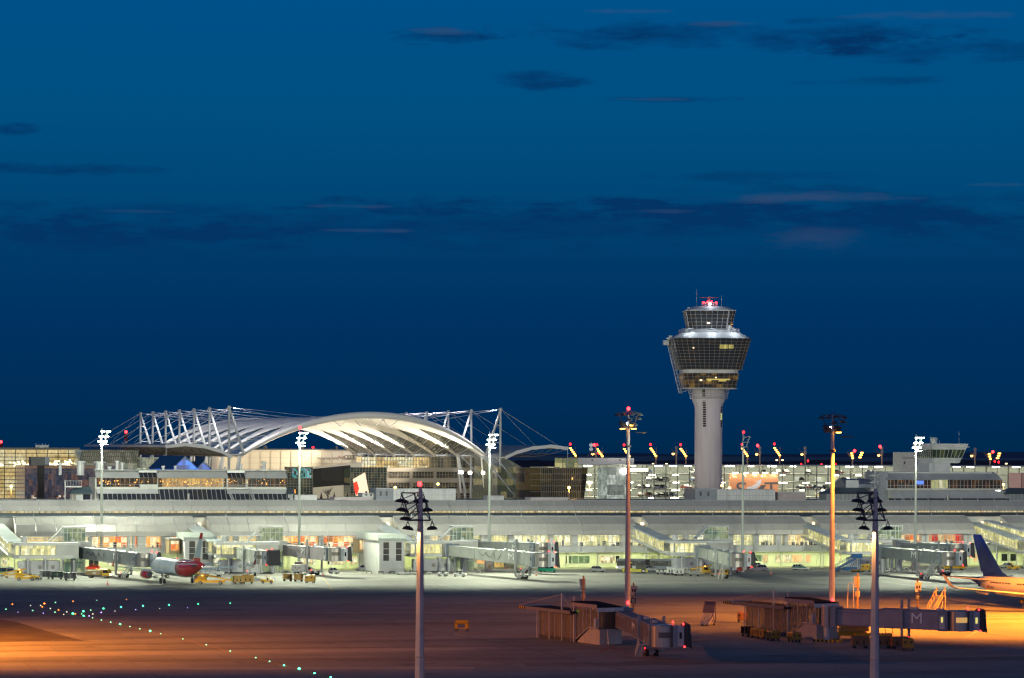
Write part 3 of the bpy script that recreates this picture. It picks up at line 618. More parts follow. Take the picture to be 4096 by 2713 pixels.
# shaft slots
sl = MB(); sb_ = MB()
for k in range(22):
    z = tz(1708)+k*.72; r = 4.3 if z < 44 else 4.3+(z-44)*.24
    a = math.radians(-90-22.5); cx, cy = r*math.cos(a), r*math.sin(a); Mx = Matrix.Translation((cx, cy, z)) @ Matrix.Rotation(a+math.pi/2, 4, 'Z')
    sl.box((-.48, -.06, 0), (.48, .3, .55), Mx)
    if z < 45:
        a = math.radians(-90+62); cx, cy = r*math.cos(a), r*math.sin(a); Mx = Matrix.Translation((cx, cy, z)) @ Matrix.Rotation(a+math.pi/2, 4, 'Z'); (sl if k % 6 < 3 else sb_).box((-.45, -.06, 0), (.45, .3, .6), Mx)
sl.build('shaft_window', black, t); sb_.build('lit_shaft_window', glow('shaft_glow', (.55, .6, .2), .7), t)
# balcony crane & diagonal ladder left
lad = MB(); xa = (205-492)/22.3; 
for dy in (-.5, .5):
    lad.tube((xa, dy, tz(1383)), (-9.2, dy, tz(1575)), .10, n=4); lad.tube((xa+.9, dy, tz(1383)), (-8.4, dy, tz(1575)), .10, n=4)
for i in range(26):
    f = i/26; x = xa+(-9.2-xa)*f; z = tz(1383)+(tz(1575)-tz(1383))*f; lad.tube((x, -.5, z), (x+.85, -.5, z-.3 if i % 2 else z+.3), .05, n=4); lad.tube((x, -.5, z), (x, .5, z), .05, n=4)
lad.tube((-9, 0, tz(1573)), (-6.2, 0, tz(1560)), .1, n=4)
lad.build('maintenance_ladder', lgrey, t)
MB().box(((172-492)/22.3, -1.3, tz(1382)), ((210-492)/22.3, 1.3, tz(1364))).box(((195-492)/22.3, -1.2, tz(1360)), ((250-492)/22.3, 1.2, tz(1352))).box(((212-492)/22.3, -.9, tz(1352)), ((235-492)/22.3, .9, tz(1344))).build('maintenance_gantry', lgrey, t)
rl = MB()
for R, z, kk in ((8.9, tz(1333), .68),):
    A = cham(R, kk)
    for i in range(len(A)):
        a = A[i]; b2 = A[(i+1) % len(A)]
        for zz in (.5, 1.1): rl.tube((*a, z+zz), (*b2, z+zz), .05, n=4)
        for q in range(4): f = q/4; rl.tube((a[0]+(b2[0]-a[0])*f, a[1]+(b2[1]-a[1])*f, z), (a[0]+(b2[0]-a[0])*f, a[1]+(b2[1]-a[1])*f, z+1.1), .04, n=4)
rl.build('deck_railing', lgrey, t)
eq = MB()
for x, y, r, h in ((5.6, -6.2, .75, 2.0), (7.0, -4.5, .6, 1.3), (-6.2, -4.7, .7, 1.0), (-7.4, -3, .5, .9), (8.1, -2.2, .4, 1.0)): eq.lathe([(r, 0), (r, h), (r*.6, h+.3)], (x, y, tz(1333)+.1), 10)
eq.lathe([(.5, 0), (.5, 1.1)], (-6.6, -3, tz(1246)), 8)
eq.build('rooftop_equipment', white, t)
bz = tz(1228)
fr = MB()
for zz in (.5, 1.3):
    for a, b2 in (((-2.4, -1.6), (2.4, -1.6)), ((2.4, -1.6), (2.4, 1.6)), ((2.4, 1.6), (-2.4, 1.6)), ((-2.4, 1.6), (-2.4, -1.6))): fr.tube((*a, bz+zz), (*b2, bz+zz), .07, n=4)
for x in (-2.4, -1.2, 0, 1.2, 2.4): fr.tube((x, -1.6, bz), (x, -1.6, bz+1.4), .06, n=4)
fr.tube((0, 0, bz), (0, 0, bz+3.2), .25).tube((-3.9, 0, tz(1158)), (-3.9, 0, tz(1228)), .05, n=4).tube((3.9, 0, tz(1182)), (3.9, 0, tz(1228)), .05, n=4)
fr.tube((-3.9, 0, tz(1170)), (-3.9, 0, tz(1182)), .13, n=4)
fr.build('roof_frame', lgrey, t)
MB().box((-2.9, -.35, tz(1192.5)), (2.9, .35, tz(1190))).box((-.35, -.5, tz(1204)), (.35, .5, tz(1193))).build('rotating_radar', P('radar_red', (.22, .035, .03), .5), t)
for x, z in ((-1.9, .9), (-.6, 1.1), (2.1, .9), (.6, 1.2)): MB().lathe([(.12, 0), (.26, .15), (.26, .5), (.1, .65)], (x, -1.75, bz+z), 8).build('beacon', redlamp2, t)
MB().lathe([(.2, 0), (.36, .2), (.36, .6), (.1, .8)], (.1, -1.8, bz+.4), 8).build('white_beacon', glow('white_beacon', (1, .93, .9), 12), t)

# ================================================================== HALL ROOF (tensile canopy)
HD0 = 151.0; PITCH = 32.0
zA = 29.5
sL = onT(975, 1808, HD0).x; sR = onT(1945, 1830, HD0).x; sM = (sL+sR)/2; hs = (sR-sL)/2
t = Tthing('hall_roof', 'great white arched membrane roof lit warm from below, hung from white raking masts', 'roof')
rise = onT(1500, 1662, HD0).z-zA; RR = (hs*hs+rise*rise)/(2*rise); zc = zA+rise-RR; ph = math.asin(hs/RR)
def vp(a, d, off=0.0):
    an = -ph+2*ph*a; return (sM+(RR+off)*math.sin(an), d, zc+(RR+off)*math.cos(an))
nR = 7; NA = 56
mem = MB(); gla = MB(); und_ = MB()
DB = HD0+PITCH*(nR-1)+12
def hw(a):
    e = min(a, 1-a)/.23; e = max(0, min(1, e)); return PITCH/2*(.17+.83*(.25*e+.75*e**3))
rings = []
for k in range(nR):
    dk = HD0+6+k*PITCH
    for i in range(NA):
        a0, a1 = i/NA, (i+1)/NA
        w0, w1 = hw(a0), hw(a1)
        f0 = -(8 if k == 0 else w0) if k == 0 else -w0
        lo0 = dk-w0 if k else HD0-7+0*w0; lo1 = dk-w1 if k else HD0-7
        if k == 0:
            e0 = min(a0, 1-a0); e1 = min(a1, 1-a1); lo0 = HD0-8+10*(1-min(1, e0/.5))**2; lo1 = HD0-8+10*(1-min(1, e1/.5))**2
        hi0, hi1 = dk+w0, dk+w1
        mem.quad(vp(a0, lo0, .25), vp(a1, lo1, .25), vp(a1, hi1, .25), vp(a0, hi0, .25))
        mem.quad(vp(a0, lo0, -.25), vp(a0, hi0, -.25), vp(a1, hi1, -.25), vp(a1, lo1, -.25))
        if k < nR-1:
            n0, n1 = dk+PITCH-w0, dk+PITCH-w1
            if n0-hi0 > .01 or n1-hi1 > .01: gla.quad(vp(a0, hi0), vp(a1, hi1), vp(a1, n1), vp(a0, n0))
mem.build('membrane', membrane, t, smooth=True); gla.build('roof_glazing', roofglass, t)
ed = MB()
def edge(dfun, r0, r1):
    pts = [(vp(i/NA, dfun(i/NA)), r0+(r1-r0)*math.sin(math.pi*i/NA)) for i in range(NA+1)]
    rings = []
    for q, (a, ra) in enumerate(pts):
        w = Vector(pts[min(q+1, NA)][0])-Vector(pts[max(q-1, 0)][0]); w.normalize(); e = w.cross(Vector((0, 1, 0))).normalized(); g_ = w.cross(e)
        rings.append([tuple(Vector(a)+(e*math.cos(j*math.pi/5)+g_*math.sin(j*math.pi/5))*ra) for j in range(10)])
    ed.loft(rings)
edge(lambda a: HD0-8+10*(1-min(1, min(a, 1-a)/.5))**2, .55, 1.1); edge(lambda a: DB-6+4, .5, .8)
ed.build('edge_beam', membrane, t, smooth=True)
tr = MB()
for k in range(nR-1):       # trusses under the glazed wedges
    dk = HD0+6+k*PITCH
    for a0 in (.015, .05, .085, .12, .155, .845, .88, .915, .95, .985):
        w0 = hw(a0); lo = dk+w0; hi = dk+PITCH-w0; n_ = 4; pa = None
        for q in range(n_+1):
            f = q/n_; dep = 2.2*math.sin(math.pi*f)+.2; p1 = Vector(vp(a0, lo+(hi-lo)*f, -.2)); p2 = Vector(vp(a0, lo+(hi-lo)*f, -dep))
            if pa: tr.tube(pa[1], p2, .10, n=4); tr.tube(pa[0], p2, .06, n=3)
            pa = (p1, p2)
for k in range(nR-1):
    for a_ in (.03, .065, .10, .135, .865, .90, .935, .97):
        dk = HD0+6+k*PITCH; w0 = hw(a_); tr.tube(vp(a_, dk+w0, .15), vp(a_, dk+PITCH-w0, .15), .09, n=3)
tr.build('trusses', P('pale_truss_paint', (.42, .40, .36), .5), t)
v_ = MB()
for aa, dd in ((.42, 10), (.5, 10), (.56, 10), (.60, 4)):
    p = Vector(vp(aa, HD0+dd, -3.2)); v_.tube(vp(aa-.03, HD0+dd, -.3), p, .12, n=4).tube(vp(aa+.04, HD0+dd, -.3), p, .12, n=4)
v_.build('ridge_struts', white, t)
lg_ = MB()
for k in range(nR):
    dk = HD0+6+k*PITCH
    for sgn, sf in ((-1, sL), (1, sR)):
        lg_.tube((sf, dk, zA), (sf+sgn*2.8, dk, 17), .55, .35, n=8); lg_.tube((sf, dk, zA), (sf+sgn*1.2, dk, 17), .4, .3, n=8); lg_.tube((sf+sgn*2.5, dk, 17), (sf+sgn*4.5, dk, 0), .35, n=8)
lg_.build('legs', white, t)
ms = MB(); cab = MB()
TT = 44.0
for k in range(nR):
    dk = HD0+6+k*PITCH-6*(k == 0)
    for sgn, sf in ((-1, sL), (1, sR)):
        xo = sf+sgn*4.6; top = (xo, dk, TT)
        ms.tube((xo, dk, zA-2), top, .42, .32, n=8); ms.tube((sf, dk, zA), top, .5, .3, n=8); ms.tube((xo, dk, 0), (xo, dk, zA-2), .42, n=8)
        for zz in (33.5, 39): f = (zz-zA)/(TT-zA); ms.tube((xo, dk, zz), (sf+(xo-sf)*f, dk, zz), .16, n=5)
        ms.tube((xo, dk, zA-.4), (sf, dk, zA-.4), .35, n=6)
        ms.lathe([(.35, 0), (.6, .3), (.6, .8), (.3, 1.1)], (xo, dk, TT-.6), 8)
        for f in (.0,): cab.tube(top, vp(.36 if sgn < 0 else .64, dk), .07, n=3)
        cab.tube(top, vp(.28 if sgn < 0 else .72, dk+3), .05, n=3)
        cab.tube(top, (xo+sgn*20, dk, 32.0), .11, n=3); cab.tube(top, (xo+sgn*12, dk, 32.0), .0601, n=3)
ms.build('masts', white, t); cab.build('cables', P('cable_white', (.5, .52, .56), .4), t)
# side wings
for sgn, sf in ((-1, sL), (1, sR)):
    xo = sf+sgn*4.6; a0 = HD0-6; a1 = HD0+PITCH*(nR-1)+8
    pr = [(xo+sgn*20.4, 32.0), (xo+sgn*15, 32.7), (xo+sgn*9, 32.1), (xo+sgn*4, 30.8), (xo, 29.0)]
    wg = MB().loft([[(x, d, z+.0) for x, z in pr]+[(x, d, z-.35) for x, z in pr[::-1]] for d in (a0, a1)]); w = wg.build('side_canopy', P('canopy_sheet', (.40, .40, .39), .5), t)
    fa = MB()
    for (x0, z0), (x1, z1) in zip(pr, pr[1:]):
        fa.loft([[(x0, a0-.25, z0-.75), (x0, a0+.25, z0-.75), (x0, a0+.25, z0+.25), (x0, a0-.25, z0+.25)], [(x1, a0-.25, z1-.85), (x1, a0+.25, z1-.85), (x1, a0+.25, z1+.25), (x1, a0-.25, z1+.25)]])
    fa.box((min(pr[0][0], pr[0][0]+sgn*.3), a0-.25, 31.5), (max(pr[0][0], pr[0][0]+sgn*.3), a1, 32.25)); fa.build('fascia', membrane, w)
    ru = MB()
    for k in range(nR*2-1):
        dk = HD0-4+k*PITCH/2; pts = []
        for q in range(9):
            f = q/8; x = pr[0][0]+(xo-pr[0][0])*f; zt = 31.4-1.6*f*f; zb = zt-1.6*math.sin(math.pi*f)-.2; pts.append(((x, dk, zt), (x, dk, zb)))
        for (a, b2), (c, d_) in zip(pts, pts[1:]): ru.tube(b2, d_, .08, n=3); ru.tube(a, d_, .05, n=3)
        for q in (2, 4, 6):
            if k < nR*2-2: ru.tube(pts[q][1], (pts[q][1][0], dk+PITCH/2, pts[q][1][2]), .06, n=3)
    ru.build('canopy_trusses', P('brown_truss', (.20, .16, .11), .6), w)
    tie = MB().tube((pr[0][0], a0, 0), (pr[0][0], a0, 31.5), .12, n=5); tie.build('tie_post', lgrey, w)
gy = MB()
for a, b2 in (((1985, 1830), (2125, 2003)), ((1940, 1835), (2075, 2003)), ((1840, 1822), (1920, 1900))):
    p, q = onT(*a, HD0-4), onT(*b2, HD0-9); gy.tube(p, q, .22, n=5)
gy.build('stay', lgrey, t)
# flood lights of the hall; the roof spots are added, unseen, to whiten the membrane
for k in range(nR):
    dk = HD0+6+k*PITCH
    for sgn, sf in ((-1, sL), (1, sR)):
        x = sf-sgn*3.0; lp = (x, dk-2, 26.0)
        lamp('membrane_flood', 'SPOT', lp, 60000 if sgn > 0 else 32000, (1, .87, .64), .4, t, rot=aim(lp, (sM-sgn*4, dk-3, 42)), spot_size=math.radians(125), spot_blend=.7)
        lp = (sf+sgn*3.4, dk-6, 43.5); lamp('roof_fill', 'SPOT', lp, 13500, (1, .96, .95), .3, t, rot=aim(lp, (sf-sgn*14, dk, 34)), spot_size=math.radians(150), spot_blend=.8)
for (u, v, r) in ((1843, 1890, 1.1), (1880, 1891, .8), (1932, 1891, .7)):
    p = onT(u, v, HD0+2); MB().box((p.x-r*.55, p.y-.5, p.z-.4), (p.x+r*.55, p.y+.5, p.z+.4)).build('floodlight', glow('hall_flood', (1, .93, .72), 25), t)

# ================================================================== BUILDINGS BEHIND
def block(name, label, cat, u0, u1, vt, d, dep, mat, vb=2300, group=None, roof=None):
    a = onT(u0, vt, d); c = onT(u1, vt, d)
    t = Tthing(name, label, cat, group)
    MB().box((a.x, d, 0), (c.x, d+dep, a.z)).build('wall', mat, t)
    if roof: MB().box((a.x-.3, d-.3, a.z), (c.x+.3, d+dep+.3, a.z+roof)).build('roof', dgrey, t)
    return t, a.x, c.x, a.z
def grid(parent, name, u0, u1, v0, v1, d, nx, nz, mat, th_=.12):
    a = onT(u0, v0, d); c = onT(u1, v1, d); mb = MB(); z0, z1 = sorted((a.z, c.z))
    for i in range(nx+1): x = a.x+(c.x-a.x)*i/nx; mb.box((x-th_/2, d-.25, z0), (x+th_/2, d-.02, z1))
    for j in range(nz+1): z = z0+(z1-z0)*j/nz; mb.box((a.x, d-.2, z-th_/2), (c.x, d-.022, z+th_/2))
    return mb.build(name, mat, parent)
def panel(parent, name, u0, u1, v0, v1, d, mat, pro=.04, label=None):
    a = onT(u0, v0, d); c = onT(u1, v1, d)
    return MB().box((a.x, d-pro, min(a.z, c.z)), (c.x, d+.01, max(a.z, c.z))).build(name, mat, parent, label=label)
# left glass concourse hall
t, x0, x1, zt = block('glass_hall', 'tall glass concourse hall glowing yellow at the left edge', 'building', -240, 316, 1795, 175, 20, lit('glass_hall_light', [(.82, .60, .24), (.95, .72, .32), (.68, .50, .18), (.9, .78, .42)], .85, 6.5, 3.6, detail=.45), roof=.5)
grid(t, 'facade_grid', -240, 316, 1797, 2010, 175, 13, 14, P('facade_steel', (.10, .10, .09), .5), .22)
mb = MB(); random.seed(3); a = onT(0, 1850, 174.9)
for i in range(70):
    u = random.uniform(0, 310); v = random.gauss(1853, 6); p = onT(u, v, 174.8); r = random.uniform(.15, .5); mb.box((p.x-r, p.y-.05, p.z-r*.5), (p.x+r, p.y, p.z+r*.5))
mb.build('hall_lamps', glow('hall_lamps', (1, .85, .5), 3.5), t)
p = onT(168, 1783, 180); th = Tthing('roof_beacon_frame', 'small pale equipment frame standing on the left glass hall roof', 'roof equipment')
mb = MB()
mb.box((p.x-2, p.y+.3, zt+.5), (p.x+2.1, p.y+.7, p.z+.1))
for i in range(5): mb.box((p.x-2+i, p.y, zt+.5), (p.x-1.85+i, p.y+1, p.z+.6))
for z in (0, 1.0): mb.box((p.x-2.05, p.y-.05, p.z-z), (p.x+2.2, p.y+1.05, p.z-z+.2))
mb.build('frame', lgrey, th)
# dark reflective glass building left
refl = lit('painted_dusk_reflection', [(.10, .08, .10), (.06, .07, .11), (.20, .11, .09), (.05, .05, .08), (.14, .10, .11)], .8, 1.1, 1.7, base=(.03, .03, .04), detail=.6, gloss=.08)  # dusk reflection painted into the glass as faint emission
t, x0, x1, zt = block('mirror_glass_building', 'dark mirror glass office building left of the airside lounge', 'building', 100, 470, 1862, 95, 25, refl)
grid(t, 'facade_grid', 100, 470, 1866, 2010, 95, 16, 7, P('facade_steel', (.1, .1, .09), .5), .08)
panel(t, 'painted_reflection_band', 100, 380, 1864, 1874, 95, P('painted_reflection_band', (.28, .14, .08), .5, emit=(1, .4, .15), es=.03))  # coppery dusk reflection painted in as colour and faint glow
panel(t, 'dark_bay', 150, 176, 1862, 2005, 94.8, black, .3)
lowl = lit('street_lights_reflected', [(1, .6, .35), (.05, .04, .05), (.9, .4, .2), (.03, .03, .03), (1, .8, .6), (.02, .02, .03)], .9, .7, .9, detail=.8)
panel(t, 'painted_street_reflection', 106, 145, 1982, 2003, 94.8, lowl); panel(t, 'painted_street_reflection', 212, 262, 1982, 2003, 94.8, lowl)  # reflected street lights painted in as glowing cells
th, *_ = block('roof_plant_room', 'dark box plant room on the mirror glass building', 'plant room', 124, 198, 1828, 97, 6, dgrey)
panel(th, 'light_panel', 180, 198, 1828, 1858, 96.9, clade)
# sloped glass hall under left wing
t = Tthing('sloped_glass_roof', 'sloping ribbed glass roof hall beneath the left canopy wing', 'building')
a, b2, c, d_ = onT(318, 1853, 140), onT(338, 1800, 150), onT(575, 1805, 150), onT(548, 1860, 140)
pal = lit('sloped_glass_light', [(.16, .17, .11), (.22, .22, .15), (.28, .27, .19)], .9, 1.6, 30, detail=.5)
MB().loft([[(a.x, 140, 0), (a.x, 140, a.z), (a.x+2, 150, b2.z), (a.x+2, 170, b2.z), (a.x+2, 170, 0)], [(d_.x, 140, 0), (d_.x, 140, a.z), (d_.x+2, 150, b2.z), (d_.x+2, 170, b2.z), (d_.x+2, 170, 0)]]).build('glass', pal, t)
mb = MB()
for i in range(27): x = a.x+(d_.x-a.x)*i/26; mb.tube((x, 139.9, a.z), (x+2, 149.9, b2.z+.05), .1, n=4)
for f in (.2, .5, .8): mb.tube((a.x+2*f, 140+10*f-.1, a.z+(b2.z-a.z)*f), (d_.x+2*f, 140+10*f-.1, a.z+(b2.z-a.z)*f), .07, n=4)
mb.build('ribs', P('brown_truss', (.2, .16, .11)), t)
t, *_ = block('lit_stair_hall', 'small lit glass stair hall under the left canopy wing', 'building', 560, 648, 1830, 138, 10, lit('stair_hall_light', [(.35, .4, .25), (.7, .8, .5), (.12, .14, .1), (.3, .3, .2), (.5, .5, .3)], .7, 1.2, 1.4, detail=.7))
grid(t, 'window_grid', 560, 648, 1832, 1862, 138, 8, 2, grey, .12)
# far white event building seen through the hall with lettering
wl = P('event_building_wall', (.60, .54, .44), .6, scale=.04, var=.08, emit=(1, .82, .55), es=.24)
DW = 360
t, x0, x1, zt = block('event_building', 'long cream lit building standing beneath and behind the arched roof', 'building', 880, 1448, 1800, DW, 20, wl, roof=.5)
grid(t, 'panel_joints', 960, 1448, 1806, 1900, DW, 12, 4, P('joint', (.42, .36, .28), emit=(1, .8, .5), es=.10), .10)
a = onT(1340, 1824, DW-.2)
text('advert_lettering', 'Vorsprung durch Technik', 1.25, P('lettering_grey', (.10, .09, .09), .6), t, (onT(1334, 1834, DW).x, DW-.15, onT(1334, 1834, DW).z))
text('advert_lettering', 'Audi', 1.5, P('lettering_red', (.35, .03, .03), .6), t, (onT(1366, 1828, DW).x, DW-.15, onT(1366, 1828, DW).z))
mb = MB()
for k in range(4):
    p = onT(1386+k*11, 1830, DW)
    for i in range(20):
        q0 = 2*math.pi*i/20; q1 = 2*math.pi*(i+1)/20; mb.tube((p.x+.75*math.cos(q0), DW-.1, p.z+.75*math.sin(q0)), (p.x+.75*math.cos(q1), DW-.1, p.z+.75*math.sin(q1)), .10, n=4)
mb.build('advert_rings', P('lettering_grey', (.1, .09, .09)), t)
for u, w_ in ((1030, 10), (1060, 14), (1210, 10), (1345, 8)):
    p = onT(u, 1797, DW+3); MB().box((p.x-w_*.05, DW+2, zt+.5), (p.x+w_*.05, DW+4, zt+1.6)).build('roof_unit', dgrey, t)
for u, v in ((1252, 1790), (1206, 1796)):
    p = onT(u, v, DW+5); th = Tthing('obstruction_light', 'small red obstruction light on the cream building roof, %s one' % ('right' if u > 1230 else 'left'), 'obstruction light'); MB().tube((p.x, p.y, zt), (p.x, p.y, p.z-.3), .12).build('post', dgrey, th); MB().lathe([(.3, -.3), (.5, 0), (.3, .4)], tuple(p), 8).build('lamp', redlamp, th)
# front lower white leaning building with dark panel
DL = 128
t = Tthing('billboard_building', 'leaning white building with large dark charcoal panel left of the glass pavilion', 'building')
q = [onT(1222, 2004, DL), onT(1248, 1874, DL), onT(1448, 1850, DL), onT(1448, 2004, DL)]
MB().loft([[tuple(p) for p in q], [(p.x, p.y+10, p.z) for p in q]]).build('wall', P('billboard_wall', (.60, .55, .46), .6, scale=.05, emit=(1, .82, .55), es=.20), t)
q = [onT(1232, 1952, DL), onT(1250, 1876, DL), onT(1400, 1861, DL), onT(1412, 1937, DL)]
MB().loft([[(p.x, DL-.35, p.z) for p in q], [(p.x, DL-.01, p.z) for p in q]]).build('dark_panel', P('charcoal_panel', (.055, .048, .045), .7, scale=.3), t)
# green glass offices left of panel
grn = lit('green_office_glass', [(.05, .06, .035), (.03, .035, .02), (.10, .09, .05), (.02, .025, .02), (.16, .13, .06), (.04, .05, .03)], .8, 1.0, 1.5, base=(.03, .035, .03), detail=.6, gloss=.1)
t, *_ = block('office_block', 'glass office block with blue green lit windows behind the second flood mast', 'building', 1150, 1250, 1868, 122, 5, grn)
grid(t, 'facade_grid', 1150, 1250, 1870, 2000, 122, 8, 12, P('facade_cream', (.30, .29, .24), .5), .14)
cy = lit('cyan_windows', [(.02, .45, .45), (.5, .65, .8), (.01, .05, .05), (.01, .02, .02), (.1, .7, .6)], .7, .7, .6, detail=.7)
panel(t, 'screen_window', 1168, 1192, 1872, 1912, 121.8, cy); panel(t, 'screen_window', 1204, 1245, 1872, 1912, 121.8, cy)
panel(t, 'tower_window', 1174, 1196, 1955, 1978, 121.8, dark); panel(t, 'amber_window', 1178, 1182, 1958, 1975, 121.7, glow('amber_slot', (1, .4, .08), 1.2))
# glass pavilion with red/white picture
t, *_ = block('glass_pavilion', 'dark gridded glass pavilion with red and white artwork glowing inside its left corner', 'building', 1402, 1545, 1870, 118, 10, grn)
grid(t, 'facade_grid', 1402, 1545, 1870, 2005, 118, 12, 13, P('facade_cream', (.30, .29, .24), .5), .14)
q = [onT(1412, 1918, 117.4), onT(1460, 1890, 117.4), onT(1478, 1984, 117.4), onT(1424, 1984, 117.4)]
MB().loft([[tuple(p) for p in q], [(p.x, p.y+.3, p.z) for p in q]]).build('lit_wall', glow('pavilion_white', (.9, .72, .5), 1.0), t)
q = [onT(1414, 1932, 117.3), onT(1428, 1925, 117.3), onT(1436, 1955, 117.3), onT(1428, 1984, 117.3), onT(1420, 1970, 117.3)]
MB().loft([[tuple(p) for p in q], [(p.x, p.y+.05, p.z) for p in q]]).build('red_patch', glow('pavilion_red', (.8, .05, .02), 1.0), t)
# long office building right of it
offm = P('office_cladding', (.36, .33, .29), .55, scale=.1, emit=(1, .85, .6), es=.035)
DO = 198
t, x0, x1, zt = block('airport_centre_offices', 'long grey office building with bands of windows below the arched roof', 'building', 1546, 2112, 1871, DO, 12, offm)
wn_ = lit('office_windows_dark', [(.012, .012, .012), (.02, .018, .014), (.03, .022, .012), (.01, .01, .012), (.05, .035, .015), (.012, .012, .014), (.01, .01, .01), (.18, .12, .04)], .8, 1.2, 1.6, base=(.02, .02, .02), detail=.5, gloss=.1)
for v0, v1 in ((1888, 1912), (1931, 1955), (1974, 1995)):
    for k in range(6):
        u0 = 1556+k*95; o = panel(t, 'window_band', u0, u0+82, v0, v1, DO, wn_)
        grid(o, 'window_frame', u0, u0+82, v0, v1, DO-.05, 7, 2, P('office_frame', (.24, .22, .19), .6), .16)
lou = MB()
for v in (1886, 1896, 1904, 1928, 1937, 1946, 1958, 1972, 1982, 1990):
    a = onT(1546, v, DO-1.0); c = onT(2112, v, DO-1.0); lou.box((a.x, DO-1.0, a.z-.06), (c.x, DO-.8, a.z+.06))
lou.build('sun_louvres', P('louvre_grey', (.30, .28, .25), .5), t)
panel(t, 'lit_window', 2030, 2042, 1977, 1988, DO-.3, glow('yellow_office', (1, .62, .1), 1.0)); panel(t, 'lit_window', 1892, 1914, 1974, 1979, DO-.3, glow('yellow_office2', (1, .62, .1), .8))
# lit concourse behind under arch right
t, *_ = block('lit_concourse', 'bright yellow glazed concourse glowing beneath the right foot of the arch', 'building', 1446, 1722, 1828, 215, 8, lit('arch_concourse', [(1, .72, .32), (1, .88, .5), (.8, .55, .2), (1, .95, .65), (.6, .42, .18)], 1.1, 2.5, 1.6, detail=.6))
grid(t, 'facade_grid', 1446, 1722, 1828, 1872, 215, 24, 3, P('facade_cream', (.3, .29, .24)), .16)
t, *_ = block('dim_concourse', 'dim glazed concourse continuing right of the bright one beneath the arch', 'building', 1724, 2000, 1828, 212, 8, lit('dim_concourse_l', [(.05, .045, .03), (.1, .085, .05), (.03, .03, .02), (.16, .13, .07)], .9, 2.5, 1.8, detail=.5))
grid(t, 'facade_grid', 1724, 2000, 1828, 1872, 212, 22, 3, P('facade_cream', (.3, .29, .24)), .12)
# slanted glass roof right of the masts
t = Tthing('slanted_skylight', 'slanted dark glass skylight with pale ribs right of the arch foot', 'skylight')
a, c = onT(1990, 1870, 150), onT(2085, 1870, 150); zt2 = onT(1990, 1815, 160).z
MB().loft([[(a.x, 150, 0), (a.x, 150, a.z), (a.x-5, 160, zt2), (a.x-5, 165, 0)], [(c.x, 150, 0), (c.x, 150, a.z), (c.x-5, 160, zt2), (c.x-5, 165, 0)]]).build('glass', lit('skylight_glass', [(.05, .06, .03), (.12, .13, .06), (.03, .04, .03), (.25, .22, .1)], .8, 2, 2, detail=.6), t)
mb = MB()
for i in range(13): x = a.x+(c.x-a.x)*i/12; mb.tube((x, 149.9, a.z), (x-5, 159.9, zt2), .13, n=4)
mb.build('ribs', lgrey, t)
# dark curved glass block
t = Tthing('dark_glass_block', 'dark gridded glass block with outward leaning walls right of the tie post', 'building')
dg = lit('dark_block_glass', [(.012, .010, .009), (.02, .016, .012), (.035, .028, .02), (.012, .011, .012), (.07, .05, .02)], .8, 3.2, 2.4, base=(.02, .018, .016), detail=.5, gloss=.07)
D_ = 100; a, c = onT(2118, 2000, D_), onT(2330, 2000, D_); zt = onT(2200, 1872, D_).z
plan = lambda e: [(a.x+4-e*.6, D_-e), (a.x+1-e*.2, D_+2), (a.x, D_+6), (a.x, D_+16), (c.x, D_+16), (c.x+e*.8, D_+2-e), (c.x-1, D_-e)]
pb, pt = [(x, y, 8) for x, y in plan(0)], [(x, y, zt) for x, y in plan(2.0)]
MB().loft([pb, pt]).build('wall', dg, t)
mb = MB()
for j in range(11):
    f = j/10; R = [tuple(Vector(p).lerp(Vector(q), f)) for p, q in zip(pb, pt)]
    R = [(x, y-.05, z) for x, y, z in R]
    for i in (6, 0, 1, 5): mb.tube(R[i-1] if i != 0 else R[6], R[i], .09, n=4) if i != 5 else mb.tube(R[5], R[4], .09, n=4)
    mb.tube(R[5], R[6], .09, n=4)
for i in range(22):
    f = i/21; b0 = Vector(pb[0]).lerp(Vector(pb[6]), f); t0 = Vector(pt[0]).lerp(Vector(pt[6]), f); mb.tube((b0.x, b0.y-.05, b0.z), (t0.x, t0.y-.05, t0.z), .07, n=4)
mb.build('facade_grid', P('facade_cream', (.3, .29, .24)), t)
# white block with glass end above the garage
DG = 186.0
t = Tthing('white_plant_block', 'plain white block with two small square vents on the car park roof', 'building'); a = onT(2312, 1832, DG+1.5); c = onT(2536, 1832, DG+1.5); zg_ = onT(2700, 1863, DG).z+.36
MB().box((a.x, DG+1.5, zg_), (c.x, DG+12, a.z)).build('wall', P('plant_wall', (.62, .60, .60), .6, scale=.05, emit=(1, .9, .95), es=.06), t)
for u in (2369, 2479): panel(t, 'vent', u-3, u+4, 1838, 1843, DG+1.5, dgrey)
t, *_ = block('glass_stair_end', 'green yellow lit glass stairwell attached to the white block', 'building', 2249, 2311, 1833, DG-5, 9, lit('stair_end_light', [(.14, .17, .07), (.2, .22, .09), (.1, .13, .06), (.55, .5, .2)], .8, 3, 1.8, detail=.3))
grid(t, 'window_grid', 2249, 2311, 1834, 1872, DG-5, 4, 3, grey, .12)
t, *_ = block('low_glass_link', 'low lit glass link left of the green stairwell', 'building', 2150, 2249, 1868, DG-5, 9, lit('link_light', [(.7, .6, .3), (.2, .2, .12), (1, .85, .5)], .8, 2, 1, detail=.5))

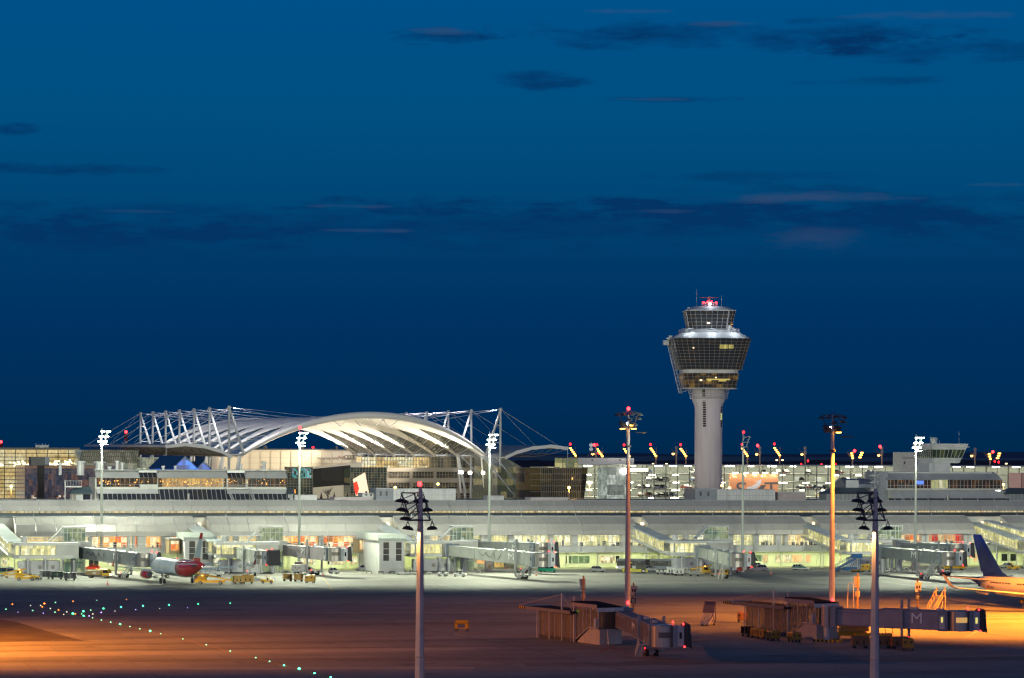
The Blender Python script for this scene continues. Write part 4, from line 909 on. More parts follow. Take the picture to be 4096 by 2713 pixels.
# ================================================================== CAR PARK
t = Tthing('multi_storey_car_park', 'open multi storey car park with glowing white decks behind the control tower', 'car park')
xa = onT(2330, 1900, DG).x; xb = onT(4300, 1900, DG).x; zr = onT(2700, 1863, DG).z
DH = 2.55
deckm = P('deck_concrete', (.50, .50, .46), .7, scale=.2)
mb = MB(); mb.box((xa, DG, zr), (xb, DG+34, zr+.35)); dec = []
for k in range(1, 6): z = zr-DH*k-.1; mb.box((xa, DG, z-.32), (xb, DG+34, z)); dec.append(z)
mb.build('deck_slabs', deckm, t)
MB().box((xa, DG+17, 0), (xb, DG+17.3, zr-.01)).build('core_wall', P('deck_inner_wall', (.42, .44, .38), .7, emit=(.95, 1, .72), es=.24), t)  # wall glow put in to brighten the deck interior
cl = MB(); x = xa
while x < xb: cl.box((x, DG-.15, 0), (x+.28, DG+.25, zr)); x += 4.1
x = xa
while x < xb: cl.box((x, DG+8, 0), (x+.4, DG+8.4, zr)); x += 8.2
cl.build('columns', P('column_grey', (.22, .22, .2), .6), t)
rl = MB(); x = xa
for k in range(5):
    for zz in (.45, .85): rl.tube((xa, DG-.2, dec[k]+zz), (xb, DG-.2, dec[k]+zz), .04, n=3)
rl.build('deck_railings', grey, t)
random.seed(21); lamps = 0
for k in range(5):
    z = (zr if k == 0 else dec[k-1]-.32)-.28; x = xa+2+random.random()
    while x < xb:
        if 0 <= (x-onT(2905, 1900, DG).x) and x < onT(3110, 1900, DG).x and k > 0: x += 4; continue
        w_ = random.choice((.75, .95, 1.3)) if k != 0 else random.uniform(.9, 1.7)
        if random.random() < .86 and lamps < 98:
            MB().box((x-w_, DG+1.2, z), (x+w_, DG+2.0, z+.27)).build('ceiling_lamp', whitelamp, t); lamps += 1
        x += random.choice((5.4, 8.2, 8.2)) if k else random.choice((5.2, 7.5, 9.5))
for k in range(5):
    z = (zr if k == 0 else dec[k-1]-.32)-.35
    for f in (.08, .25, .42, .6, .78, .94): lamp('deck_light', 'AREA', (xa+(xb-xa)*f, DG+4, z), 2300, (1, .96, .68), parent=t, shape='RECTANGLE', size=26, size_y=1.5)
# screened ramp at left
mb = MB()
a = onT(2392, 1900, DG-3).x; c = onT(2522, 1900, DG-3).x
for k in range(26): z = zr-.3-k*.5; mb.box((a, DG-3, z), (c, DG-2.85, z+.1))
mb.build('ramp_louvres', grey, t)
MB().box((a, DG-2.6, 3), (c, DG-2.4, zr-.6)).build('ramp_screen', lit('ramp_light', [(.62, .72, .62), (.8, .9, .8), (.42, .5, .42), (.25, .3, .26)], .8, 3.0, 3.3, detail=.6), t)
p = onT(2498, 1885, DG-3.4); MB().lathe([(.4, -.9), (1.4, -.4), (1.4, .4), (.4, .9)], tuple(p), 10).build('bright_floodlight', glow('garage_flood', (1, .96, .8), 22), t)
p = onT(2540, 1880, DG-3); MB().box((p.x-4, DG-3.2, p.z-.5), (p.x+4.5, DG-3, p.z+.5)).build('lit_ceiling_strip', glow('garage_strip', (1, .9, .65), 2.2), t)
lamp('ramp_flood', 'POINT', (onT(2498, 1885, DG-8).x, DG-8, onT(2498, 1885, DG-8).z), 160, (1, .95, .8), .5, t)
for (u0, u1, v0, v1) in ((3262, 3298, 1908, 1925), (3262, 3298, 1938, 1955), (3180, 3220, 1908, 1925), (3318, 3350, 1908, 1925), (3262, 3300, 1968, 1985)):
    a = onT(u0, v0, DG+3); c = onT(u1, v1, DG+3); MB().box((a.x, DG+3, c.z), (c.x, DG+3.2, a.z)).build('lit_stair_core', lit('stair_core_light', [(.85, .9, .7), (.95, .95, .8), (.7, .8, .5), (.9, .7, .25)], .85, 2, .8, detail=.3), t)
# parked cars on the decks
carcols = [dark, P('car_black', (.02, .02, .022), .3), P('car_grey', (.09, .095, .1), .3), P('car_wine', (.12, .02, .02), .3), P('car_blue', (.03, .05, .12), .3), silver]
protos = []
for m_ in carcols:
    q = thing('garage_car', 'x', 'car')
    MB().prism([(-2.1, .3), (-2.1, .85), (-1.6, 1.0), (1.2, .95), (2.05, .75), (2.1, .3)], -.85, .85).build('body', m_, q)
    MB().loft([[(-1.9, s_*.8, .95), (-1.3, s_*.65, 1.42), (.3, s_*.65, 1.42), (1.15, s_*.8, .92)] for s_ in (-1, 1)]).build('cabin', dark, q)
    for x in (-1.3, 1.3):
        for y in (-.75, .75): MB().wheel(x, y, .32, .32, .2, 8).build('wheel', black, q)
    protos.append([q, 0])
dn = ['top', 'second highest', 'middle', 'second lowest', 'lowest']
random.seed(4); ncar = 0
for k in range(5):
    z = dec[k]; x = onT(2575, 1900, DG).x
    while x < onT(3520, 1900, DG).x:
        u_here = 0
        bx0, bx1 = onT(2905, 1900, DG).x, onT(3115, 1900, DG).x
        if bx0 < x < bx1 and k > 0: x = bx1+1; continue
        prob = (.25, .38, .45, .8, .55)[k]
        if random.random() < prob:
            pr = random.choice(protos); w = toW(x, DG+3.0+random.random()*1.2, z); rz = TH+random.choice((math.pi/2, -math.pi/2))+random.uniform(-.25, .25)+random.choice((0, .5, -.5))
            side = 'left of the control tower' if x < onT(2832, 1900, DG).x else ('between tower and orange board' if x < bx0 else 'right of the orange board')
            cn = {0: 'black', 1: 'black', 2: 'dark grey', 3: 'wine red', 4: 'dark blue', 5: 'silver'}[protos.index(pr)]
            lab = '# %s car from the left on the %s deck of the car park' % (cn, dn[k])
            if pr[1] == 0: pr[0].location = w; pr[0].rotation_euler = (0, 0, rz); pr[0]['label'] = lab; pr[0]['group'] = 'cars parked on the car park decks'; pr[1] = 1
            else: dup(pr[0], w, rz, lab, 'cars parked on the car park decks')
            ncar += 1
        x += 2.7
# orange billboard
DBB = DG-4
t = Tthing('orange_billboard', 'large orange lit advertising board with white swoosh and grey letters right of the tower', 'billboard')
bb = P('billboard_orange', (.9, .42, .20), .6, scale=.3, var=.05, emit=(1, .38, .16), es=.4)
a = onT(2920, 1896, DBB); c = onT(3112, 2003, DBB)
MB().box((a.x, DBB, c.z), (c.x, DBB+1, a.z)).build('board', bb, t)
LZ = lambda u, v: onT(u, v, DBB-.12)
p = LZ(2966, 1948); lt_grey = P('board_grey', (.28, .27, .26), .5)
text('letter_s', 'S', 7.2, lt_grey, t, (p.x, DBB-.1, p.z-1.2), sx=1.35)
p = LZ(3085, 1948); text('letter_t', 'T', 7.2, lt_grey, t, (p.x, DBB-.1, p.z-1.2), sx=1.2)
q = [LZ(2988, 1950), LZ(3005, 1946), LZ(3022, 1938), LZ(3030, 1928), LZ(3018, 1930), LZ(3045, 1917), LZ(3044, 1932), LZ(3038, 1945), LZ(3018, 1958), LZ(2988, 1960)]
q2 = [LZ(2988, 1930), LZ(3002, 1930), LZ(3012, 1948), LZ(3030, 1968), LZ(3000, 1968)]
MB().loft([[(p.x, DBB-.12, p.z) for p in q], [(p.x, DBB-.02, p.z) for p in q]]).build('white_swoosh', P('board_white', (.8, .8, .78), .5, emit=(1, .95, .9), es=.3), t)
q = [LZ(2989, 1960), LZ(3002, 1958), LZ(3000, 1972), LZ(2989, 1972)]
MB().loft([[(p.x, DBB-.12, p.z) for p in q], [(p.x, DBB-.02, p.z) for p in q]]).build('white_letter', MATS['board_white'], t)
q = [LZ(3032, 1958), LZ(3046, 1940), LZ(3066, 1940), LZ(3052, 1958), LZ(3060, 1972), LZ(3040, 1972)]
MB().loft([[(p.x, DBB-.12, p.z) for p in q], [(p.x, DBB-.02, p.z) for p in q]]).build('grey_letter', lt_grey, t)
for u in (2936, 2977, 3018, 3055, 3095):
    p = LZ(u, 1893); MB().box((p.x-.9, DBB-1.6, p.z), (p.x+.9, DBB-1.2, p.z+.25)).build('board_lamp', glow('board_lamp', (1, .9, .7), 18), t)
    lp = (p.x, DBB-1.5, p.z+.4); lamp('board_spot', 'SPOT', lp, 6500, (1, .85, .6), .2, t, rot=aim(lp, (p.x, DBB+.3, p.z-7)), spot_size=math.radians(95), spot_blend=.8)
# tail right of garage
t, *_ = block('hangar_end', 'pale pink lit louvred building at the far right behind the pier', 'building', 4085, 4300, 1893, 150, 10, P('pink_louvre', (.5, .36, .33), .6, emit=(1, .5, .4), es=.15))
grid(t, 'louvre_grid', 4085, 4300, 1893, 1990, 150, 4, 16, P('office_frame', (.24, .22, .19)), .12)
t, *_ = block('control_room_tower', 'pale concrete block with tiny windows left of the small apron tower', 'building', 3608, 3662, 1809, 165, 8, P('plant_wall2', (.50, .50, .46), .6, emit=(1, 1, .85), es=.05))
panel(t, 'window', 3615, 3621, 1846, 1858, 165, dgrey); panel(t, 'window_band', 3608, 3662, 1831, 1834, 165, dgrey)

# ================================================================== ROOFTOP BUILDINGS ON THE PIER
blocks = [(1505, 1573, 1955, 'blue grey panelled rooftop box, left half of the long one behind the near mast', clade, 30, 8), (1573, 1823, 1957, 'long pale ribbed rooftop plant box behind the left near mast', cladm, 30, 9),
 (1178, 1268, 1982, 'small pale rooftop box right of the airside lounge', cladm, 30, 6), (1338, 1488, 1991, 'low pinkish rooftop box in front of the bare tree', P('pinkish_clad', (.5, .42, .45), .5, scale=.3), 31, 6),
 (1450, 1504, 1975, 'small pale rooftop box left of the blue grey box', lgrey, 33, 6), (2123, 2272, 1992, 'low pinkish rooftop box below the dark glass block', P('pinkish_clad', (.5, .42, .45)), 30, 6),
 (2781, 2868, 1957, 'blue grey rooftop box at the foot of the control tower', clade, 30, 10), (2868, 3101, 1960, 'long pale ribbed rooftop box below the orange board', cladm, 30, 10),
 (3112, 3222, 1972, 'mauve rooftop box right of the orange board foot', P('mauve_clad', (.38, .32, .33), .6), 31, 8), (1950, 2016, 1985, 'small pale rooftop box behind the third flood mast', lgrey, 34, 5)]
for u0, u1, vt, lab, m_, d, dep in blocks:
    t, x0, x1, zt = block('rooftop_box', lab, 'rooftop box', u0, u1, vt, d, dep, m_, group='plant boxes on the pier roof')
    MB().box((x0-.1, d-.1, zt), (x1+.1, d+dep+.1, zt+.14)).build('coping', lgrey, t)
    if 'ribbed' in lab:
        mb = MB(); n = int((x1-x0)/.95)
        for i in range(n): x = x0+(x1-x0)*i/n; mb.box((x, d-.05, 17.3), (x+.06, d-.002, zt))
        mb.box((x0, d-.055, (zt+17.3)/2-.05), (x1, d-.003, (zt+17.3)/2+.05)); mb.build('cladding_joints', P('joint_grey', (.34, .35, .38)), t)
    if 'blue grey' in lab:
        for f in (.2, .55): MB().box((x0+(x1-x0)*f, d-.05, 18.6), (x0+(x1-x0)*f+.6, d-.002, 19.9)).build('vent', dgrey, t)
def sloped_lounge(name, label, u0, u1, dark_row):
    """two storey airside lounge on the pier roof"""
    t = Tthing(name, label, 'building', 'lounge storeys on the pier roof')
    a = onT(u0, 1950, 30).x; c = onT(u1, 1950, 30).x; z = lambda v: 32-(v-1790-(u0+u1)/2*TR+2048*TR)/14.6
    r = dict(a=a, c=c, t=t, z=z); return r
# left lounge
R_ = sloped_lounge('airside_lounge', 'long airside lounge with warm lit restaurant windows behind the first flood mast', 382, 1148, 0); t = R_['t']
ZZ = lambda v, u=700, d=30: onT(u, v, d).z
xs = lambda u: onT(u, 1930, 30).x
zB, z1_, z2_, z3_, z4_ = 17.3, ZZ(1970), ZZ(1953), ZZ(1911), ZZ(1880)
MB().box((xs(382), 31.2, zB), (xs(1148), 44, z3_)).build('core', offwhite, t)
MB().box((xs(380), 30.6, z4_-.15), (xs(1150), 44.5, z4_)).build('roof', lgrey, t)
rest = lit('restaurant_dim', [(.06, .03, .01), (.12, .05, .015), (.04, .02, .01), (.2, .09, .02), (.03, .02, .015)], .9, 1.0, 1.3, base=(.02, .02, .02), detail=.7, gloss=.1)
gold = lit('restaurant_gold', [(.85, .42, .05), (.7, .31, .03), (.95, .55, .10), (.45, .2, .025)], .7, 1.6, 1.4, detail=.7)
dk = lit('lounge_dark', [(.01, .012, .018), (.014, .016, .022), (.02, .018, .014)], 1, 1.2, 2, base=(.02, .022, .03), gloss=.1)
winrow = [(387, 556, rest), (558, 628, rest), (632, 648, rest), (648, 890, gold), (894, 906, rest), (912, 982, rest), (992, 1146, rest)]
for u0, u1, m_ in winrow: panel(t, 'window_band', u0, u1, 1912, 1948, 31.2, m_, .1)
mb = MB(); x = xs(387)
while x < xs(1147): mb.box((x, 30.95, z2_), (x+.055, 31.09, z3_)); x += 1.27
mb.box((xs(387), 30.95, ZZ(1939)), (xs(1147), 31.08, ZZ(1939)+.07)); mb.build('window_mullions', P('mullion_mid_grey', (.26, .27, .29), .5), t)
random.seed(9); mb = MB()
for i in range(85):
    u = random.uniform(392, 1140); p = onT(u, random.gauss(1926 if not 648 < u < 890 else 1931, 6), 30.94); r = random.uniform(.04, .13); mb.box((p.x-r, 30.9, p.z-r), (p.x+r, 30.94, p.z+r))
mb.build('restaurant_lamps', glow('restaurant_lamps', (1, .48, .10), 1.6), t)
up = MB(); ur = MB()
for u0, u1 in ((384, 558), (630, 912), (982, 1148)):
    x0, x1 = xs(u0), xs(u1); up.loft([[(x0, 30.0, z3_-.05), (x0, 33, z4_), (x0, 33.1, z4_-.1), (x0, 30.1, z3_-.15)], [(x1, 30.0, z3_-.05), (x1, 33, z4_), (x1, 33.1, z4_-.1), (x1, 30.1, z3_-.15)]])
    n = round((x1-x0)/4.7)
    for i in range(n+1): x = x0+(x1-x0)*i/n; ur.tube((x, 29.95, z3_), (x, 32.95, z4_+.05), .07, n=4)
up.build('sloped_panels', P('sloped_panel', (.42, .43, .45), .45, scale=.15), t); ur.build('panel_ribs', lgrey, t)
for u0, u1 in ((558, 630), (912, 982)):
    x0, x1 = xs(u0), xs(u1); MB().loft([[(x0, 30.1, z3_), (x0, 32.5, ZZ(1891))], [(x1, 30.1, z3_), (x1, 32.5, ZZ(1891))]], caps=False, closed=False).build('dark_window', dk, t)
    MB().box((x0, 31.0, ZZ(1891)), (x1, 33, z4_)).build('white_panel', lgrey, t)
    mb = MB()
    for i in range(5): x = x0+(x1-x0)*i/4; mb.tube((x, 30.0, z3_), (x, 32.45, ZZ(1891)), .06, n=4)
    mb.build('window_mullions', lgrey, t)
MB().box((xs(380), 30.3, ZZ(1957)), (xs(1150), 31.2, z2_)).box((xs(560), 30.2, z2_), (xs(632), 31.15, ZZ(1939))).build('parapet', offwhite, t)
lw = MB(); x0, x1 = xs(390), xs(632); pp = lambda xa_, xb_, zt_, m_, nm: MB().loft([[(xa_, 27.2, zB), (xa_, 30.2, zt_)], [(xb_, 27.2, zB), (xb_, 30.2, zt_)]], caps=False, closed=False).build(nm, m_, t)
pp(xs(390), xs(1152), ZZ(1957), dk, 'lower_dark_glazing')
for u0, u1 in ((386, 632), (906, 1150)):
    MB().loft([[(xs(u0), 28.65, ZZ(1975)), (xs(u0), 30.1, ZZ(1957))], [(xs(u1), 28.65, ZZ(1975)), (xs(u1), 30.1, ZZ(1957))]], caps=False, closed=False).build('lower_white_panels', P('sloped_panel', (.42, .43, .45)), t)
mb = MB(); x = xs(390)
while x < xs(1152): mb.tube((x, 27.1, zB), (x, 30.1, ZZ(1957)), .06, n=4); x += 1.27*1.0
mb.build('lower_mullions', lgrey, t)
mb = MB()
for u in (915, 1000):      # access ladders
    a = onT(u+12, 2003, 27).x; c = onT(u-10, 1950, 29.6).x
    for dx in (0, .7): mb.tube((a+dx, 26.8, 17.4), (c+dx, 29.6, ZZ(1950)), .06, n=4)
    for i in range(14): f = i/14; q = Vector((a, 26.8, 17.4)).lerp(Vector((c, 29.6, ZZ(1950))), f); mb.tube(q, q+Vector((.7, 0, 0)), .05, n=4)
mb.box((xs(905), 29.2, ZZ(1956)), (xs(990), 30, ZZ(1952))).tube((xs(905), 29.2, ZZ(1943)), (xs(990), 29.2, ZZ(1943)), .06, n=4); mb.build('access_ladders', lgrey, t)
for (u0, u1, vt) in ((458, 480, 1842), (480, 498, 1850), (232, 250, 1850), (428, 448, 1865), (300, 345, 1843), (372, 425, 1845), (895, 906, 1868), (955, 970, 1856), (1046, 1066, 1846), (1042, 1060, 1864), (645, 660, 1863), (695, 708, 1863)):
    a = onT(u0, vt, 36); c = onT(u1, vt, 36); r = (c.x-a.x)/2; th = Tthing('roof_ventilator', '# pale roof ventilator from the left on and beside the airside lounge roof', 'ventilator', 'ventilators on the lounge roof')
    zb = z4_ if u0 > 380 else 24
    MB().lathe([(r*.7, zb), (r*.7, a.z-.5), (r, a.z-.5), (r, a.z-.1), (r*.8, a.z)], ((a.x+c.x)/2, 36, 0), 12).build('cowl', lgrey, th)
# blue lit gable roofs
for u0, u1, um, vt, vb, lab in ((634, 790, 740, 1828, 1876, 'blue lit gabled glass roof between lounge and canopy wing'), (788, 842, 815, 1851, 1876, 'small dark blue gabled roof right of the large blue gable')):
    t = Tthing('gabled_roof', lab, 'roof', 'blue gabled roofs'); d = 60
    A, B, Cc = onT(u0+60 if u0 < 700 else u0, vb, d), onT(um, vt, d), onT(u1, vb, d)
    MB().loft([[(A.x, d, 12), (A.x, d, A.z), (B.x, d, B.z), (Cc.x, d, A.z), (Cc.x, d, 12)], [(A.x-5, d+12, 12), (A.x-5, d+12, A.z), (B.x-5, d+12, B.z), (Cc.x-5, d+12, A.z), (Cc.x-5, d+12, 12)]]).build('gable_glass', lit('blue_gable', [(.004, .07, .45), (.01, .12, .8), (.003, .03, .22), (.02, .22, .95)], 1.3, 1.2, 1.4, detail=.6), t)
    MB().loft([[(A.x-.4, d-.3, A.z), (B.x, d-.3, B.z+.3), (Cc.x+.4, d-.3, A.z), (B.x, d-.3, B.z-.1)], [(A.x-5.4, d+12, A.z), (B.x-5, d+12, B.z+.3), (Cc.x-4.6, d+12, A.z), (B.x-5, d+12, B.z-.1)]]).build('roof', P('navy_roof', (.01, .05, .16), .4), t)
t = Tthing('gate_pavilion', 'small dark hipped roof hut and balcony left of the lounge', 'hut'); a, c = onT(288, 1975, 28), onT(366, 1975, 28)
MB().box((a.x, 28, 17.3), (c.x, 33, a.z)).build('wall', P('hut_wall', (.4, .42, .44), .5), t)
MB().loft([[(a.x-.8, 27.3, a.z), (c.x+.3, 27.3, a.z), (c.x+.3, 33, a.z), (a.x-.8, 33, a.z)], [(a.x+1.2, 30, onT(300, 1948, 30).z), (c.x, 30, onT(300, 1948, 30).z), (c.x, 31, onT(300, 1948, 30).z), (a.x+1.2, 31, onT(300, 1948, 30).z)]]).build('roof', P('hip_roof', (.06, .09, .11), .5), t)
panel(t, 'window', 332, 362, 1977, 2001, 28, dark); panel(t, 'window', 290, 303, 1977, 2001, 28, pal)
mb = MB(); a, c = onT(258, 1945, 28), onT(326, 1945, 28)
mb.box((a.x, 27.5, a.z-.3), (c.x, 29, a.z)).tube((a.x, 27.5, a.z+1.4), (c.x, 27.5, a.z+1.4), .06, n=4).tube((a.x+.1, 27.5, 17.3), (a.x+.1, 27.5, a.z+1.6), .14, n=5)
for i in range(7): mb.tube((a.x+(c.x-a.x)*i/6, 27.5, a.z), (a.x+(c.x-a.x)*i/6, 27.5, a.z+1.4), .04, n=4)
mb.build('balcony', lgrey, t)
# right lounge with sloped panels
t = Tthing('apron_lounge', 'long lounge storey with dark red lit windows under the small apron tower', 'building', 'lounge storeys on the pier roof')
xr = lambda u: onT(u, 1940, 30).x; ZR = lambda v: onT(3780, v, 30).z
MB().box((xr(3540), 31.2, zB), (xr(3990), 46, ZR(1918))).build('core', offwhite, t)
MB().box((xr(3540), 33.2, ZR(1918)), (xr(3985), 46, ZR(1889))).build('upper_core', offwhite, t)
o = MB().loft([[(xr(3550), 30.2, ZR(1919)), (xr(3550)-1.0, 34, ZR(1888))], [(xr(4010), 30.2, ZR(1919)), (xr(4010)-1.0, 34, ZR(1888))]], caps=False, closed=False).build('sloped_panels', P('sloped_panel', (.42, .43, .45)), t)
mb = MB()
for i in range(9): x = xr(3550)+(xr(4010)-xr(3550))*i/8; mb.tube((x, 30.1, ZR(1919)), (x-1, 33.9, ZR(1888)+.03), .07, n=4)
mb.build('panel_ribs', lgrey, o)
rw = lit('apron_lounge_windows', [(.02, .012, .01), (.05, .012, .008), (.03, .02, .015), (.09, .04, .012), (.015, .012, .012)], .9, 1.1, 1.6, base=(.02, .02, .02), detail=.7, gloss=.1)
panel(t, 'window_band', 3552, 3722, 1920, 1954, 31.2, rw, .1); panel(t, 'lit_window', 3724, 3790, 1920, 1954, 31.2, lit('lounge_pale', [(.62, .6, .25), (.45, .45, .2), (.8, .78, .5)], .9, 1, 3, detail=.3), .1); panel(t, 'window_band', 3792, 4008, 1920, 1954, 31.2, rw, .1)
panel(t, 'screen', 3662, 3694, 1923, 1938, 31.09, glow('blue_screens', (.12, .25, .9), .8), .05)
mb = MB(); x = xr(3552)
while x < xr(4010): mb.box((x, 30.95, ZR(1954)), (x+.08, 31.09, ZR(1919))); x += 1.13
mb.box((xr(3552), 30.95, ZR(1943)), (xr(4010), 31.08, ZR(1943)+.06)); mb.build('window_mullions', lgrey, t)
MB().box((xr(3548), 30.0, ZR(1961)), (xr(4012), 31.2, ZR(1954))).build('ledge', offwhite, t)
o = MB().loft([[(xr(3556)+.6, 27.6, ZR(1993)), (xr(3556), 30, ZR(1964))], [(xr(4018)+.6, 27.6, ZR(1993)), (xr(4018), 30, ZR(1964))]], caps=False, closed=False).build('lower_sloped_panels', P('sloped_panel', (.42, .43, .45)), t)
MB().box((xr(3560), 27.9, zB), (xr(4024), 31, ZR(1992)-.1)).build('lower_dark_band', dk, t)
mb = MB()
for i in range(8): x = xr(3556)+(xr(4018)-xr(3556))*i/7; mb.tube((x+.9, 26.9, zB), (x, 29.95, ZR(1963)), .09, n=4)
mb.build('panel_ribs', lgrey, o)
mb = MB(); 
for u in (3578,):
    a = onT(3610, 2003, 27).x; c = onT(u, 1955, 29.6).x
    for dx in (0, .7): mb.tube((a+dx, 26.8, 17.4), (c+dx, 29.6, ZR(1955)), .06, n=4)
    for i in range(14): f = i/14; q = Vector((a, 26.8, 17.4)).lerp(Vector((c, 29.6, ZR(1955))), f); mb.tube(q, q+Vector((.7, 0, 0)), .05, n=4)
mb.tube((xr(3588), 29.3, ZR(1941)), (xr(3656), 29.3, ZR(1941)), .06, n=4)
for i in range(12): x = xr(3588)+(xr(3656)-xr(3588))*i/11; mb.tube((x, 29.3, ZR(1953)), (x, 29.3, ZR(1941)), .04, n=4)
mb.build('access_ladders', lgrey, t)
# small apron tower
t = Tthing('apron_tower', 'small white apron control tower with slanted dark windows, above the lounge', 'control tower')
F_ = lambda u, v: onT(u, v, 36)
f0, f1 = F_(3729, 1775).x, F_(3875, 1775).x; g0, g1 = F_(3738, 1853).x, F_(3846, 1853).x; dp = 15
lv = [(1775, 0), (1788, .18), (1799, .32), (1832, .72), (1853, 1.0)]
def ringT(fr_, z, e=0):
    x0 = f0+(g0-f0)*fr_-e; x1 = f1+(g1-f1)*fr_+e; y0 = 36+1.6*fr_-e; y1 = 36+dp-3*fr_+e
    return [(x0, y0, z), (x1, y0, z), (x1, y1, z), (x0, y1, z)]
zz_ = [F_(3800, v).z for v, _ in lv]
MB().loft([ringT(lv[0][1], zz_[0]), ringT(lv[2][1], zz_[2])]).build('roof_band', white, t)
MB().loft([ringT(lv[2][1], zz_[2], -.12), ringT(lv[3][1], zz_[3], -.12)]).build('cab_window', lit('apron_cab_glass', [(.012, .018, .012), (.02, .03, .015), (.014, .02, .014), (.06, .07, .02)], .9, 1.3, 5, base=(.02, .03, .025), detail=.5, gloss=.08), t)
MB().loft([ringT(lv[3][1], zz_[3]), ringT(lv[4][1], zz_[4])]).build('lower_band', white, t)
mb = MB(); A, B = ringT(lv[2][1], zz_[2], -.05), ringT(lv[3][1], zz_[3], -.05)
for i in range(9): f = i/8; mb.tube(Vector(A[0]).lerp(Vector(A[1]), f), Vector(B[0]).lerp(Vector(B[1]), f), .08, n=4); mb.tube(Vector(A[0]).lerp(Vector(A[3]), f), Vector(B[0]).lerp(Vector(B[3]), f), .08, n=4)
mb.build('window_mullions', lgrey, t)
mb = MB(); mb.box((f0-.1, 35.8, zz_[1]-.12), (f1+.1, 35.95, zz_[1]+.12)); mb.build('gutter', white, t)
MB().box((F_(3727, 1870).x, 38, 17), (F_(3812, 1870).x, 47, zz_[4]+.01)).build('stem', cladm, t)
MB().lathe([(.9, zz_[0]), (.9, zz_[0]+.8), (1.1, zz_[0]+.85), (1.1, zz_[0]+1.5), (.7, zz_[0]+1.8)], (F_(3768, 1775).x, 42, 0), 12).build('roof_ventilator', white, t)
mb = MB()
for dx, h in ((0, 2.2), (3, .9), (9, 3.6)): mb.tube((f0+1+dx, 40, zz_[0]), (f0+1+dx, 40, zz_[0]+h), .04, n=4)
mb.build('aerials', lgrey, t)
# helical stair, aircraft-body shaped plant and hipped roofs left of lounge
t = Tthing('spiral_stair', 'pale spiral stair tower left of the right-hand lounge', 'stair'); p = onT(3500, 1960, 29)
mb = MB(); mb.tube((p.x, 29, 17.3), (p.x, 29, ZR(1866)), .16, n=6)
for i in range(60):
    a = i*.42; z = 17.6+i*.135; mb.tube((p.x, 29, z), (p.x+1.5*math.cos(a), 29+1.5*math.sin(a), z), .06, n=3); a2 = a+.42
    for hh in (0, .9): mb.tube((p.x+1.5*math.cos(a), 29+1.5*math.sin(a), z+hh), (p.x+1.5*math.cos(a2), 29+1.5*math.sin(a2), z+hh+.135), .06, n=3)
mb.build('stair', lgrey, t)
t, *_ = block('grey_service_tower', 'blue grey service tower between spiral stair and lounge', 'building', 3505, 3552, 1886, 31, 8, P('grey_blue_wall', (.26, .29, .33), .5))
t, x0, x1, zt = block('rooftop_duct_house', 'dark blue grey duct house with round top and pale screen left of the spiral stair', 'plant room', 3358, 3482, 1951, 32, 8, dgrey)
a = onT(3358, 1915, 36); c = onT(3474, 1915, 36); MB().loft([[(a.x, 32+4-4*math.cos(q/8*math.pi), 20+((a.z-20))*math.sin(q/8*math.pi)**.6) for q in range(9)], [(c.x, 36-4*math.cos(q/8*math.pi), 20+(a.z-20)*math.sin(q/8*math.pi)**.6) for q in range(9)]]).build('curved_duct', P('duct_metal', (.18, .21, .27), .35, .4), t)
panel(t, 'pale_screen', 3383, 3433, 1921, 1951, 31.5, lgrey, .3)
for u0, u1, lab in ((3302, 3482, 'long dark hipped roof house left of the right-hand lounge'), (4020, 4240, 'dark hipped roof house right of the right-hand lounge'), (1146, 1180, 'small dark hipped roof corner right of the left lounge')):
    t = Tthing('hipped_roof_house', lab, 'building', 'hipped roof houses on the pier'); a, c = onT(u0, 1976, 27.5), onT(u1, 1976, 27.5); zt = onT(u0, 1952, 30).z
    MB().box((a.x+.5, 28, 17.3), (c.x-.5, 34, a.z)).build('wall', P('hip_wall', (.22, .24, .26), .5), t)
    e = min(3, (c.x-a.x)*.3)
    MB().loft([[(a.x, 27.4, a.z), (c.x, 27.4, a.z), (c.x, 35, a.z), (a.x, 35, a.z)], [(a.x+e, 30.5, zt), (c.x-e*.2, 30.5, zt), (c.x-e*.2, 31.5, zt), (a.x+e, 31.5, zt)]]).build('roof', corr('hip_corrugated', (.07, .09, .11), .8), t)
    mb = MB(); x = a.x+.6
    while x < c.x-.5: mb.box((x, 27.9, 17.3), (x+.08, 27.99, a.z)); x += 1.2
    mb.build('wall_posts', lgrey, t)
for u, v0, v1, lab in ((754, 1975, 2004, 'steel flue on the pier roof before the left lounge'), (3792, 1980, 2007, 'steel flue on the pier roof before the right lounge')):
    p = onT(u, v0, 26.5); th = Tthing('steel_flue', lab, 'flue', 'steel flues on the pier roof'); MB().lathe([(.33, 16.9), (.33, p.z-.15), (.38, p.z-.15), (.38, p.z)], (p.x, 26.5, 0), 12).build('pipe', steel, th)
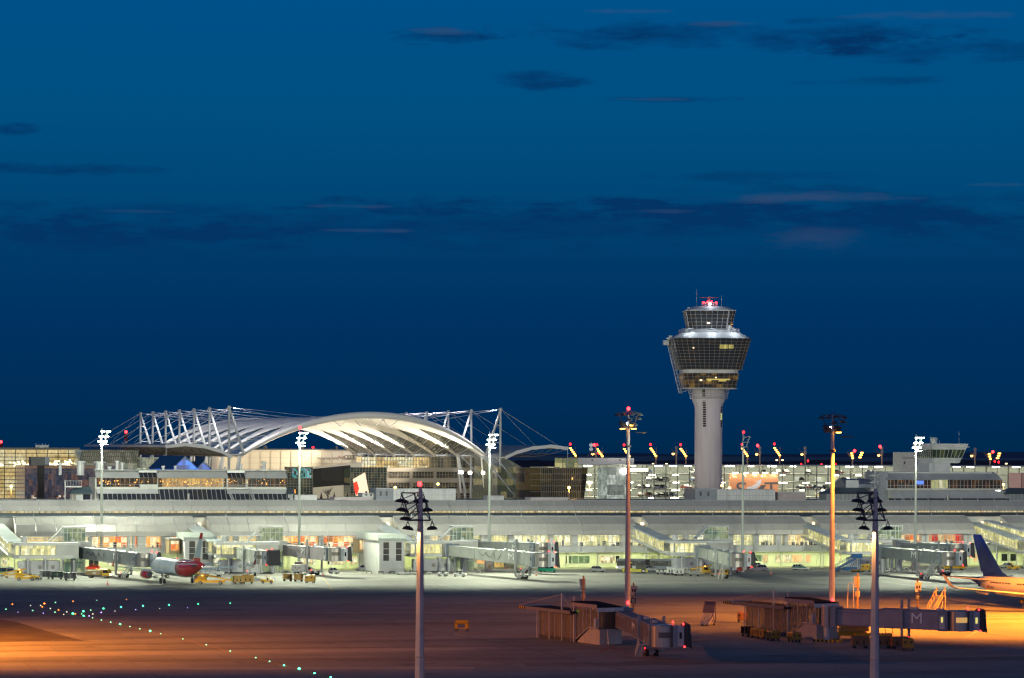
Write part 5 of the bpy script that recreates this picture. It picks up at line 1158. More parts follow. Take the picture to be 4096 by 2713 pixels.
# bare winter tree and dark poplar tips in front of billboard building
t = Tthing('bare_tree', 'bare leafless tree in front of the cream wall', 'tree'); p = onT(1312, 1993, 100); random.seed(8)
mb = MB()
def branch(a, d, l, r, n):
    b2 = a+d*l; mb.tube(a, b2, r, r*.65, n=4)
    if n: 
        for i in range(4 if n > 2 else 3):
            e = Vector((random.uniform(-.9, .9), random.uniform(-.9, .9), random.uniform(.0, .9))); branch(a+d*l*random.uniform(.5, 1), (d*.6+e*.6).normalized(), l*random.uniform(.55, .75), r*.55, n-1)
branch(Vector((p.x, 100, p.z-10)), Vector((0, 0, 1)), 8.5, .35, 0); mb.build('trunk', P('bark', (.09, .06, .04), .9), t); mb = MB(); branch(Vector((p.x, 100, p.z-2)), Vector((0, 0, 1)), 2.6, .16, 4); mb.build('branches', MATS['bark'], t)
for u in (1285, 1337, 1390):
    p = onT(u, 1968, 60); q = Tthing('folded_parasol', '# dark pointed folded flag from the left before the cream wall', 'flag', 'folded dark flags'); MB().tube((p.x, 60, 12), (p.x, 60, p.z), .08, n=5).build('pole', dgrey, q); MB().lathe([(.75, p.z-3.6), (.35, p.z-1.6), (.05, p.z-.2)], (p.x, 60, 0), 7).build('cloth', P('dark_cloth', (.10, .045, .035), .9), q)
# small orange street lamps behind the pier
for i, (u, v, vb, d) in enumerate(((45, 1946, 2003, 80), (1581, 1951, 1960, 60), (1752, 1937, 1958, 60), (2276, 1951, 2004, 60), (2358, 1937, 2004, 90), (2888, 1943, 1962, 60), (2918, 1953, 1962, 50), (4013, 1938, 2003, 120))):
    p = onT(u, v, d); nm = ['at the far left before the yellow hall', 'behind the blue grey rooftop box', 'behind the long ribbed box near the red beacon', 'before the dark glass block', 'left of the screened car park ramp', 'at the foot of the control tower', 'just left of the orange board', 'right of the right-hand lounge'][i]
    t = thing('street_lamp', 'orange street lamp '+nm, 'street lamp', toW(p.x, d, 0), 0, 'street lamps behind the pier')
    MB().tube((0, 0, 0), (0, 0, p.z-.35), .13, .10, n=6).build('pole', P('lamp_pole_paint', (.5, .4, .3), .5), t); MB().lathe([(.15, -.35), (.42, -.1), (.42, .15), (.15, .4)], (0, 0, p.z), 10).build('lamp_head', glow('street_orange', (1, .55, .15), 8), t)
    if vb > 1990: lamp('lamp_light', 'POINT', (0, -.8, p.z-.6), 900, (1, .5, .12), .3, t)
# chimneys with red lights at left
for u, v0, lab, w_ in ((504, 1722, 'red chimney mast with a beacon behind the raking masts', 13), (4, 1762, 'red lit chimney cut by the left photo edge', 12)):
    p = at(u, v0, 1400); t = thing('red_chimney', lab, 'chimney', (p.x, p.y, 0), 0, 'red chimneys'); MB().box((-w_*.055, -.8, 0), (w_*.055, .8, p.z-1.3)).build('shaft', P('chimney_red', (.10, .015, .02), .7, emit=(1, .05, .03), es=.02), t)
    MB().box((-.5, -.86, p.z-7.5), (.5, -.81, p.z-4.8)).build('pale_panel', lgrey, t); MB().lathe([(.3, 0), (.6, .4), (.6, .9), (.2, 1.3)], (0, 0, p.z-1.3), 8).build('beacon', redlamp2, t)
# ================================================================== LAMP MASTS
TM_POS = [(-340, 1730, 800), (405, 1727, 790), (1196, 1733, 791), (1956, 1740, 792), (3661, 1752, 800), (4420, 1756, 806)]
TM_LAB = ['tall floodlight mast beyond the left photo edge', 'lit white floodlight mast in front of the airside lounge', 'lit white floodlight mast with a red beacon before the arched roof', 'lit white floodlight mast at the right foot of the arched roof', 'lit white floodlight mast beside the small apron tower', 'tall floodlight mast beyond the right photo edge']
def tmast(u, vt, Y, lab, on=True, name='floodlight_mast'):
    p = at(u, 2280, Y); z = at(u, vt, Y).z; sc = FP/Y
    t = thing(name, lab, 'light mast', (p.x, Y, 0), TH, 'tall floodlight masts along the pier')
    MB().tube((0, 0, 0), (0, 0, z-2.4), .42, .24, n=10).build('pole', P('mast_paint', (.50, .55, .50), .5, scale=.5), t, smooth=False)
    MB().tube((0, 0, z-2.4), (0, 0, z+.9), .1, n=5).build('top_rod', lgrey, t)
    fr = MB(); L_ = [(.2, 0), (1.65, 0), (-.25, -1.3), (1.2, -1.3), (-.6, -2.55), (.8, -2.55)]
    for x, dz in L_: fr.tube((0, 0, z+dz-.1), (x, -.5, z+dz+.18), .06, n=4); fr.tube((x, -.5, z+dz+.15), (x*.6+.3, -.2, z+dz+.9 if dz < -1 else z+dz+.4), .05, n=4)
    fr.tube((-.6, -.4, z-2.3), (.3, -.4, z+.3), .06, n=4).tube((.8, -.4, z-2.3), (1.7, -.4, z+.3), .06, n=4)
    fr.build('head_frame', P('mast_paint', (.5, .55, .5)), t)
    if on:
        for x, dz in L_:
            h = MB().lathe([(.25, .34), (.55, .22), (.62, .14)], (x, -.5, z+dz), 12).build('lamp_head', lgrey, t)
            MB().lathe([(.56, .13), (.5, -.08), (.2, -.16)], (x, -.5, z+dz), 12).build('lamp_glass', floodlamp, h)
        zl = z-3.3
        lamp('pier_flood', 'SPOT', (.3, .75, zl), 21000, (.97, 1, .78), .15, t, rot=aim((0, 0, zl), (6, 30, 6)), spot_size=math.radians(160), spot_blend=.6)
        lamp('mast_light', 'SPOT', (.3, -1.5, zl+.6), 15000, (.95, 1, .8), .2, t, rot=(0, 0, 0), spot_size=math.radians(165), spot_blend=.4)
        lamp('apron_flood', 'SPOT', (.4, -.75, zl), 215000, (.93, 1, .70), .012, t, rot=aim((0, 0, zl), (8, -62, 0)), spot_size=math.radians(125), spot_blend=1.0)
        MB().box((-.6, -1.01, zl-.088), (1.4, -1.0, zl+.14)).build('light_cutoff_plate', dgrey, t)  # added plate that cuts the flood off towards the viewer
    else:
        for x, dz in L_: MB().box((x-.35, -.8, z+dz), (x+.35, -.2, z+dz+.12)).build('lamp_head', grey, t)
        MB().lathe([(.2, 0), (.35, .2), (.35, .5), (.1, .8)], (.1, 0, z+1), 8).build('beacon', redlamp, t)
    return t, z
for (u, vt, Y), lab in zip(TM_POS, TM_LAB):
    t, z = tmast(u, vt, Y, lab)
    if u == 1196: MB().lathe([(.2, 0), (.35, .2), (.35, .5), (.1, .8)], (.1, 0, z+1.0), 8).build('beacon', redlamp2, t)
tmast(2970, 1750, 795, 'unlit floodlight mast with a red beacon right of the control tower', False)
# middle sodium masts
def sodium_mast(u, vt, Y, lab, lits, group='tall orange-lit floodlight masts'):
    p = at(u, 2400, Y); z = at(u, vt, Y).z
    t = thing('floodlight_mast', lab, 'light mast', (p.x, Y, 0), 0, group)
    MB().tube((0, 0, 0), (0, 0, z-2.5), .56, .30, n=8).tube((0, 0, z-2.5), (0, 0, z), .2, .16, n=8).build('pole', galv if u > 3000 else P('cooled_pole_colour', (.36, .38, .44), .5), t)  # left pole coloured cooler to offset the orange light on it
    fr = MB(); HD = [(-2.1, -.7), (2.2, -.6), (.6, -.5), (-.9, -.7), (2.0, -1.4), (.3, -1.6), (-1.4, -2.2), (1.2, -2.5), (-1.1, -3.0), (1.0, -3.0), (.75, -2.35)]
    for i, (x, dz) in enumerate(HD):
        y = (-.8, .7, -.5)[i % 3]; fr.tube((0, 0, z+dz+.3), (x, y, z+dz+.35), .055, n=4); fr.tube((0, 0, z+dz+1.0), (x, y, z+dz+.45), .045, n=4)
        h = MB().lathe([(.1, .5), (.25, .42), (.52, .15), (.58, 0)], (x, y, z+dz), 10).build('lamp_hood', dgrey, t)
        if i in lits: MB().lathe([(.5, .02), (.46, -.14), (.2, -.2)], (x, y, z+dz), 10).build('lamp_glass', sodium, h)
    for sx_ in (-1, 1): fr.tube((sx_*1.9, 0, z-.1), (sx_*.8, 0, z-2.9), .07, n=4)
    fr.tube((-1.9, 0, z-.1), (1.9, 0, z-.1), .07, n=4)
    fr.build('head_frame', dgrey, t)
    MB().lathe([(.6, 0), (.6, .3), (.45, .35)], (0, 0, z-6.5), 10).build('collar', dgrey, t)
    if not (u > 3000): MB().lathe([(.15, 0), (.3, .2), (.3, .5), (.1, .7)], (0, 0, z+.35), 8).build('beacon', redlamp2, t)
    MB().lathe([(.15, 0), (.25, .1), (.25, .4), (.1, .55)], (.1, -.65, onG(u, 2400).z+ (at(u, 2417 if u < 3000 else 2407, Y-.6).z)), 8).build('low_beacon', redlamp2, t)
    return t, z
t1, z1m = sodium_mast(2510, 1650, 575, 'grey mast with a red beacon and two lit orange lamps, left of the control tower', (8, 9, 10))
t2, z2m = sodium_mast(3327, 1661, 545, 'orange-lit grey mast beside the right glass boarding pavilion', (9,))
def sodium_light(t, z, power, cut=0.42, x=0, r=.012, side=(0, -1), rear=.42):
    lamp('sodium_light', 'SPOT', (x, -2.4, z), power, (1, .275, .018), r, t, rot=aim((0, 0, z), (side[0]*20, side[1]*20, 0)), spot_size=math.radians(165), spot_blend=.5)
    MB().box((x-1.0, -2.4-.26, z-cut*.25), (x+1.0, -2.4-.25, z+.12)).build('light_cutoff_plate', dgrey, t)  # added plate that ends the orange light on the near apron
    MB().box((x-1.0, -2.4+.25, z-rear*.25), (x+1.0, -2.4+.26, z+.12)).build('light_cutoff_plate', dgrey, t)  # added rear plate that keeps orange light off the apron behind
sodium_light(t1, z1m-3.8, 28000, .34, x=2.3, r=.03, side=(2.4, .2), rear=.34); sodium_light(t2, z2m-3.8, 240000, .50, x=2.3, side=(2.6, 1.6), r=.02, rear=.30)
# sodium masts just outside the frame that light the ends of the apron
for u, v, pw, lab, cut, zt_ in ((4330, 2478, 520000, 'orange-lit mast beyond the right photo edge', .46, 30), (-760, 2585, 520000, 'orange-lit mast beyond the left photo edge', .62, 30)):
    p = onG(u, v); t = thing('floodlight_mast', lab, 'light mast', (p.x, p.y, 0), 0, 'tall orange-lit floodlight masts')
    MB().tube((0, 0, 0), (0, 0, zt_+2), .5, .3, n=8).build('pole', galv, t)
    h = MB().lathe([(.1, .5), (.52, .15), (.58, 0)], (0, -.8, zt_+.6), 10).build('lamp_hood', dgrey, t); MB().lathe([(.5, .02), (.2, -.2)], (0, -.8, zt_+.6), 10).build('lamp_glass', sodium, h)
    sodium_light(t, zt_, pw, cut, r=.04 if u < 0 else .02, side=(.25, 0) if u < 0 else (-.3, .2), rear=.26 if u < 0 else .36)
# floodlights on the back of the middle masts, aimed at the pier stands; an added plate below keeps the near apron dark
def stand_flood(t, z, Y, power, x=0.0):
    cutv = (z)/(684.0-Y)
    lamp('stand_flood', 'SPOT', (x, 1.0, z), power, (.95, 1, .72), .012, t, rot=aim((0, 0, z), (0, 230, 14)), spot_size=math.radians(110), spot_blend=.5)
    MB().box((x-1.5, 1.25, z-1.2), (x+1.5, 1.26, z-cutv*.25)).build('light_cutoff_plate', dgrey, t)
stand_flood(t1, z1m-1.9, 575, 430000); stand_flood(t2, z2m-1.9, 545, 430000)
p = onG(-1500, 2460); t = thing('floodlight_mast', 'grey mast far beyond the left photo edge', 'light mast', (p.x, 575, 0), 0, 'tall orange-lit floodlight masts'); MB().tube((0, 0, 0), (0, 0, 38), .56, .2, n=8).build('pole', galv, t); stand_flood(t, 36.5, 575, 520000)
# near masts with hanging hoods
def near_mast(u, vt, Y, lab):
    p = at(u, 2600, Y); z = at(u, vt, Y).z; s_ = FP/Y
    t = thing('lamp_mast', lab, 'light mast', (p.x, Y, 0), 0, 'near masts with dark hanging lamp hoods')
    MB().tube((0, 0, 0), (0, 0, z-6), .62, .37, n=8).tube((0, 0, z-6), (0, 0, z), .37, .20, n=8).build('pole', galv, t)
    MB().lathe([(.56, 0), (.60, .02), (.60, .14), (.56, .16)], (0, 0, 7.9), 8).build('pole_band', steel, t)
    MB().box((-.15, -.43, 15.0), (.02, -.36, 15.5)).build('small_plate', white, t)
    X = lambda uu: (uu-1680)/s_; Z = lambda vv: z-(vv-1955)/s_
    fr = MB(); B = lambda a, c, r=.055, y0=-.2, y1=-.2: fr.tube((X(a[0]), y0, Z(a[1])), (X(c[0]), y1, Z(c[1])), r, n=5)
    B((1604, 1972), (1672, 1972), .07, -.5, 0); B((1604, 1972), (1640, 2080), .09, -.5, -.5); B((1655, 1974), (1676, 2078), .09, .5, .5); B((1637, 2081), (1722, 2081), .1, -.3, -.3)
    B((1693, 1985), (1719, 2079), .08, .6, .2); B((1622, 2020), (1685, 1990), .05); B((1628, 2040), (1675, 2010)); B((1640, 2078), (1682, 2046)); B((1640, 2050), (1680, 2045)); B((1612, 1995), (1660, 1975)); B((1694, 2048), (1718, 2078)); B((1672, 1972), (1704, 2010), .06, 0, .6); B((1626, 2015), (1660, 2012)); B((1636, 2062), (1672, 2020))
    B((1655, 1974), (1604, 1972), .06, .5, -.5); B((1640, 2080), (1676, 2078), .06, -.5, .5)
    fr.build('head_frame', P('frame_blue_grey', (.05, .06, .10), .5), t)
    for i, (uu, vv, y, w_) in enumerate(((1607, 2011, -.9, 29), (1609, 2047, -.9, 27), (1622, 2082, -.9, 25), (1631, 2119, -.9, 23), (1690, 2012, .9, 24), (1705, 2048, .9, 25), (1728, 2119, -.5, 22), (1668, 2012, .9, 20))):
        x, zz = X(uu), Z(vv); R = w_/s_; tl = math.radians(7)
        h = MB(); h.lathe([(R, 0), (R*.96, .12), (R*.78, .30), (R*.42, .42), (R*.15, .46)], (0, 0, 0), 16, sy=.8)
        M_ = Matrix.Translation((x, y, zz)) @ Matrix.Rotation(tl if uu < 1680 else -tl*.5, 4, 'Y'); h.v = [tuple(M_ @ Vector(q)) for q in h.v]
        o = h.build('lamp_hood', P('hood_dark', (.035, .03, .035), .45, .3), t, smooth=False)
        st = MB().tube((x-.2, y, zz+.42), (x, y, zz+1.0), .05, n=4).tube((x+.2, y, zz+.42), (x, y, zz+1.0), .05, n=4).tube((x, y, zz+1.0), (x*.95, 0, zz+1.25), .05, n=4).build('hood_bracket', dgrey, o)
    lamp('hood_light', 'SPOT', (-1.45, -.9, Z(2119)-.12), 3600, (1, .40, .10), .06, t, rot=(0, 0, 0), spot_size=math.radians(168), spot_blend=.1)
    MB().lathe([(.3, 0), (.28, -.06), (.1, -.1)], (-1.45, -.9, Z(2119)+.12), 10).build('lamp_glass', glow('dim_sodium', (1, .5, .15), 4), t)
    return t, z
nm1, zn = near_mast(1679, 1955, 352, 'near grey mast with dark hanging hoods and a red beacon on top, left of centre')
MB().lathe([(.1, 0), (.24, .1), (.26, .3), (.2, .48), (.05, .55)], (-.1, 0, zn+.25), 12).build('beacon', redlamp2, nm1)
MB().tube((.05, 0, zn-.2), (-.08, 0, zn+.3), .05, n=5).build('beacon_stem', dgrey, nm1)
t = thing('lamp_mast', 'added unseen fill lamp mast just beyond the left photo edge', 'light mast', (-62, 335, 0), 0, 'near masts with dark hanging lamp hoods')  # unseen mast added to light the near poles and ground
MB().tube((0, 0, 0), (0, 0, 32.5), .5, .25, n=8).build('pole', galv, t); h = MB().lathe([(.85, 0), (.6, .3), (.15, .46)], (0, -1, 31.5), 14).build('lamp_hood', dgrey, t); MB().tube((0, -1, 31.9), (0, 0, 32.5), .06).build('hood_bracket', dgrey, h)
lamp('hood_light', 'SPOT', (0, -1, 31.4), 60000, (1, .40, .14), .2, t, rot=(0, 0, 0), spot_size=math.radians(172), spot_blend=.2)
nm2, zn2 = near_mast(3499, 1955, 352, 'near grey mast with dark hanging hoods in front of the right glass pavilion')
# lamps on slanted rows and grey-headed poles far behind the car park
def rowlamp(u, vb, label, red=True, n=5):
    Y = 1230; pb = at(u, vb, Y); t = thing('slanted_row_lamp', label, 'light mast', (pb.x, Y, 0), 0, 'orange masts with slanted lamp rows behind the car park')
    z = pb.z
    MB().tube((0, 0, 0), (0, 0, z+.4), .32, n=6).build('pole', P('lamp_pole_paint', (.5, .4, .3)), t)
    fr = MB().tube((.1, 0, z), (-2.2, 0, z+3.4), .1, n=4).tube((.1, 0, z+1.2), (.1, 0, z+3.8), .08, n=4).build('arm', dgrey, t)
    for i in range(n):
        x = -.1-i*.5; zz = z+.25+i*.72; MB().box((x-.42, -.9, zz-.2), (x+.42, -.5, zz+.2)).build('lamp', sodium, t)
    if red: MB().lathe([(.2, 0), (.42, .3), (.42, .7), (.1, 1)], (-2.2, -.2, z+4.3), 8).build('beacon', redlamp, t)
    return t
rows = [(2303, 1825), (2410, 1828), (2518, 1828), (2624, 1826), (2744, 1827), (2990, 1826), (3119, 1824)]
for i, (u, v) in enumerate(rows):
    d_ = ['first, left of the white sphere antennas', 'second, above the white plant block', 'third, just right of the grey mid mast', 'fourth, left of the grey-headed pole', 'fifth, close left of the control tower', 'sixth, beside the unlit mast', 'seventh, farthest right of the slanted rows'][i]
    rowlamp(u, v, 'orange lamp mast with slanted lamp row: '+d_)
def headpole(u, vt, vl, label, red=None, big=False):
    Y = 1200; t = thing('grey_headed_pole', label, 'light mast', (at(u, vt, Y).x, Y, 0), 0, 'grey-headed poles behind the car park'); z = at(u, vt, Y).z; zl = at(u, vl, Y).z
    MB().tube((0, 0, 0), (0, 0, z), .33, n=6).build('pole', P('lamp_pole_paint', (.5, .4, .3)), t)
    MB().lathe([(.55, -1.1), (.6, -.5), (.6, 0)], (0, 0, z), 10).box((-.45, -.6, z-2.9), (.45, .4, z-1.5)).build('head', P('antenna_grey', (.40, .38, .37), .5), t)
    fr = MB(); 
    for i in range(4): fr.tube((0, 0, zl), (-1.6-.3*i, 0, zl+.4+i*.65), .07, n=3)
    fr.tube((0, 0, zl-.5), (1.5, 0, zl+.5), .07, n=3); fr.build('arms', dgrey, t)
    if big:
        for i in range(3): MB().box((-.6-.25*i+.3, -.8, zl-.6+i*.9), (.5-.25*i+.3-.4, -.3, zl-.15+i*.9)).build('lamp', sodium, t); MB().box((2.4+.35*i, -.8, zl-.3+i*.9), (3.4+.35*i, -.3, zl+.15+i*.9)).build('lamp', sodium, t)
    else: MB().lathe([(.2, -.5), (.6, -.1), (.5, .3)], (-1.3, -.3, zl), 8).build('lamp', glow('dim_sodium', (1, .5, .15), 4), t)
    if red: p = at(*red, Y); MB().lathe([(.25, -.5), (.5, -.1), (.5, .3), (.1, .6)], (p.x-t.location.x, -.3, p.z), 8).build('beacon', redlamp2, t)
for (u, vt, vl, lab, redpos, big) in ((2385, 1783, 1817, 'grey-headed pole with a red beacon beside the white spheres', (2377, 1780), False), (2706, 1785, 1816, 'grey-headed pole midway between the white plant block and the control tower', None, False),
    (3040, 1787, 1818, 'grey-headed pole with a red beacon right of the unlit mast', (3030, 1783), False), (3221, 1787, 1818, 'grey-headed pole left of the orange-lit mid mast', None, False), (3410, 1808, 1829, 'grey-headed pole with six lit orange lamps and a red beacon right of the mid mast', (3418, 1804), True),
    (3528, 1788, 1822, 'grey-headed pole with a red beacon left of the apron tower', (3520, 1787), False), (3900, 1792, 1824, 'grey-headed pole just right of the apron tower', None, False), (3960, 1811, 1832, 'grey-headed pole with six lit orange lamps at far right', (3971, 1808), True)): headpole(u, vt, vl, lab, redpos, big)
for u, v, lab in ((3232, 1844, 'beyond the seventh pole'), (3286, 1859, 'left of the mid mast'), (3342, 1858, 'right of the mid mast'), (3205, 1858, 'near the seventh pole'), (3979, 1846, 'right of the last lit pole'), (3995, 1849, 'farthest right'), (2394, 1813, 'near the white sphere antennas')):
    p = at(u, v, 1300); t = thing('obstruction_light', 'small red obstruction light on a thin pole '+lab, 'obstruction light', (p.x, 1300, 0), 0, 'red obstruction lights on thin poles'); MB().tube((0, 0, 0), (0, 0, p.z-.5), .15, n=4).build('pole', dgrey, t); MB().lathe([(.2, -.5), (.42, 0), (.2, .5)], (0, 0, p.z), 8).build('lamp', redlamp, t)
t = thing('sphere_antenna', 'two white round antenna discs stacked on a dark frame above the white block', 'antenna', tuple(onT(2364, 1832, DG-4)*0), 0); p = toW(onT(2364, 1832, DG).x, DG, 0); t.location = p; zb = onT(2364, 1832, DG).z
for v in (1781, 1797):
    z = onT(2364, v, DG).z; MB().tube((0, -.6, z), (0, .5, z), .62, n=20).build('disc', P('disc_white', (.75, .78, .82), .4, emit=(.8, .9, 1), es=.12), t)
mb = MB(); z = onT(2364, 1800, DG).z
for s_ in (-1, 1): mb.tube((0, 0, z), (s_*1.2, 0, zb), .12, n=4)
mb.tube((0, .2, zb), (0, .2, z+3), .15, n=5); mb.build('frame', dgrey, t)

# ================================================================== JET BRIDGES
tun = P('bridge_grey_green', (.34, .36, .35), .45, .1, scale=.5); tun_d = P('bridge_blue_grey', (.20, .235, .25), .45, .1, scale=.5); tun_m = P('bridge_mauve', (.33, .30, .34), .45, .1, scale=.5)
cabm = steel; cabf = P('cab_blue_grey', (.20, .24, .29), .4)
def jet_bridge(label, A, B, zf0, zf1, mat, letter='M', num=None, hose=0, stair=1, col=True, bog=.74, hgt=2.75, lettersize=1.9, mpos=.66, rotr=1.9, hazard=False, ovalit=None, side=-1, cabhd=5.0, legr=.22):
    A = Vector(A[:2]); B = Vector(B[:2]); d = B-A; Ln = d.length; rz = math.atan2(d.y, d.x)
    t = thing('jet_bridge', label, 'jet bridge', (A.x, A.y, 0), rz, 'passenger jet bridges')
    zf = lambda x: zf0+(zf1-zf0)*max(0, min(1, (x-1.5)/(Ln-4)))
    MB().lathe([(rotr, zf0-.35), (rotr, zf0+hgt+.2), (rotr*.96, zf0+hgt+.4)], n=24).build('rotunda', steel if mat is not tun else P('rotunda_paint', (.42, .41, .40), .45, .15), t, smooth=False)
    MB().box((1.2, -1.9, zf0-.3), (2.1, 1.9, zf0+hgt+.25)).build('hinge_frame', cabf, t)
    if col:
        MB().tube((0, 0, 0), (0, 0, zf0-.35), .55, n=12).build('column', lgrey, t)
        if hazard:
            mb = MB(); mk_ = MB()
            for i in range(12): (mb if i % 2 else mk_).box((-2.0+i*.36, -1.3, 0), (-2.0+i*.36+.36, 1.3, .35))
            mb.build('kerb_yellow', yellow, t); mk_.build('kerb_black', black, t)
        else: MB().box((-1.5, -1.3, 0), (1.5, 1.3, .25)).build('base_slab', P('concrete_kerb', (.4, .4, .36)), t)
    def sec(x0, x1, w, h, name, dz=0):
        z0, z1 = zf(x0)+dz, zf(x1)+dz
        o = MB().loft([[(x, -w, z-.15), (x, w, z-.15), (x, w, z+h), (x, -w, z+h)] for x, z in ((x0, z0), (x1, z1))]).build(name, mat, t)
        ch = MB()
        for sg in (-1, 1):
            for zz in (-.15, h): ch.tube((x0, sg*w, z0+zz), (x1, sg*w, z1+zz), .09, n=4)
            if name == 'inner_tunnel': ch.tube((x0, sg*(w+.02), z0+h-.45), (x1, sg*(w+.02), z1+h-.45), .09, n=4)
        n_ = int((x1-x0)/2.2)
        for i in range(n_+1):
            x = x0+(x1-x0)*i/n_; z = zf(x)+dz; ch.tube((x, -w-.01, z-.15), (x, -w-.01, z+h), .03 if 0 < i < n_ else .12, n=3)
        ch.build('frame', P('bridge_frame', (.27, .29, .30), .5) if mat is not tun_m else P('bridge_frame_mauve', (.30, .27, .31), .5), o)
    sec(1.8, Ln*.42, 1.25, hgt-.35, 'inner_tunnel', .15)
    if Ln > 30: sec(Ln*.33, Ln*.66, 1.4, hgt-.15, 'middle_tunnel', .05)
    sec(Ln*(.55 if Ln > 30 else .38), Ln-3.2, 1.55, hgt+.1, 'outer_tunnel')
    # door unit + cab
    z = zf1
    MB().box((Ln-4.6, -1.72, z-.35), (Ln-3.0, 1.72, z+hgt+.2)).build('door_unit', cabf, t)
    dr = MB().box((Ln-4.3, side*1.80-.04, z), (Ln-3.4, side*1.80+.04, z+2.2)).build('door', lgrey if mat is tun_m else P('door_grey', (.3, .33, .38), .4), t)
    ol = MB().box((Ln-4.0, side*1.86-.03, z+1.1), (Ln-3.7, side*1.86+.03, z+1.95)).build('door_window', (glow('door_glow', (.85, .75, .2), .9) if ovalit else dark), dr)
    CR = Matrix.Translation((Ln-1.5, 0, 0)) @ Matrix.Rotation(math.radians(cabhd)-rz, 4, 'Z') @ Matrix.Translation((-(Ln-1.5), 0, 0))
    def turn(mb):
        mb.v = [tuple(CR @ Vector(q)) for q in mb.v]; return mb
    MB().lathe([(1.75, z-.3), (1.75, z+hgt+.15), (1.6, z+hgt+.3)], (Ln-1.5, 0, 0), 28).build('cab_drum', cabm, t, smooth=False)
    a = MB()
    for i in range(9):
        a0 = math.radians((-120 if side < 0 else 60)+i*7); a1 = math.radians((-120 if side < 0 else 60)+(i+1)*7); r = 1.78
        a.quad((Ln-1.5+r*math.cos(a0), r*math.sin(a0), z+1.1), (Ln-1.5+r*math.cos(a1), r*math.sin(a1), z+1.1), (Ln-1.5+r*math.cos(a1), r*math.sin(a1), z+1.95), (Ln-1.5+r*math.cos(a0), r*math.sin(a0), z+1.95))
    turn(a).build('drum_window', (glow('drum_glow', (.7, .4, .12), .8) if ovalit else P('drum_shutter', (.13, .12, .11), .5)), t)
    turn(MB().box((Ln-.2, -1.75, z-.3), (Ln+.5, 1.75, z+hgt+.2))).build('cab_wall', cabf, t); turn(MB().box((Ln+.5, -1.65, z-.15), (Ln+1.5, 1.65, z+hgt+.1))).build('cab_front', P('cab_pale', (.40, .43, .48), .4), t)
    turn(MB().box((Ln+.8, side*1.68-.03, z+1.0), (Ln+1.15, side*1.68+.03, z+1.95))).build('cab_window', dark if not ovalit else glow('door_glow', (.85, .75, .2), .9), t)
    turn(MB().loft([[(Ln+1.5, -1.7, z-.3), (Ln+1.5, 1.7, z-.3), (Ln+1.5, 1.7, z+hgt+.3), (Ln+1.5, -1.7, z+hgt+.3)], [(Ln+2.1, -1.95, z-.2), (Ln+2.1, 1.95, z-.2), (Ln+2.1, 1.95, z+hgt+.6), (Ln+2.1, -1.95, z+hgt+.6)], [(Ln+2.7, -1.85, z-.5), (Ln+2.7, 1.85, z-.5), (Ln+2.4, 1.85, z+hgt+.4), (Ln+2.4, -1.85, z+hgt+.4)]])).build('bellows', P('bellows_dark', (.035, .037, .045), .7), t)
    for (x, y, zz) in ((Ln+1.4, side*1.5, z+hgt+.35), (Ln+.2, -side*1.2, z+hgt+.5), (Ln+1.6, side*1.7, z-.35)):
        turn(MB().lathe([(.06, 0), (.13, .06), (.13, .2), (.05, .28)], (x, y, zz), 8)).build('warning_light', redlamp2, t)
    # bogie
    xb_ = Ln*bog; zb_ = zf(xb_)
    mb = MB(); mb.box((xb_-.35, -1.75, .55), (xb_+.35, 1.75, .95)); 
    for sg in (-1, 1): mb.box((xb_-.18, sg*1.95-legr, .6), (xb_+.18, sg*1.95+legr, zb_+hgt+ (1.9 if hazard or mat is tun_m else .9)))
    mb.box((xb_-1.0, -.9, .5), (xb_+1.0, .9, .8)).build('lift_leg', grey, t)
    for sg in (-1, 1): MB().wheel(xb_-.62, sg*.75, .5, .5, .45, 14).build('wheel', black, t); MB().wheel(xb_+.62, sg*.75, .5, .5, .45, 14).build('wheel', black, t)
    MB().lathe([(.06, 0), (.14, .06), (.14, .2), (.05, .28)], (xb_+.9, side*1.2, 1.1), 8).build('warning_light', redlamp, t)
    if stair:
        mb = MB(); x0, x1 = Ln-4.0, Ln-4.0-(z)*1.35; ys = side*2.3
        for dy in (0, side*.9): mb.loft([[(x0, ys+dy-.05, z-.35), (x0, ys+dy+.05, z-.35), (x0, ys+dy+.05, z-.05), (x0, ys+dy-.05, z-.05)], [(x1, ys+dy-.05, .1), (x1, ys+dy+.05, .1), (x1, ys+dy+.05, .4), (x1, ys+dy-.05, .4)]]); mb.tube((x0, ys+dy, z+.95), (x1, ys+dy, 1.2), .045, n=4); mb.tube((x0, ys+dy, z+.45), (x1, ys+dy, .75), .03, n=4)
        n_ = 15
        for i in range(n_+1):
            f = i/n_; x = x0+(x1-x0)*f; zz = z-.2+(.2-z+.2)*f; mb.box((x-.12, min(ys, ys+side*.9), zz), (x+.12, max(ys, ys+side*.9), zz+.05))
            if i % 3 == 0:
                for dy in (0, side*.9): mb.tube((x, ys+dy, zz), (x, ys+dy, zz+1.1), .035, n=4)
        mb.box((Ln-4.6, min(side*1.8, side*3.2), z-.15), (Ln-3.2, max(side*1.8, side*3.2), z-.05)); mb.build('service_stairs', lgrey, t)
    lsx = min(2.0, 1/max(.3, abs(math.cos(rz))))
    if letter:
        xm = Ln*mpos; text('letter', letter, lettersize, P('letter_white', (.86, .87, .88), .5), t, (xm, -1.62 if side < 0 else 1.62, zf(xm)+hgt*.55), rz=0 if side < 0 else math.pi, sx=lsx)
    if num: xm = Ln*mpos+3.6; text('number', num, .95, P('number_grey', (.48, .50, .51), .5), t, (xm, -1.62, zf(xm)+hgt*.72), sx=lsx*.9)
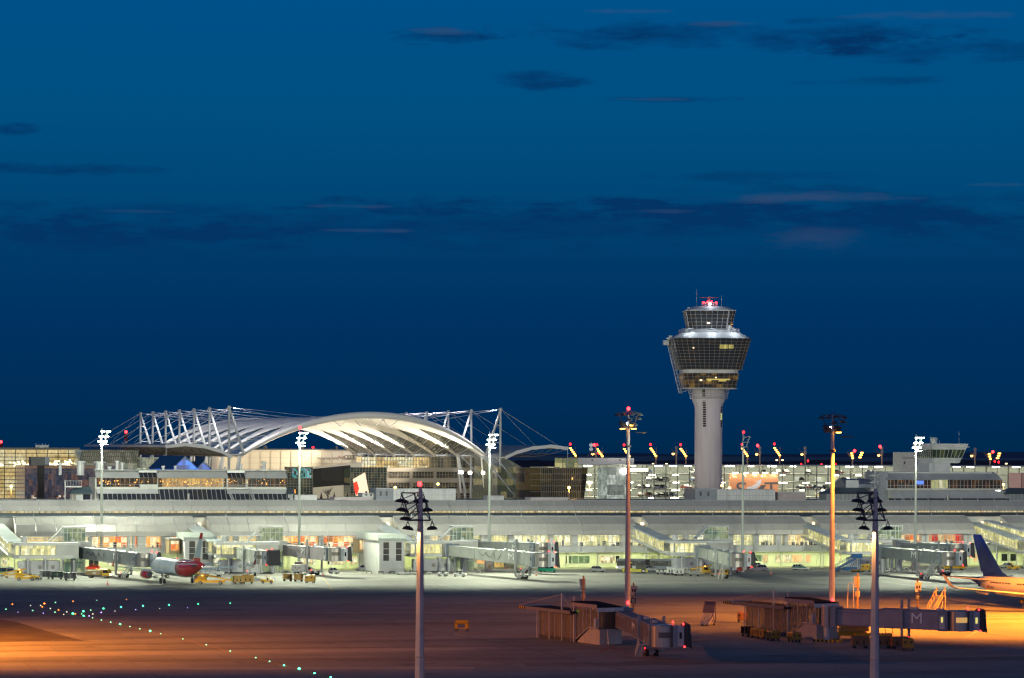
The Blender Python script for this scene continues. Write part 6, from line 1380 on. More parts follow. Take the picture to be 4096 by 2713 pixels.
    if hose:
        mb = MB(); x0 = Ln*.38; x1 = Ln*.62; last = None
        for i in range(hose*8+1):
            f = i/(hose*8); x = x0+(x1-x0)*f; zz = zf(x)+hgt*.72-abs(math.sin(f*hose*math.pi))*(.7+.9*f)
            q = (x, -1.66, zz)
            if last: mb.tube(last, q, .05, n=4)
            last = q
        mb.build('cable_loops', black, t)
    mb = MB()     # roof clutter
    for x in (Ln*.6, Ln*.78): MB().box((x, -.3, zf(x)+hgt+.1), (x+1.2, .3, zf(x)+hgt+.5)).build('roof_unit', lgrey, t)
    for x in (Ln-4.4, Ln-2.8): mb.tube((x, side*1.4, z+hgt+.2), (x, side*1.4, z+hgt+1.2), .035, n=4)
    mb.tube((Ln-4.4, side*1.4, z+hgt+1.2), (Ln-2.8, side*1.4, z+hgt+1.2), .035, n=4); mb.build('roof_rail', lgrey, t)
    return t
xy = lambda u, Y: ((u-2048)/FP*Y, Y)
def G2(u, v): p = onG(u, v); return (p.x, p.y)
jet_bridge('long grey jet bridge marked M 103 docked at the red-tailed airliner', xy(222, 786), xy(590, 731), 4.2, 3.35, tun_d, 'M', '103', hose=4, bog=.76, mpos=.74, lettersize=2.3)
jet_bridge('pale jet bridge facing the viewer behind the right wing of the airliner', xy(925, 783), xy(1062, 742), 4.1, 3.7, tun, 'M', None, bog=.62, mpos=.5, cabhd=-45)
jet_bridge('level grey jet bridge with looped cables behind the white van', xy(1128, 786), xy(1352, 752), 4.3, 4.2, tun_m, 'M', None, hose=5, bog=.6, mpos=.5, stair=0)
jet_bridge('grey green jet bridge marked M 110/2 docked before the green van', xy(1798, 786), xy(2182, 738), 4.3, 3.6, tun, 'M', '110/2', hose=3, bog=.78, mpos=.72, lettersize=2.3)
jet_bridge('second jet bridge mostly hidden behind the one marked 110/2', xy(1880, 800), xy(2185, 775), 5.0, 5.0, tun, 'M', '110/1', bog=.7, stair=0)
jet_bridge('pale jet bridge facing the viewer above the red white truck', xy(2808, 783), xy(2958, 738), 4.3, 3.8, tun, 'M', None, bog=.6, mpos=.52)
jet_bridge('blue grey jet bridge marked M 112/2 above the yellow loader', xy(3533, 786), xy(3808, 745), 4.5, 4.1, tun_d, 'M', '112/2', bog=.62, mpos=.55, lettersize=2.3, stair=1)
jet_bridge('jet bridge marked 112/1 behind the one marked 112/2', xy(3600, 800), xy(3845, 775), 5.2, 5.2, tun_d, None, '112/1', bog=.75, stair=1)

# ================================================================== GLASS BOARDING PAVILIONS (near)
hallglass = bpy.data.materials.new('tinted_hall_glass'); hallglass.use_nodes = True; tt = hallglass.node_tree; bb_ = tt.nodes['Principled BSDF']; bb_.inputs['Base Color'].default_value = (.24, .20, .14, 1); bb_.inputs['Roughness'].default_value = .10; bb_.inputs['Alpha'].default_value = .66; bb_.inputs['Specular IOR Level'].default_value = .8
E1 = Vector((.44, -.90, 0)).normalized(); RZ1 = math.atan2(E1.y, E1.x)
def pavilion(label, u0, v0, Lh, Lt, wz, mirror_num):
    """u0,v0: far left ground corner of the glazed hall; local x runs towards the viewer along the facade, y to the right"""
    p = onG(u0, v0); t = thing('boarding_pavilion', label, 'pavilion', (p.x, p.y, 0), RZ1, 'glass boarding pavilions on the near apron')
    W_ = 3.7; zr_ = 4.6; zt0, zt1 = 6.5, 6.0
    MB().box((0, 0, 0), (Lh, W_, .55)).build('plinth', P('pavilion_plinth', (.06, .06, .06), .7), t)
    MB().loft([[(x, -1.1, z), (x, W_+1.1, z), (x, W_+1.1, z+.3), (x, -1.1, z+.3)] for x, z in ((-Lh*.42, zr_+.15), (Lh+.5, zr_+.15))]).build('hall_roof', P('dark_roof', (.02, .016, .018), .9, spec=.1), t)
    MB().box((-Lh*.42, -1.15, zr_+.1), (-Lh*.42+.12, W_+1.1, zr_+.62)).build('roof_edge', lgrey, t)
    fs = MB().box((-Lh*.42, -1.2, zr_+.05), (Lh, -1.1, zr_+.58)).build('fascia', P('fascia_grey', (.22, .20, .19), .5), t)
    hz = MB(); hk = MB()
    for i in range(7): (hz if i % 2 else hk).prism([(-Lh*.42+i*.36, zr_+.06), (-Lh*.42+i*.36+.36, zr_+.06), (-Lh*.42+i*.36+.6, zr_+.57), (-Lh*.42+i*.36+.24, zr_+.57)], -1.24, -1.2)
    hz.build('hazard_yellow', yellow, fs); hk.build('hazard_black', black, fs)
    MB().box((0, .02, .55), (Lh, .05, zr_+.1)).box((0, W_-.05, .55), (Lh, W_-.02, zr_+.1)).build('hall_glass', hallglass, t)
    fr = MB(); n_ = 7
    for y in (0, W_):
        for i in range(n_+1):
            x = Lh*i/n_; fr.box((x-.035, y-.05, 0 if i % 3 == 0 else .5), (x+.035, y+.05, zr_+.1))
        fr.box((0, y-.04, 2.9), (Lh, y+.04, 2.97)) if y else None
    for x in (.3, Lh*.36, Lh*.7): fr.tube((x, -.55, 0), (x, -.55, zr_+ (2.2 if abs(x-Lh*.7) < .1 or x == Lh*.36 else .1) if x == Lh*.7 else zr_+.1), .11, n=8)
    fr.build('hall_frame', galv, t)
    MB().tube((Lh*.7, -.6, zr_), (Lh*.7, -.6, zr_+3.3), .13, n=8).build('stay_post', white, t)
    MB().tube((-Lh*.42, -.9, zr_+.6), (Lh*.7, -.6, zr_+3.1), .07, n=5).tube((Lh*.7, -.6, zr_+3.1), (Lh+.2, -.6, zr_+.4), .06, n=5).tube((Lh*.7, -.6, zr_+.5), (Lh+1, -.4, zr_+3.1), .025, n=4).build('stays', P('stay_paint', (.4, .38, .36), .5), t)
    # benches/ramps inside
    mb = MB(); mb.loft([[(1, 1.0, .6), (1, 2.8, .6), (1, 2.8, .75), (1, 1.0, .75)], [(Lh-1, 1.0, 1.7), (Lh-1, 2.8, 1.7), (Lh-1, 2.8, 1.85), (Lh-1, 1.0, 1.85)]])
    for i in range(5): x = 1+(Lh-2)*i/4; mb.tube((x, 1.0, .7), (x, 1.0, 2.1+i*.2), .03, n=4)
    mb.build('ramp', P('ramp_grey', (.25, .22, .2), .6), t)
    # tall part
    x0, x1 = Lh, Lh+Lt
    sl0 = MB().prism([(x0, 0.02), (x1, 0.02), (x1, 2.6), (x0+Lt*.55, 2.6), (x0+.2, .25)], 0.2, W_).build('stair_base', P('stair_base_panel', (.42, .39, .37), .55), t)
    MB().loft([[(x, -.6, z), (x, W_+.5, z-.1), (x, W_+.5, z+.18), (x, -.6, z+.28)] for x, z in ((x0-.6, zt0), (x1+.6, zt1))]).build('tall_roof', P('dark_roof', (.035, .028, .03)), t)
    MB().box((x0-.5, -.65, zt0-.55), (x1+.55, -.6, zt0+.05)).build('side_fascia', P('fascia_mauve', (.30, .26, .28), .5), t)
    MB().box((x1+.6, -.65, zt1-.62), (x1+.7, W_+.5, zt1+.05)).build('white_fascia', P('fascia_white', (.62, .64, .60), .5), t)
    gl = MB(); gl.quad((x0, 0, .7), (x0, 0, zt0-.4), (x1, 0, zt1-.3), (x1, 0, 2.7), (x0+Lt*.55, 0, 2.7)); gl.quad((x0, W_, .7), (x0, W_, zt0-.4), (x1, W_, zt1-.3), (x1, W_, 2.7)); gl.quad((x1, 0, 2.7), (x1, 0, zt1-.3), (x1, 1.8, zt1-.3), (x1, 1.8, 2.7)); gl.build('tall_glass', hallglass, t)
    fr = MB()
    for i in range(7):
        x = x0+Lt*i/6; zb_ = .4 if i == 0 else (2.6 if i > 3 else .4+(i/6)*3.6); r_ = .12 if i in (0, 2, 4, 6) else .05; fr.box((x-r_/1.5, -.1, zb_), (x+r_/1.5, .02, zt0-.4)); fr.box((x-r_/2, W_, zb_), (x+r_/2, W_+.06, zt0-.4))
    fr.tube((x0, -.1, .5), (x0+Lt*.55, -.1, 2.65), .14, n=4).tube((x0+Lt*.55, -.1, 2.65), (x1, -.1, 2.65), .14, n=4); fr.tube((x0, -.4, 0), (x0, -.4, zt0+1.1), .13, n=8)
    fr.build('tall_frame', galv, t)
    MB().box((x1-.9, -.45, 2.8), (x1-.1, -.12, 4.3)).build('control_cabinet', P('cab_pale', (.4, .43, .48)), t)
    MB().loft([[(x1-.6, W_*.35, 0), (x1-.6, W_+.2, 0), (x1-.6, W_+.2, 2.6), (x1-.6, W_*.35, 2.6)], [(x1+.8, W_*.40, 0.1), (x1+.8, W_+.2, .1), (x1+.6, W_+.2, 2.6), (x1+.6, W_*.35, 2.6)]]).build('end_base', P('end_base_panel', (.46, .46, .42), .5), t)
    MB().box((x1-1.0, W_*.35, 2.65), (x1+.3, W_, zt1-.35)).build('end_room', P('end_room', (.12, .10, .08), .4), t)
    MB().box((x0+.15, -.06, zt0-1.6), (x0+1.1, -.02, zt0-1.15)).build('exit_sign', P('sign_green', (.10, .22, .03), .5, emit=(.3, 1, .1), es=.05), t) if mirror_num == 1 else None
    return t, RZ1, (x0, x1, W_)
pv1, _, dim1 = pavilion('left glass boarding pavilion with dark roof and striped roof end', 2157, 2550, 13.5, 8.0, 1, 1)
pv2, _, dim2 = pavilion('right glass boarding pavilion with stayed roof behind baggage carts', 2985, 2528, 14.5, 8.4, 1, 2)
jet_bridge('short jet bridge of the left pavilion turned to the viewer with dark bellows', G2(2478, 2575), (G2(2630, 2605)[0], 462), 3.0, 2.35, P('bridge_dark', (.14, .12, .14), .5), 'M', None, bog=.72, mpos=.55, hgt=2.7, col=False, rotr=1.6, lettersize=1.6)
jet_bridge('long mauve jet bridge of the right pavilion marked with a big M', G2(3308, 2567), (G2(3830, 2567)[0], 500), 2.95, 2.75, tun_m, 'M', None, bog=.56, mpos=.66, hgt=2.75, lettersize=2.5, hazard=True, ovalit=True, stair=0, rotr=1.0)
# ================================================================== AIRCRAFT
def airfoil(x0, c, y, z, th_, n=6):
    top = [(x0-c*i/n, y, z+th_*math.sin(math.pi*min(1, (i/n)**.6))) for i in range(n+1)]
    bot = [(x0-c*i/n, y, z-th_*.5*math.sin(math.pi*min(1, (i/n)**.7))) for i in range(n-1, 0, -1)]
    return top+bot
def fuselage(mb, stations, n=24, cut=None):
    rings = []
    for x, zc_, ry, rz_ in stations: rings.append([(x, ry*math.cos(2*math.pi*i/n), zc_+rz_*math.sin(2*math.pi*i/n)) for i in range(n)])
    mb.loft(rings); return mb
# --- left: A red-tailed twin jet, x forward, origin at main gear centre
def p_at(u, v): return onG(u, v)
g = onG(713, 2334)
HD = math.radians(90+24)
t = thing('airliner', 'white and blue grey airliner with glossy red tail docked at the far left gate', 'airplane', (g.x, g.y, 0), HD)
fw = P('fuselage_pale_blue', (.50, .60, .64), .25, scale=.3, spec=.6); fr_ = P('fuselage_red', (.36, .02, .025), .15, spec=.8, scale=.3)
st = [(18.5, 3.0, .3, .3), (17.8, 3.2, 1.0, 1.0), (16, 3.5, 1.7, 1.7), (13.5, 3.7, 1.975, 2.0), (0, 3.7, 1.975, 2.05), (-3.4, 3.7, 1.975, 2.05)]
fuselage(MB(), st).build('fuselage', fw, t, smooth=True)
st = [(-3.3, 3.69, 1.98, 2.06), (-6, 3.7, 1.98, 2.06), (-9, 3.85, 1.85, 1.9), (-12, 4.2, 1.45, 1.5), (-15, 4.6, .95, 1.0), (-17.5, 4.85, .5, .55), (-18.7, 4.9, .28, .3)]
fuselage(MB(), st).build('rear_fuselage', fr_, t, smooth=True)
# sweeping boundary of red onto the white body
MB().loft([[( -2, 1.3, 2.05), (-2, -1.3, 2.05), (-2, 0, 1.62)], [(-6.2, 1.99, 3.3), (-6.2, -1.99, 3.3), (-6.2, 0, 1.6)], [(-6.4, 1.99, 3.6), (-6.4, -1.99, 3.6), (-6.4, 0, 1.6)]]).build('red_belly', fr_, t)
MB().lathe([(.26, 0), (.26, .05)], (0, 0, 0), 10).v
MB().tube((-18.65, 0, 4.9), (-19.0, 0, 4.92), .24, .2, n=12).build('tail_exhaust', black, t)
for s_ in (1, -1):
    w = MB().loft([airfoil(5.0, 6.6, s_*1.6, 2.7, .38), airfoil(2.0, 4.0, s_*6.4, 3.2, .26), airfoil(-3.6, 1.7, s_*17.0, 4.3, .10)]).build('wing', fw, t, smooth=False)
    fl = MB(); fl.loft([airfoil(-1.7, 1.9, s_*2.2, 2.6, .14), airfoil(-2.1, 1.5, s_*6.3, 2.95, .1), airfoil(-4.0, .9, s_*12.5, 3.55, .07)]).build('flaps', fw, w)
    for yy in (4.0, 8.6, 12): MB().loft([[(.0, s_*yy-.15, 2.75+yy*.06), (.0, s_*yy+.15, 2.75+yy*.06), (0, s_*yy, 2.5+yy*.06)], [(-3.8, s_*yy-.08, 2.6+yy*.06), (-3.8, s_*yy+.08, 2.6+yy*.06), (-3.8, s_*yy, 2.45+yy*.06)]]).build('flap_fairing', fw, w)
    MB().loft([airfoil(-3.7, 1.5, s_*16.95, 4.3, .08)[:1]+[(-3.6, s_*17.0, 4.3), (-5.3, s_*17.05, 4.3)], [(-4.6, s_*17.15, 5.6), (-4.7, s_*17.15, 5.65), (-5.6, s_*17.2, 5.5)]]).build('wingtip_fence', fr_, w)
    e = MB().loft([[(x, s_*5.75+r*math.cos(q*math.pi/9), 1.95+r*math.sin(q*math.pi/9)) for q in range(18)] for x, r in ((8.4, .86), (8.0, 1.02), (6.5, 1.08), (4.6, .95), (3.9, .82))]).build('engine_cowl', fr_, t, smooth=True)
    MB().loft([[(x, s_*5.75+r*math.cos(q*math.pi/8), 1.95+r*math.sin(q*math.pi/8)) for q in range(16)] for x, r in ((3.95, .70), (3.88, .72), (3.3, .36), (2.7, .30), (2.2, .02))]).build('exhaust_cone', steel, e)
    MB().box((3.5, s_*5.75-.12, 2.7), (6.8, s_*5.75+.12, 3.3)).build('engine_pylon', fw, e)
    gr = MB(); gr.tube((0, s_*3.8, .5), (0, s_*3.6, 2.8), .16, n=8); gr.tube((.2, s_*3.8, 1.2), (1.2, s_*3.3, 2.6), .08, n=6).build('gear_leg', lgrey, t)
    for q_ in (-.45, .45): MB().wheel(0, s_*3.8+q_, .58, .58, .38, 16).build('wheel', black, t)
    MB().loft([airfoil(-13.4, 3.6, s_*.5, 4.9, .2), airfoil(-16.2, 1.6, s_*6.2, 5.3, .08)]).build('tailplane', fw, t)
MB().tube((12.6, 0, .4), (12.6, 0, 2.5), .12).wheel(12.6, -.3, .4, .4, .25).wheel(12.6, .3, .4, .4, .25).build('nose_gear', black, t)
fin = lambda x, c, z, th_: [(x, 0, z), (x-c*.3, th_, z), (x-c, 0, z), (x-c*.3, -th_, z)]
MB().loft([fin(-10.2, 6.2, 5.3, .28), fin(-11.4, 5.0, 6.4, .25)]).build('fin_root', fr_, t)
MB().loft([fin(-11.4, 5.0, 6.4, .25), fin(-15.0, 2.6, 10.8, .14)]).build('fin', P('fin_blue_grey', (.30, .38, .42), .35), t)
MB().loft([fin(-15.0, 2.6, 10.8, .14), fin(-16.1, 2.0, 12.2, .10)]).build('fin_tip', fr_, t)
for (x, y, z, m_) in ((-18.6, .3, 4.6, glow('nav_white', (1, .95, .9), 4)), (-7.5, -1.3, 2.15, glow('nav_green', (.1, 1, .3), 8)), (1.0, 0, 5.8, redlamp)): MB().box((x-.08, y-.08, z-.08), (x+.08, y+.08, z+.08)).build('navigation_light', m_, t)
# --- right: big jet with navy tail; origin at tail tip on the ground
tp_ = at(3893, 2300, 633)
H2 = math.atan2(-.90, .44)
t = thing('airliner', 'white airliner with tall navy blue tail fin cut by the right photo edge', 'airplane', (tp_.x, tp_.y, 0), H2)
fw2 = P('fuselage_white', (.62, .61, .60), .28, scale=.2, var=.05, spec=.6)
stt = [(0, 5.2, .25, .3), (1.2, 5.15, .55, .62), (3.2, 4.95, .95, 1.05)]
fuselage(MB(), stt).build('tail_cone', navy, t, smooth=True)
fuselage(MB(), [(3.1, 4.96, .94, 1.03), (6, 4.7, 1.35, 1.45), (10, 4.4, 1.75, 1.85), (14.5, 4.3, 1.88, 2.0), (46, 4.3, 1.88, 2.0), (50, 4.2, 1.5, 1.6), (53, 3.8, .8, .9), (54.4, 3.6, .2, .2)]).build('fuselage', fw2, t, smooth=True)
MB().loft([[(3.0, -1.0, 5.2), (4.4, -1.3, 4.8), (3.2, -1.05, 4.0)], [(3.0, 1.0, 5.2), (4.4, 1.3, 4.8), (3.2, 1.05, 4.0)]]).build('navy_edge', navy, t)
MB().tube((.1, 0, 5.2), (-.35, 0, 5.2), .26, .2, n=12).build('tail_exhaust', lgrey, t)
f2 = lambda x, c, z, th_: [(x, 0, z), (x-c*.3, th_, z), (x-c, 0, z), (x-c*.3, -th_, z)]
MB().loft([f2(13.2, 9.6, 6.1, .35), f2(10.2, 7.0, 7.2, .32), f2(3.0, 3.2, 14.3, .14), f2(2.6, 2.6, 14.6, .08)]).build('fin', navy, t)
MB().loft([[(3.4, .0, 7.0), (2.9, .1, 7.0), (2.9, -.1, 7.0)], [(.3, 0, 14.2), (-.1, .05, 14.2), (-.1, -.05, 14.2)]]).build('rudder', navy, t)
for s_ in (1, -1):
    MB().loft([airfoil(8.2, 4.4, s_*.9, 5.4, .24), airfoil(3.0, 1.7, s_*7.9, 6.0, .08)]).build('tailplane', fw2, t)
    w = MB().loft([airfoil(35, 8.2, s_*1.5, 3.0, .5), airfoil(30.0, 5.0, s_*7, 3.5, .32), airfoil(22.4, 2.2, s_*18.6, 4.7, .12)]).build('wing', fw2, t)
    MB().loft([[(22.4, s_*18.6, 4.65), (21.5, s_*18.6, 4.85), (20.2, s_*18.6, 4.65)], [(21.4, s_*19.5, 5.1), (20.6, s_*19.4, 5.2), (19.9, s_*19.5, 5.1)], [(19.4, s_*20.3, 7.4), (19.0, s_*20.3, 7.4), (18.5, s_*20.3, 7.4)]]).build('winglet', fw2, w)
    for yy in (5, 9.5, 13.5): MB().loft([[(28-yy*.25, s_*yy-.25, 3.2+yy*.05), (28-yy*.25, s_*yy+.25, 3.2+yy*.05), (28-yy*.25, s_*yy, 2.7+yy*.05)], [(23.4-yy*.2, s_*yy-.1, 3.2+yy*.05), (23.4-yy*.2, s_*yy+.1, 3.2+yy*.05), (23.4-yy*.2, s_*yy, 2.95+yy*.05)]]).build('flap_fairing', fw2, w)
    e = MB().loft([[(x, s_*6.5+r*math.cos(q*math.pi/9), 2.1+r*math.sin(q*math.pi/9)) for q in range(18)] for x, r in ((36.5, 1.15), (36, 1.35), (34.5, 1.42), (31.5, 1.15), (30.2, .8))]).build('engine_cowl', navy, t, smooth=True)
    MB().box((31, s_*6.5-.15, 3.2), (34.5, s_*6.5+.15, 3.9)).build('engine_pylon', fw2, e)
    for xx in (26.5, 27.7):
        for yy in (-.4, .4): MB().wheel(xx, s_*3.66+yy, .52, .52, .38, 14).build('wheel', black, t)
    MB().tube((27.1, s_*3.66, .5), (27.1, s_*3.4, 3), .18, n=8).build('gear_leg', lgrey, t)
wn = MB()
for i in range(64):
    x = 8.2+i*.55+(0 if i < 14 else 1.9)
    if x > 45: break
    zc_ = 4.75; ry = 1.88 if x > 14.5 else 1.75+.13*(x-10)/4.5 if x > 10 else 1.35+.4*(x-6)/4
    rz_ = 2.0 if x > 14.5 else 1.85+.15*(x-10)/4.5 if x > 10 else 1.45+.4*(x-6)/4; z0 = 4.3 if x > 14.5 else 4.4-.1*(x-10)/4.5 if x > 10 else 4.7-.3*(x-6)/4
    yv = ry*math.sqrt(max(0, 1-((5.0-z0)/rz_)**2))
    for s_ in (-1, 1): wn.box((x, s_*yv-.035, 4.85), (x+.28, s_*yv+.035, 5.2))
wn.build('cabin_windows', P('window_dark', (.03, .03, .04), .2), t)
text('registration', 'D-ABOL', .75, P('registration_black', (.03, .03, .04), .5), t, (9.3, -1.66, 3.98), rx=math.pi/2, rz=math.radians(5), label='registration lettering D-ABOL under the rear windows')
mb = MB(); 
for i, m_ in enumerate((P('flag_gold', (.7, .4, .02), .5), P('flag_red', (.5, .02, .02), .5), black)): MB().box((7.1, -1.56, 3.85+i*.12), (7.75, -1.5, 3.97+i*.12)).build('flag', m_, t)
mb.box((4.9, -1.26, 5.1), (6.0, -1.16, 5.16)).box((4.8, -1.28, 3.95), (5.7, -1.18, 4.02)); mb.build('service_marks', dgrey, t)

# ================================================================== VEHICLES
hub = P('wheel_hub', (.3, .3, .3), .4, .5)
def wheels(t, xs_, w, r, wd=.2):
    for x in xs_:
        for s_ in (-1, 1):
            o = MB().wheel(x, s_*w, r, r, wd, 14).build('wheel', black, t); MB().wheel(x, s_*(w+.01), r, r*.55, wd+.02, 10).build('hub', hub, o)
def car(label, u, v, hd, mat, Lc=4.2, W_=1.7, Hh=1.5, kind='hatch', cat='car', stripe_=None, lights=False, name='parked_car', bar=False, dmat=None):
    p = onG(u, v); t = thing(name, label, cat, (p.x, p.y, 0), math.radians(hd)); h = Lc/2; w = W_/2
    if kind == 'van': low = [(-h, .35), (-h, Hh*.58), (h*.55, Hh*.56), (h*.93, Hh*.45), (h, .7), (h, .3)]; cabp = [(-h*.98, Hh*.57, .96), (-h*.95, Hh, .86), (h*.30, Hh, .86), (h*.62, Hh*.56, .95)]
    elif kind == 'smart': low = [(-h, .4), (-h*1.0, .85), (-h*.3, .95), (h*.55, .92), (h*.95, .7), (h, .32)]; cabp = [(-h*.97, .84, .95), (-h*.7, Hh, .82), (h*.1, Hh, .82), (h*.6, .9, .93)]
    else: low = [(-h, .35), (-h, Hh*.52), (-h*.8, Hh*.62), (h*.35, Hh*.60), (h*.85, Hh*.5), (h, Hh*.36), (h, .28)]; cabp = [(-h*.93, Hh*.6, .95), (-h*.72, Hh*.97, .8), (-h*.2, Hh, .8), (h*.02, Hh*.97, .8), (h*.45, Hh*.58, .92)]
    b_ = MB().loft([[(x*(.97 if s_ in (0, 3) else 1), y, z) for x, z in low] for s_, y in enumerate((-w, -w*.9, w*.9, w))]).build('body', mat, t)
    MB().loft([[(x, s_*w*k, z) for x, z, k in cabp] for s_ in (-1, 1)]).build('windows', dmat or dark, t)
    rp = [q for q in cabp if q[1] > Hh*.9]; a, c = rp[0][0], rp[-1][0]
    MB().box((a+.05, -w*.80, Hh-.03), (c-.02, w*.80, Hh+.025)).build('roof', mat, t)
    pil = MB()
    for s_ in (-1, 1):
        for x, z, k in (cabp[0], cabp[-1]):
            q = rp[0] if x == cabp[0][0] else rp[-1]; pil.tube((x, s_*w*k, z), (q[0], s_*w*q[2], q[1]), .05, n=4)
        for f in ((.45,) if kind == 'smart' else (.33, .68)): x = a+(c-a)*f; pil.tube((x, s_*w*.955, Hh*.58), (x, s_*w*.82, Hh), .045, n=4)
    pil.build('pillars', mat, t)
    wheels(t, (-h*.62, h*.64), w*.86, .31 if kind != 'van' else .35)
    for s_ in (-1, 1):
        MB().box((h-.1, s_*w*.72-.15, .55), (h+.015, s_*w*.72+.15, .72)).build('headlight', headlamp if lights else P('headlight_glass', (.6, .62, .65), .1), t)
        MB().box((-h-.015, s_*w*.8-.1, .6), (-h+.05, s_*w*.8+.1, .85)).build('tail_light', P('tail_red', (.25, .01, .01), .3), t)
    if stripe_: MB().box((-h*.85, -w-.01, .62), (h*.8, w+.01, .86)).build('side_stripe', stripe_, t)
    if bar: MB().box((-.2, -w*.6, Hh+.02), (.15, w*.6, Hh+.15)).build('light_bar', P('bar_blue', (.03, .08, .3), .3) if bar == 1 else green, t)
    MB().box((h-.02, -.26, .38), (h+.02, .26, .5)).build('number_plate', white, t)
    return t
car('white and blue police van seen from behind at the far left', 41, 2303, 100, white, 4.9, 1.9, 1.9, 'van', 'van', P('stripe_blue', (.05, .1, .35), .4), bar=1)
car('teal van cut by the left photo edge', -2, 2303, 200, green, 4.8, 1.9, 1.9, 'van', 'van')
car('two-tone white and black city car standing alone on the apron', 1336, 2295, 20, white, 2.7, 1.55, 1.54, 'smart', dmat=dark)
car('silver city car parked by the tan cabin posts', 1449, 2283, 170, silver, 3.6, 1.6, 1.5)
car('white estate taxi behind the long jet bridge cab', 2141, 2277, 200, white, 4.6, 1.75, 1.5)
car('teal green van facing the viewer right of jet bridge 110/2', 2189, 2290, -40, green, 4.8, 1.9, 1.95, 'van', 'van')
car('small silver blue hatchback alone on the apron left of the tall mast', 2392, 2288, -28, silver, 3.6, 1.6, 1.5)
car('silver hatchback partly behind the yellow pushback tractor', 2596, 2286, -40, silver, 3.6, 1.6, 1.5)
car('mauve grey people carrier in front of the wine red car', 3034, 2284, 187, P('mauve_car', (.20, .17, .22), .3, .3), 4.6, 1.8, 1.6)
car('wine red car parked behind the people carrier', 2990, 2280, 190, P('wine_car', (.14, .02, .03), .3), 4.2, 1.7, 1.45)
car('green and white car behind the people carrier', 3016, 2275, 170, white, 4.3, 1.7, 1.6, stripe_=green)
car('green and white police car alone on the apron before the orange windows', 3202, 2281, -22, white, 4.6, 1.75, 1.5, stripe_=green, bar=2)
car('white camper van behind the wine red car', 3007, 2266, 0, white, 6.2, 2.1, 2.7, 'van', 'van')
car('small pale car at the right edge behind the yellow tractor', 4026, 2273, 120, silver, 3.7, 1.6, 1.5)
car('red car hidden behind the lift tower glass', 368, 2281, 180, red, 4.2, 1.7, 1.5)
# white utility van with box
def boxvan(label, u, v, hd, L_=6.2):
    p = onG(u, v); t = thing('utility_van', label, 'van', (p.x, p.y, 0), math.radians(hd))
    MB().prism([(L_*.12, .5), (L_*.12, 2.1), (L_*.22, 2.1), (L_*.36, 1.35), (L_*.48, 1.1), (L_*.5, .45)], -.95, .95).build('cab', white, t)
    MB().prism([(L_*.17, 1.25), (L_*.17, 1.98), (L_*.225, 1.98), (L_*.33, 1.3)], -.97, .97).build('cab_window', dark, t)
    MB().box((-L_*.5, -1.05, .8), (L_*.10, 1.05, 2.5)).build('box_body', P('box_white', (.6, .6, .6), .5), t)
    mb = MB()
    for i in range(4): mb.box((-L_*.45+i*.5, -1.075, 1.1+(i % 2)*.5), (-L_*.45+i*.5+.3, -1.052, 1.3+(i % 2)*.5))
    mb.build('vents', dgrey, t)
    wheels(t, (-L_*.3, L_*.33), .85, .36); MB().box((L_*.48, -.8, .6), (L_*.505, -.45, .8)).build('headlight', headlamp, t); MB().box((L_*.48, .45, .6), (L_*.505, .8, .8)).build('headlight', headlamp, t)
    return t
boxvan('white van with a square equipment box behind the yellow carts', 1218, 2299, -8)
boxvan('white utility van right of the red aircraft tail', 850, 2306, 25, 5.2)
boxvan('white service van under the airliner near the main gear', 645, 2312, 200, 4.6)
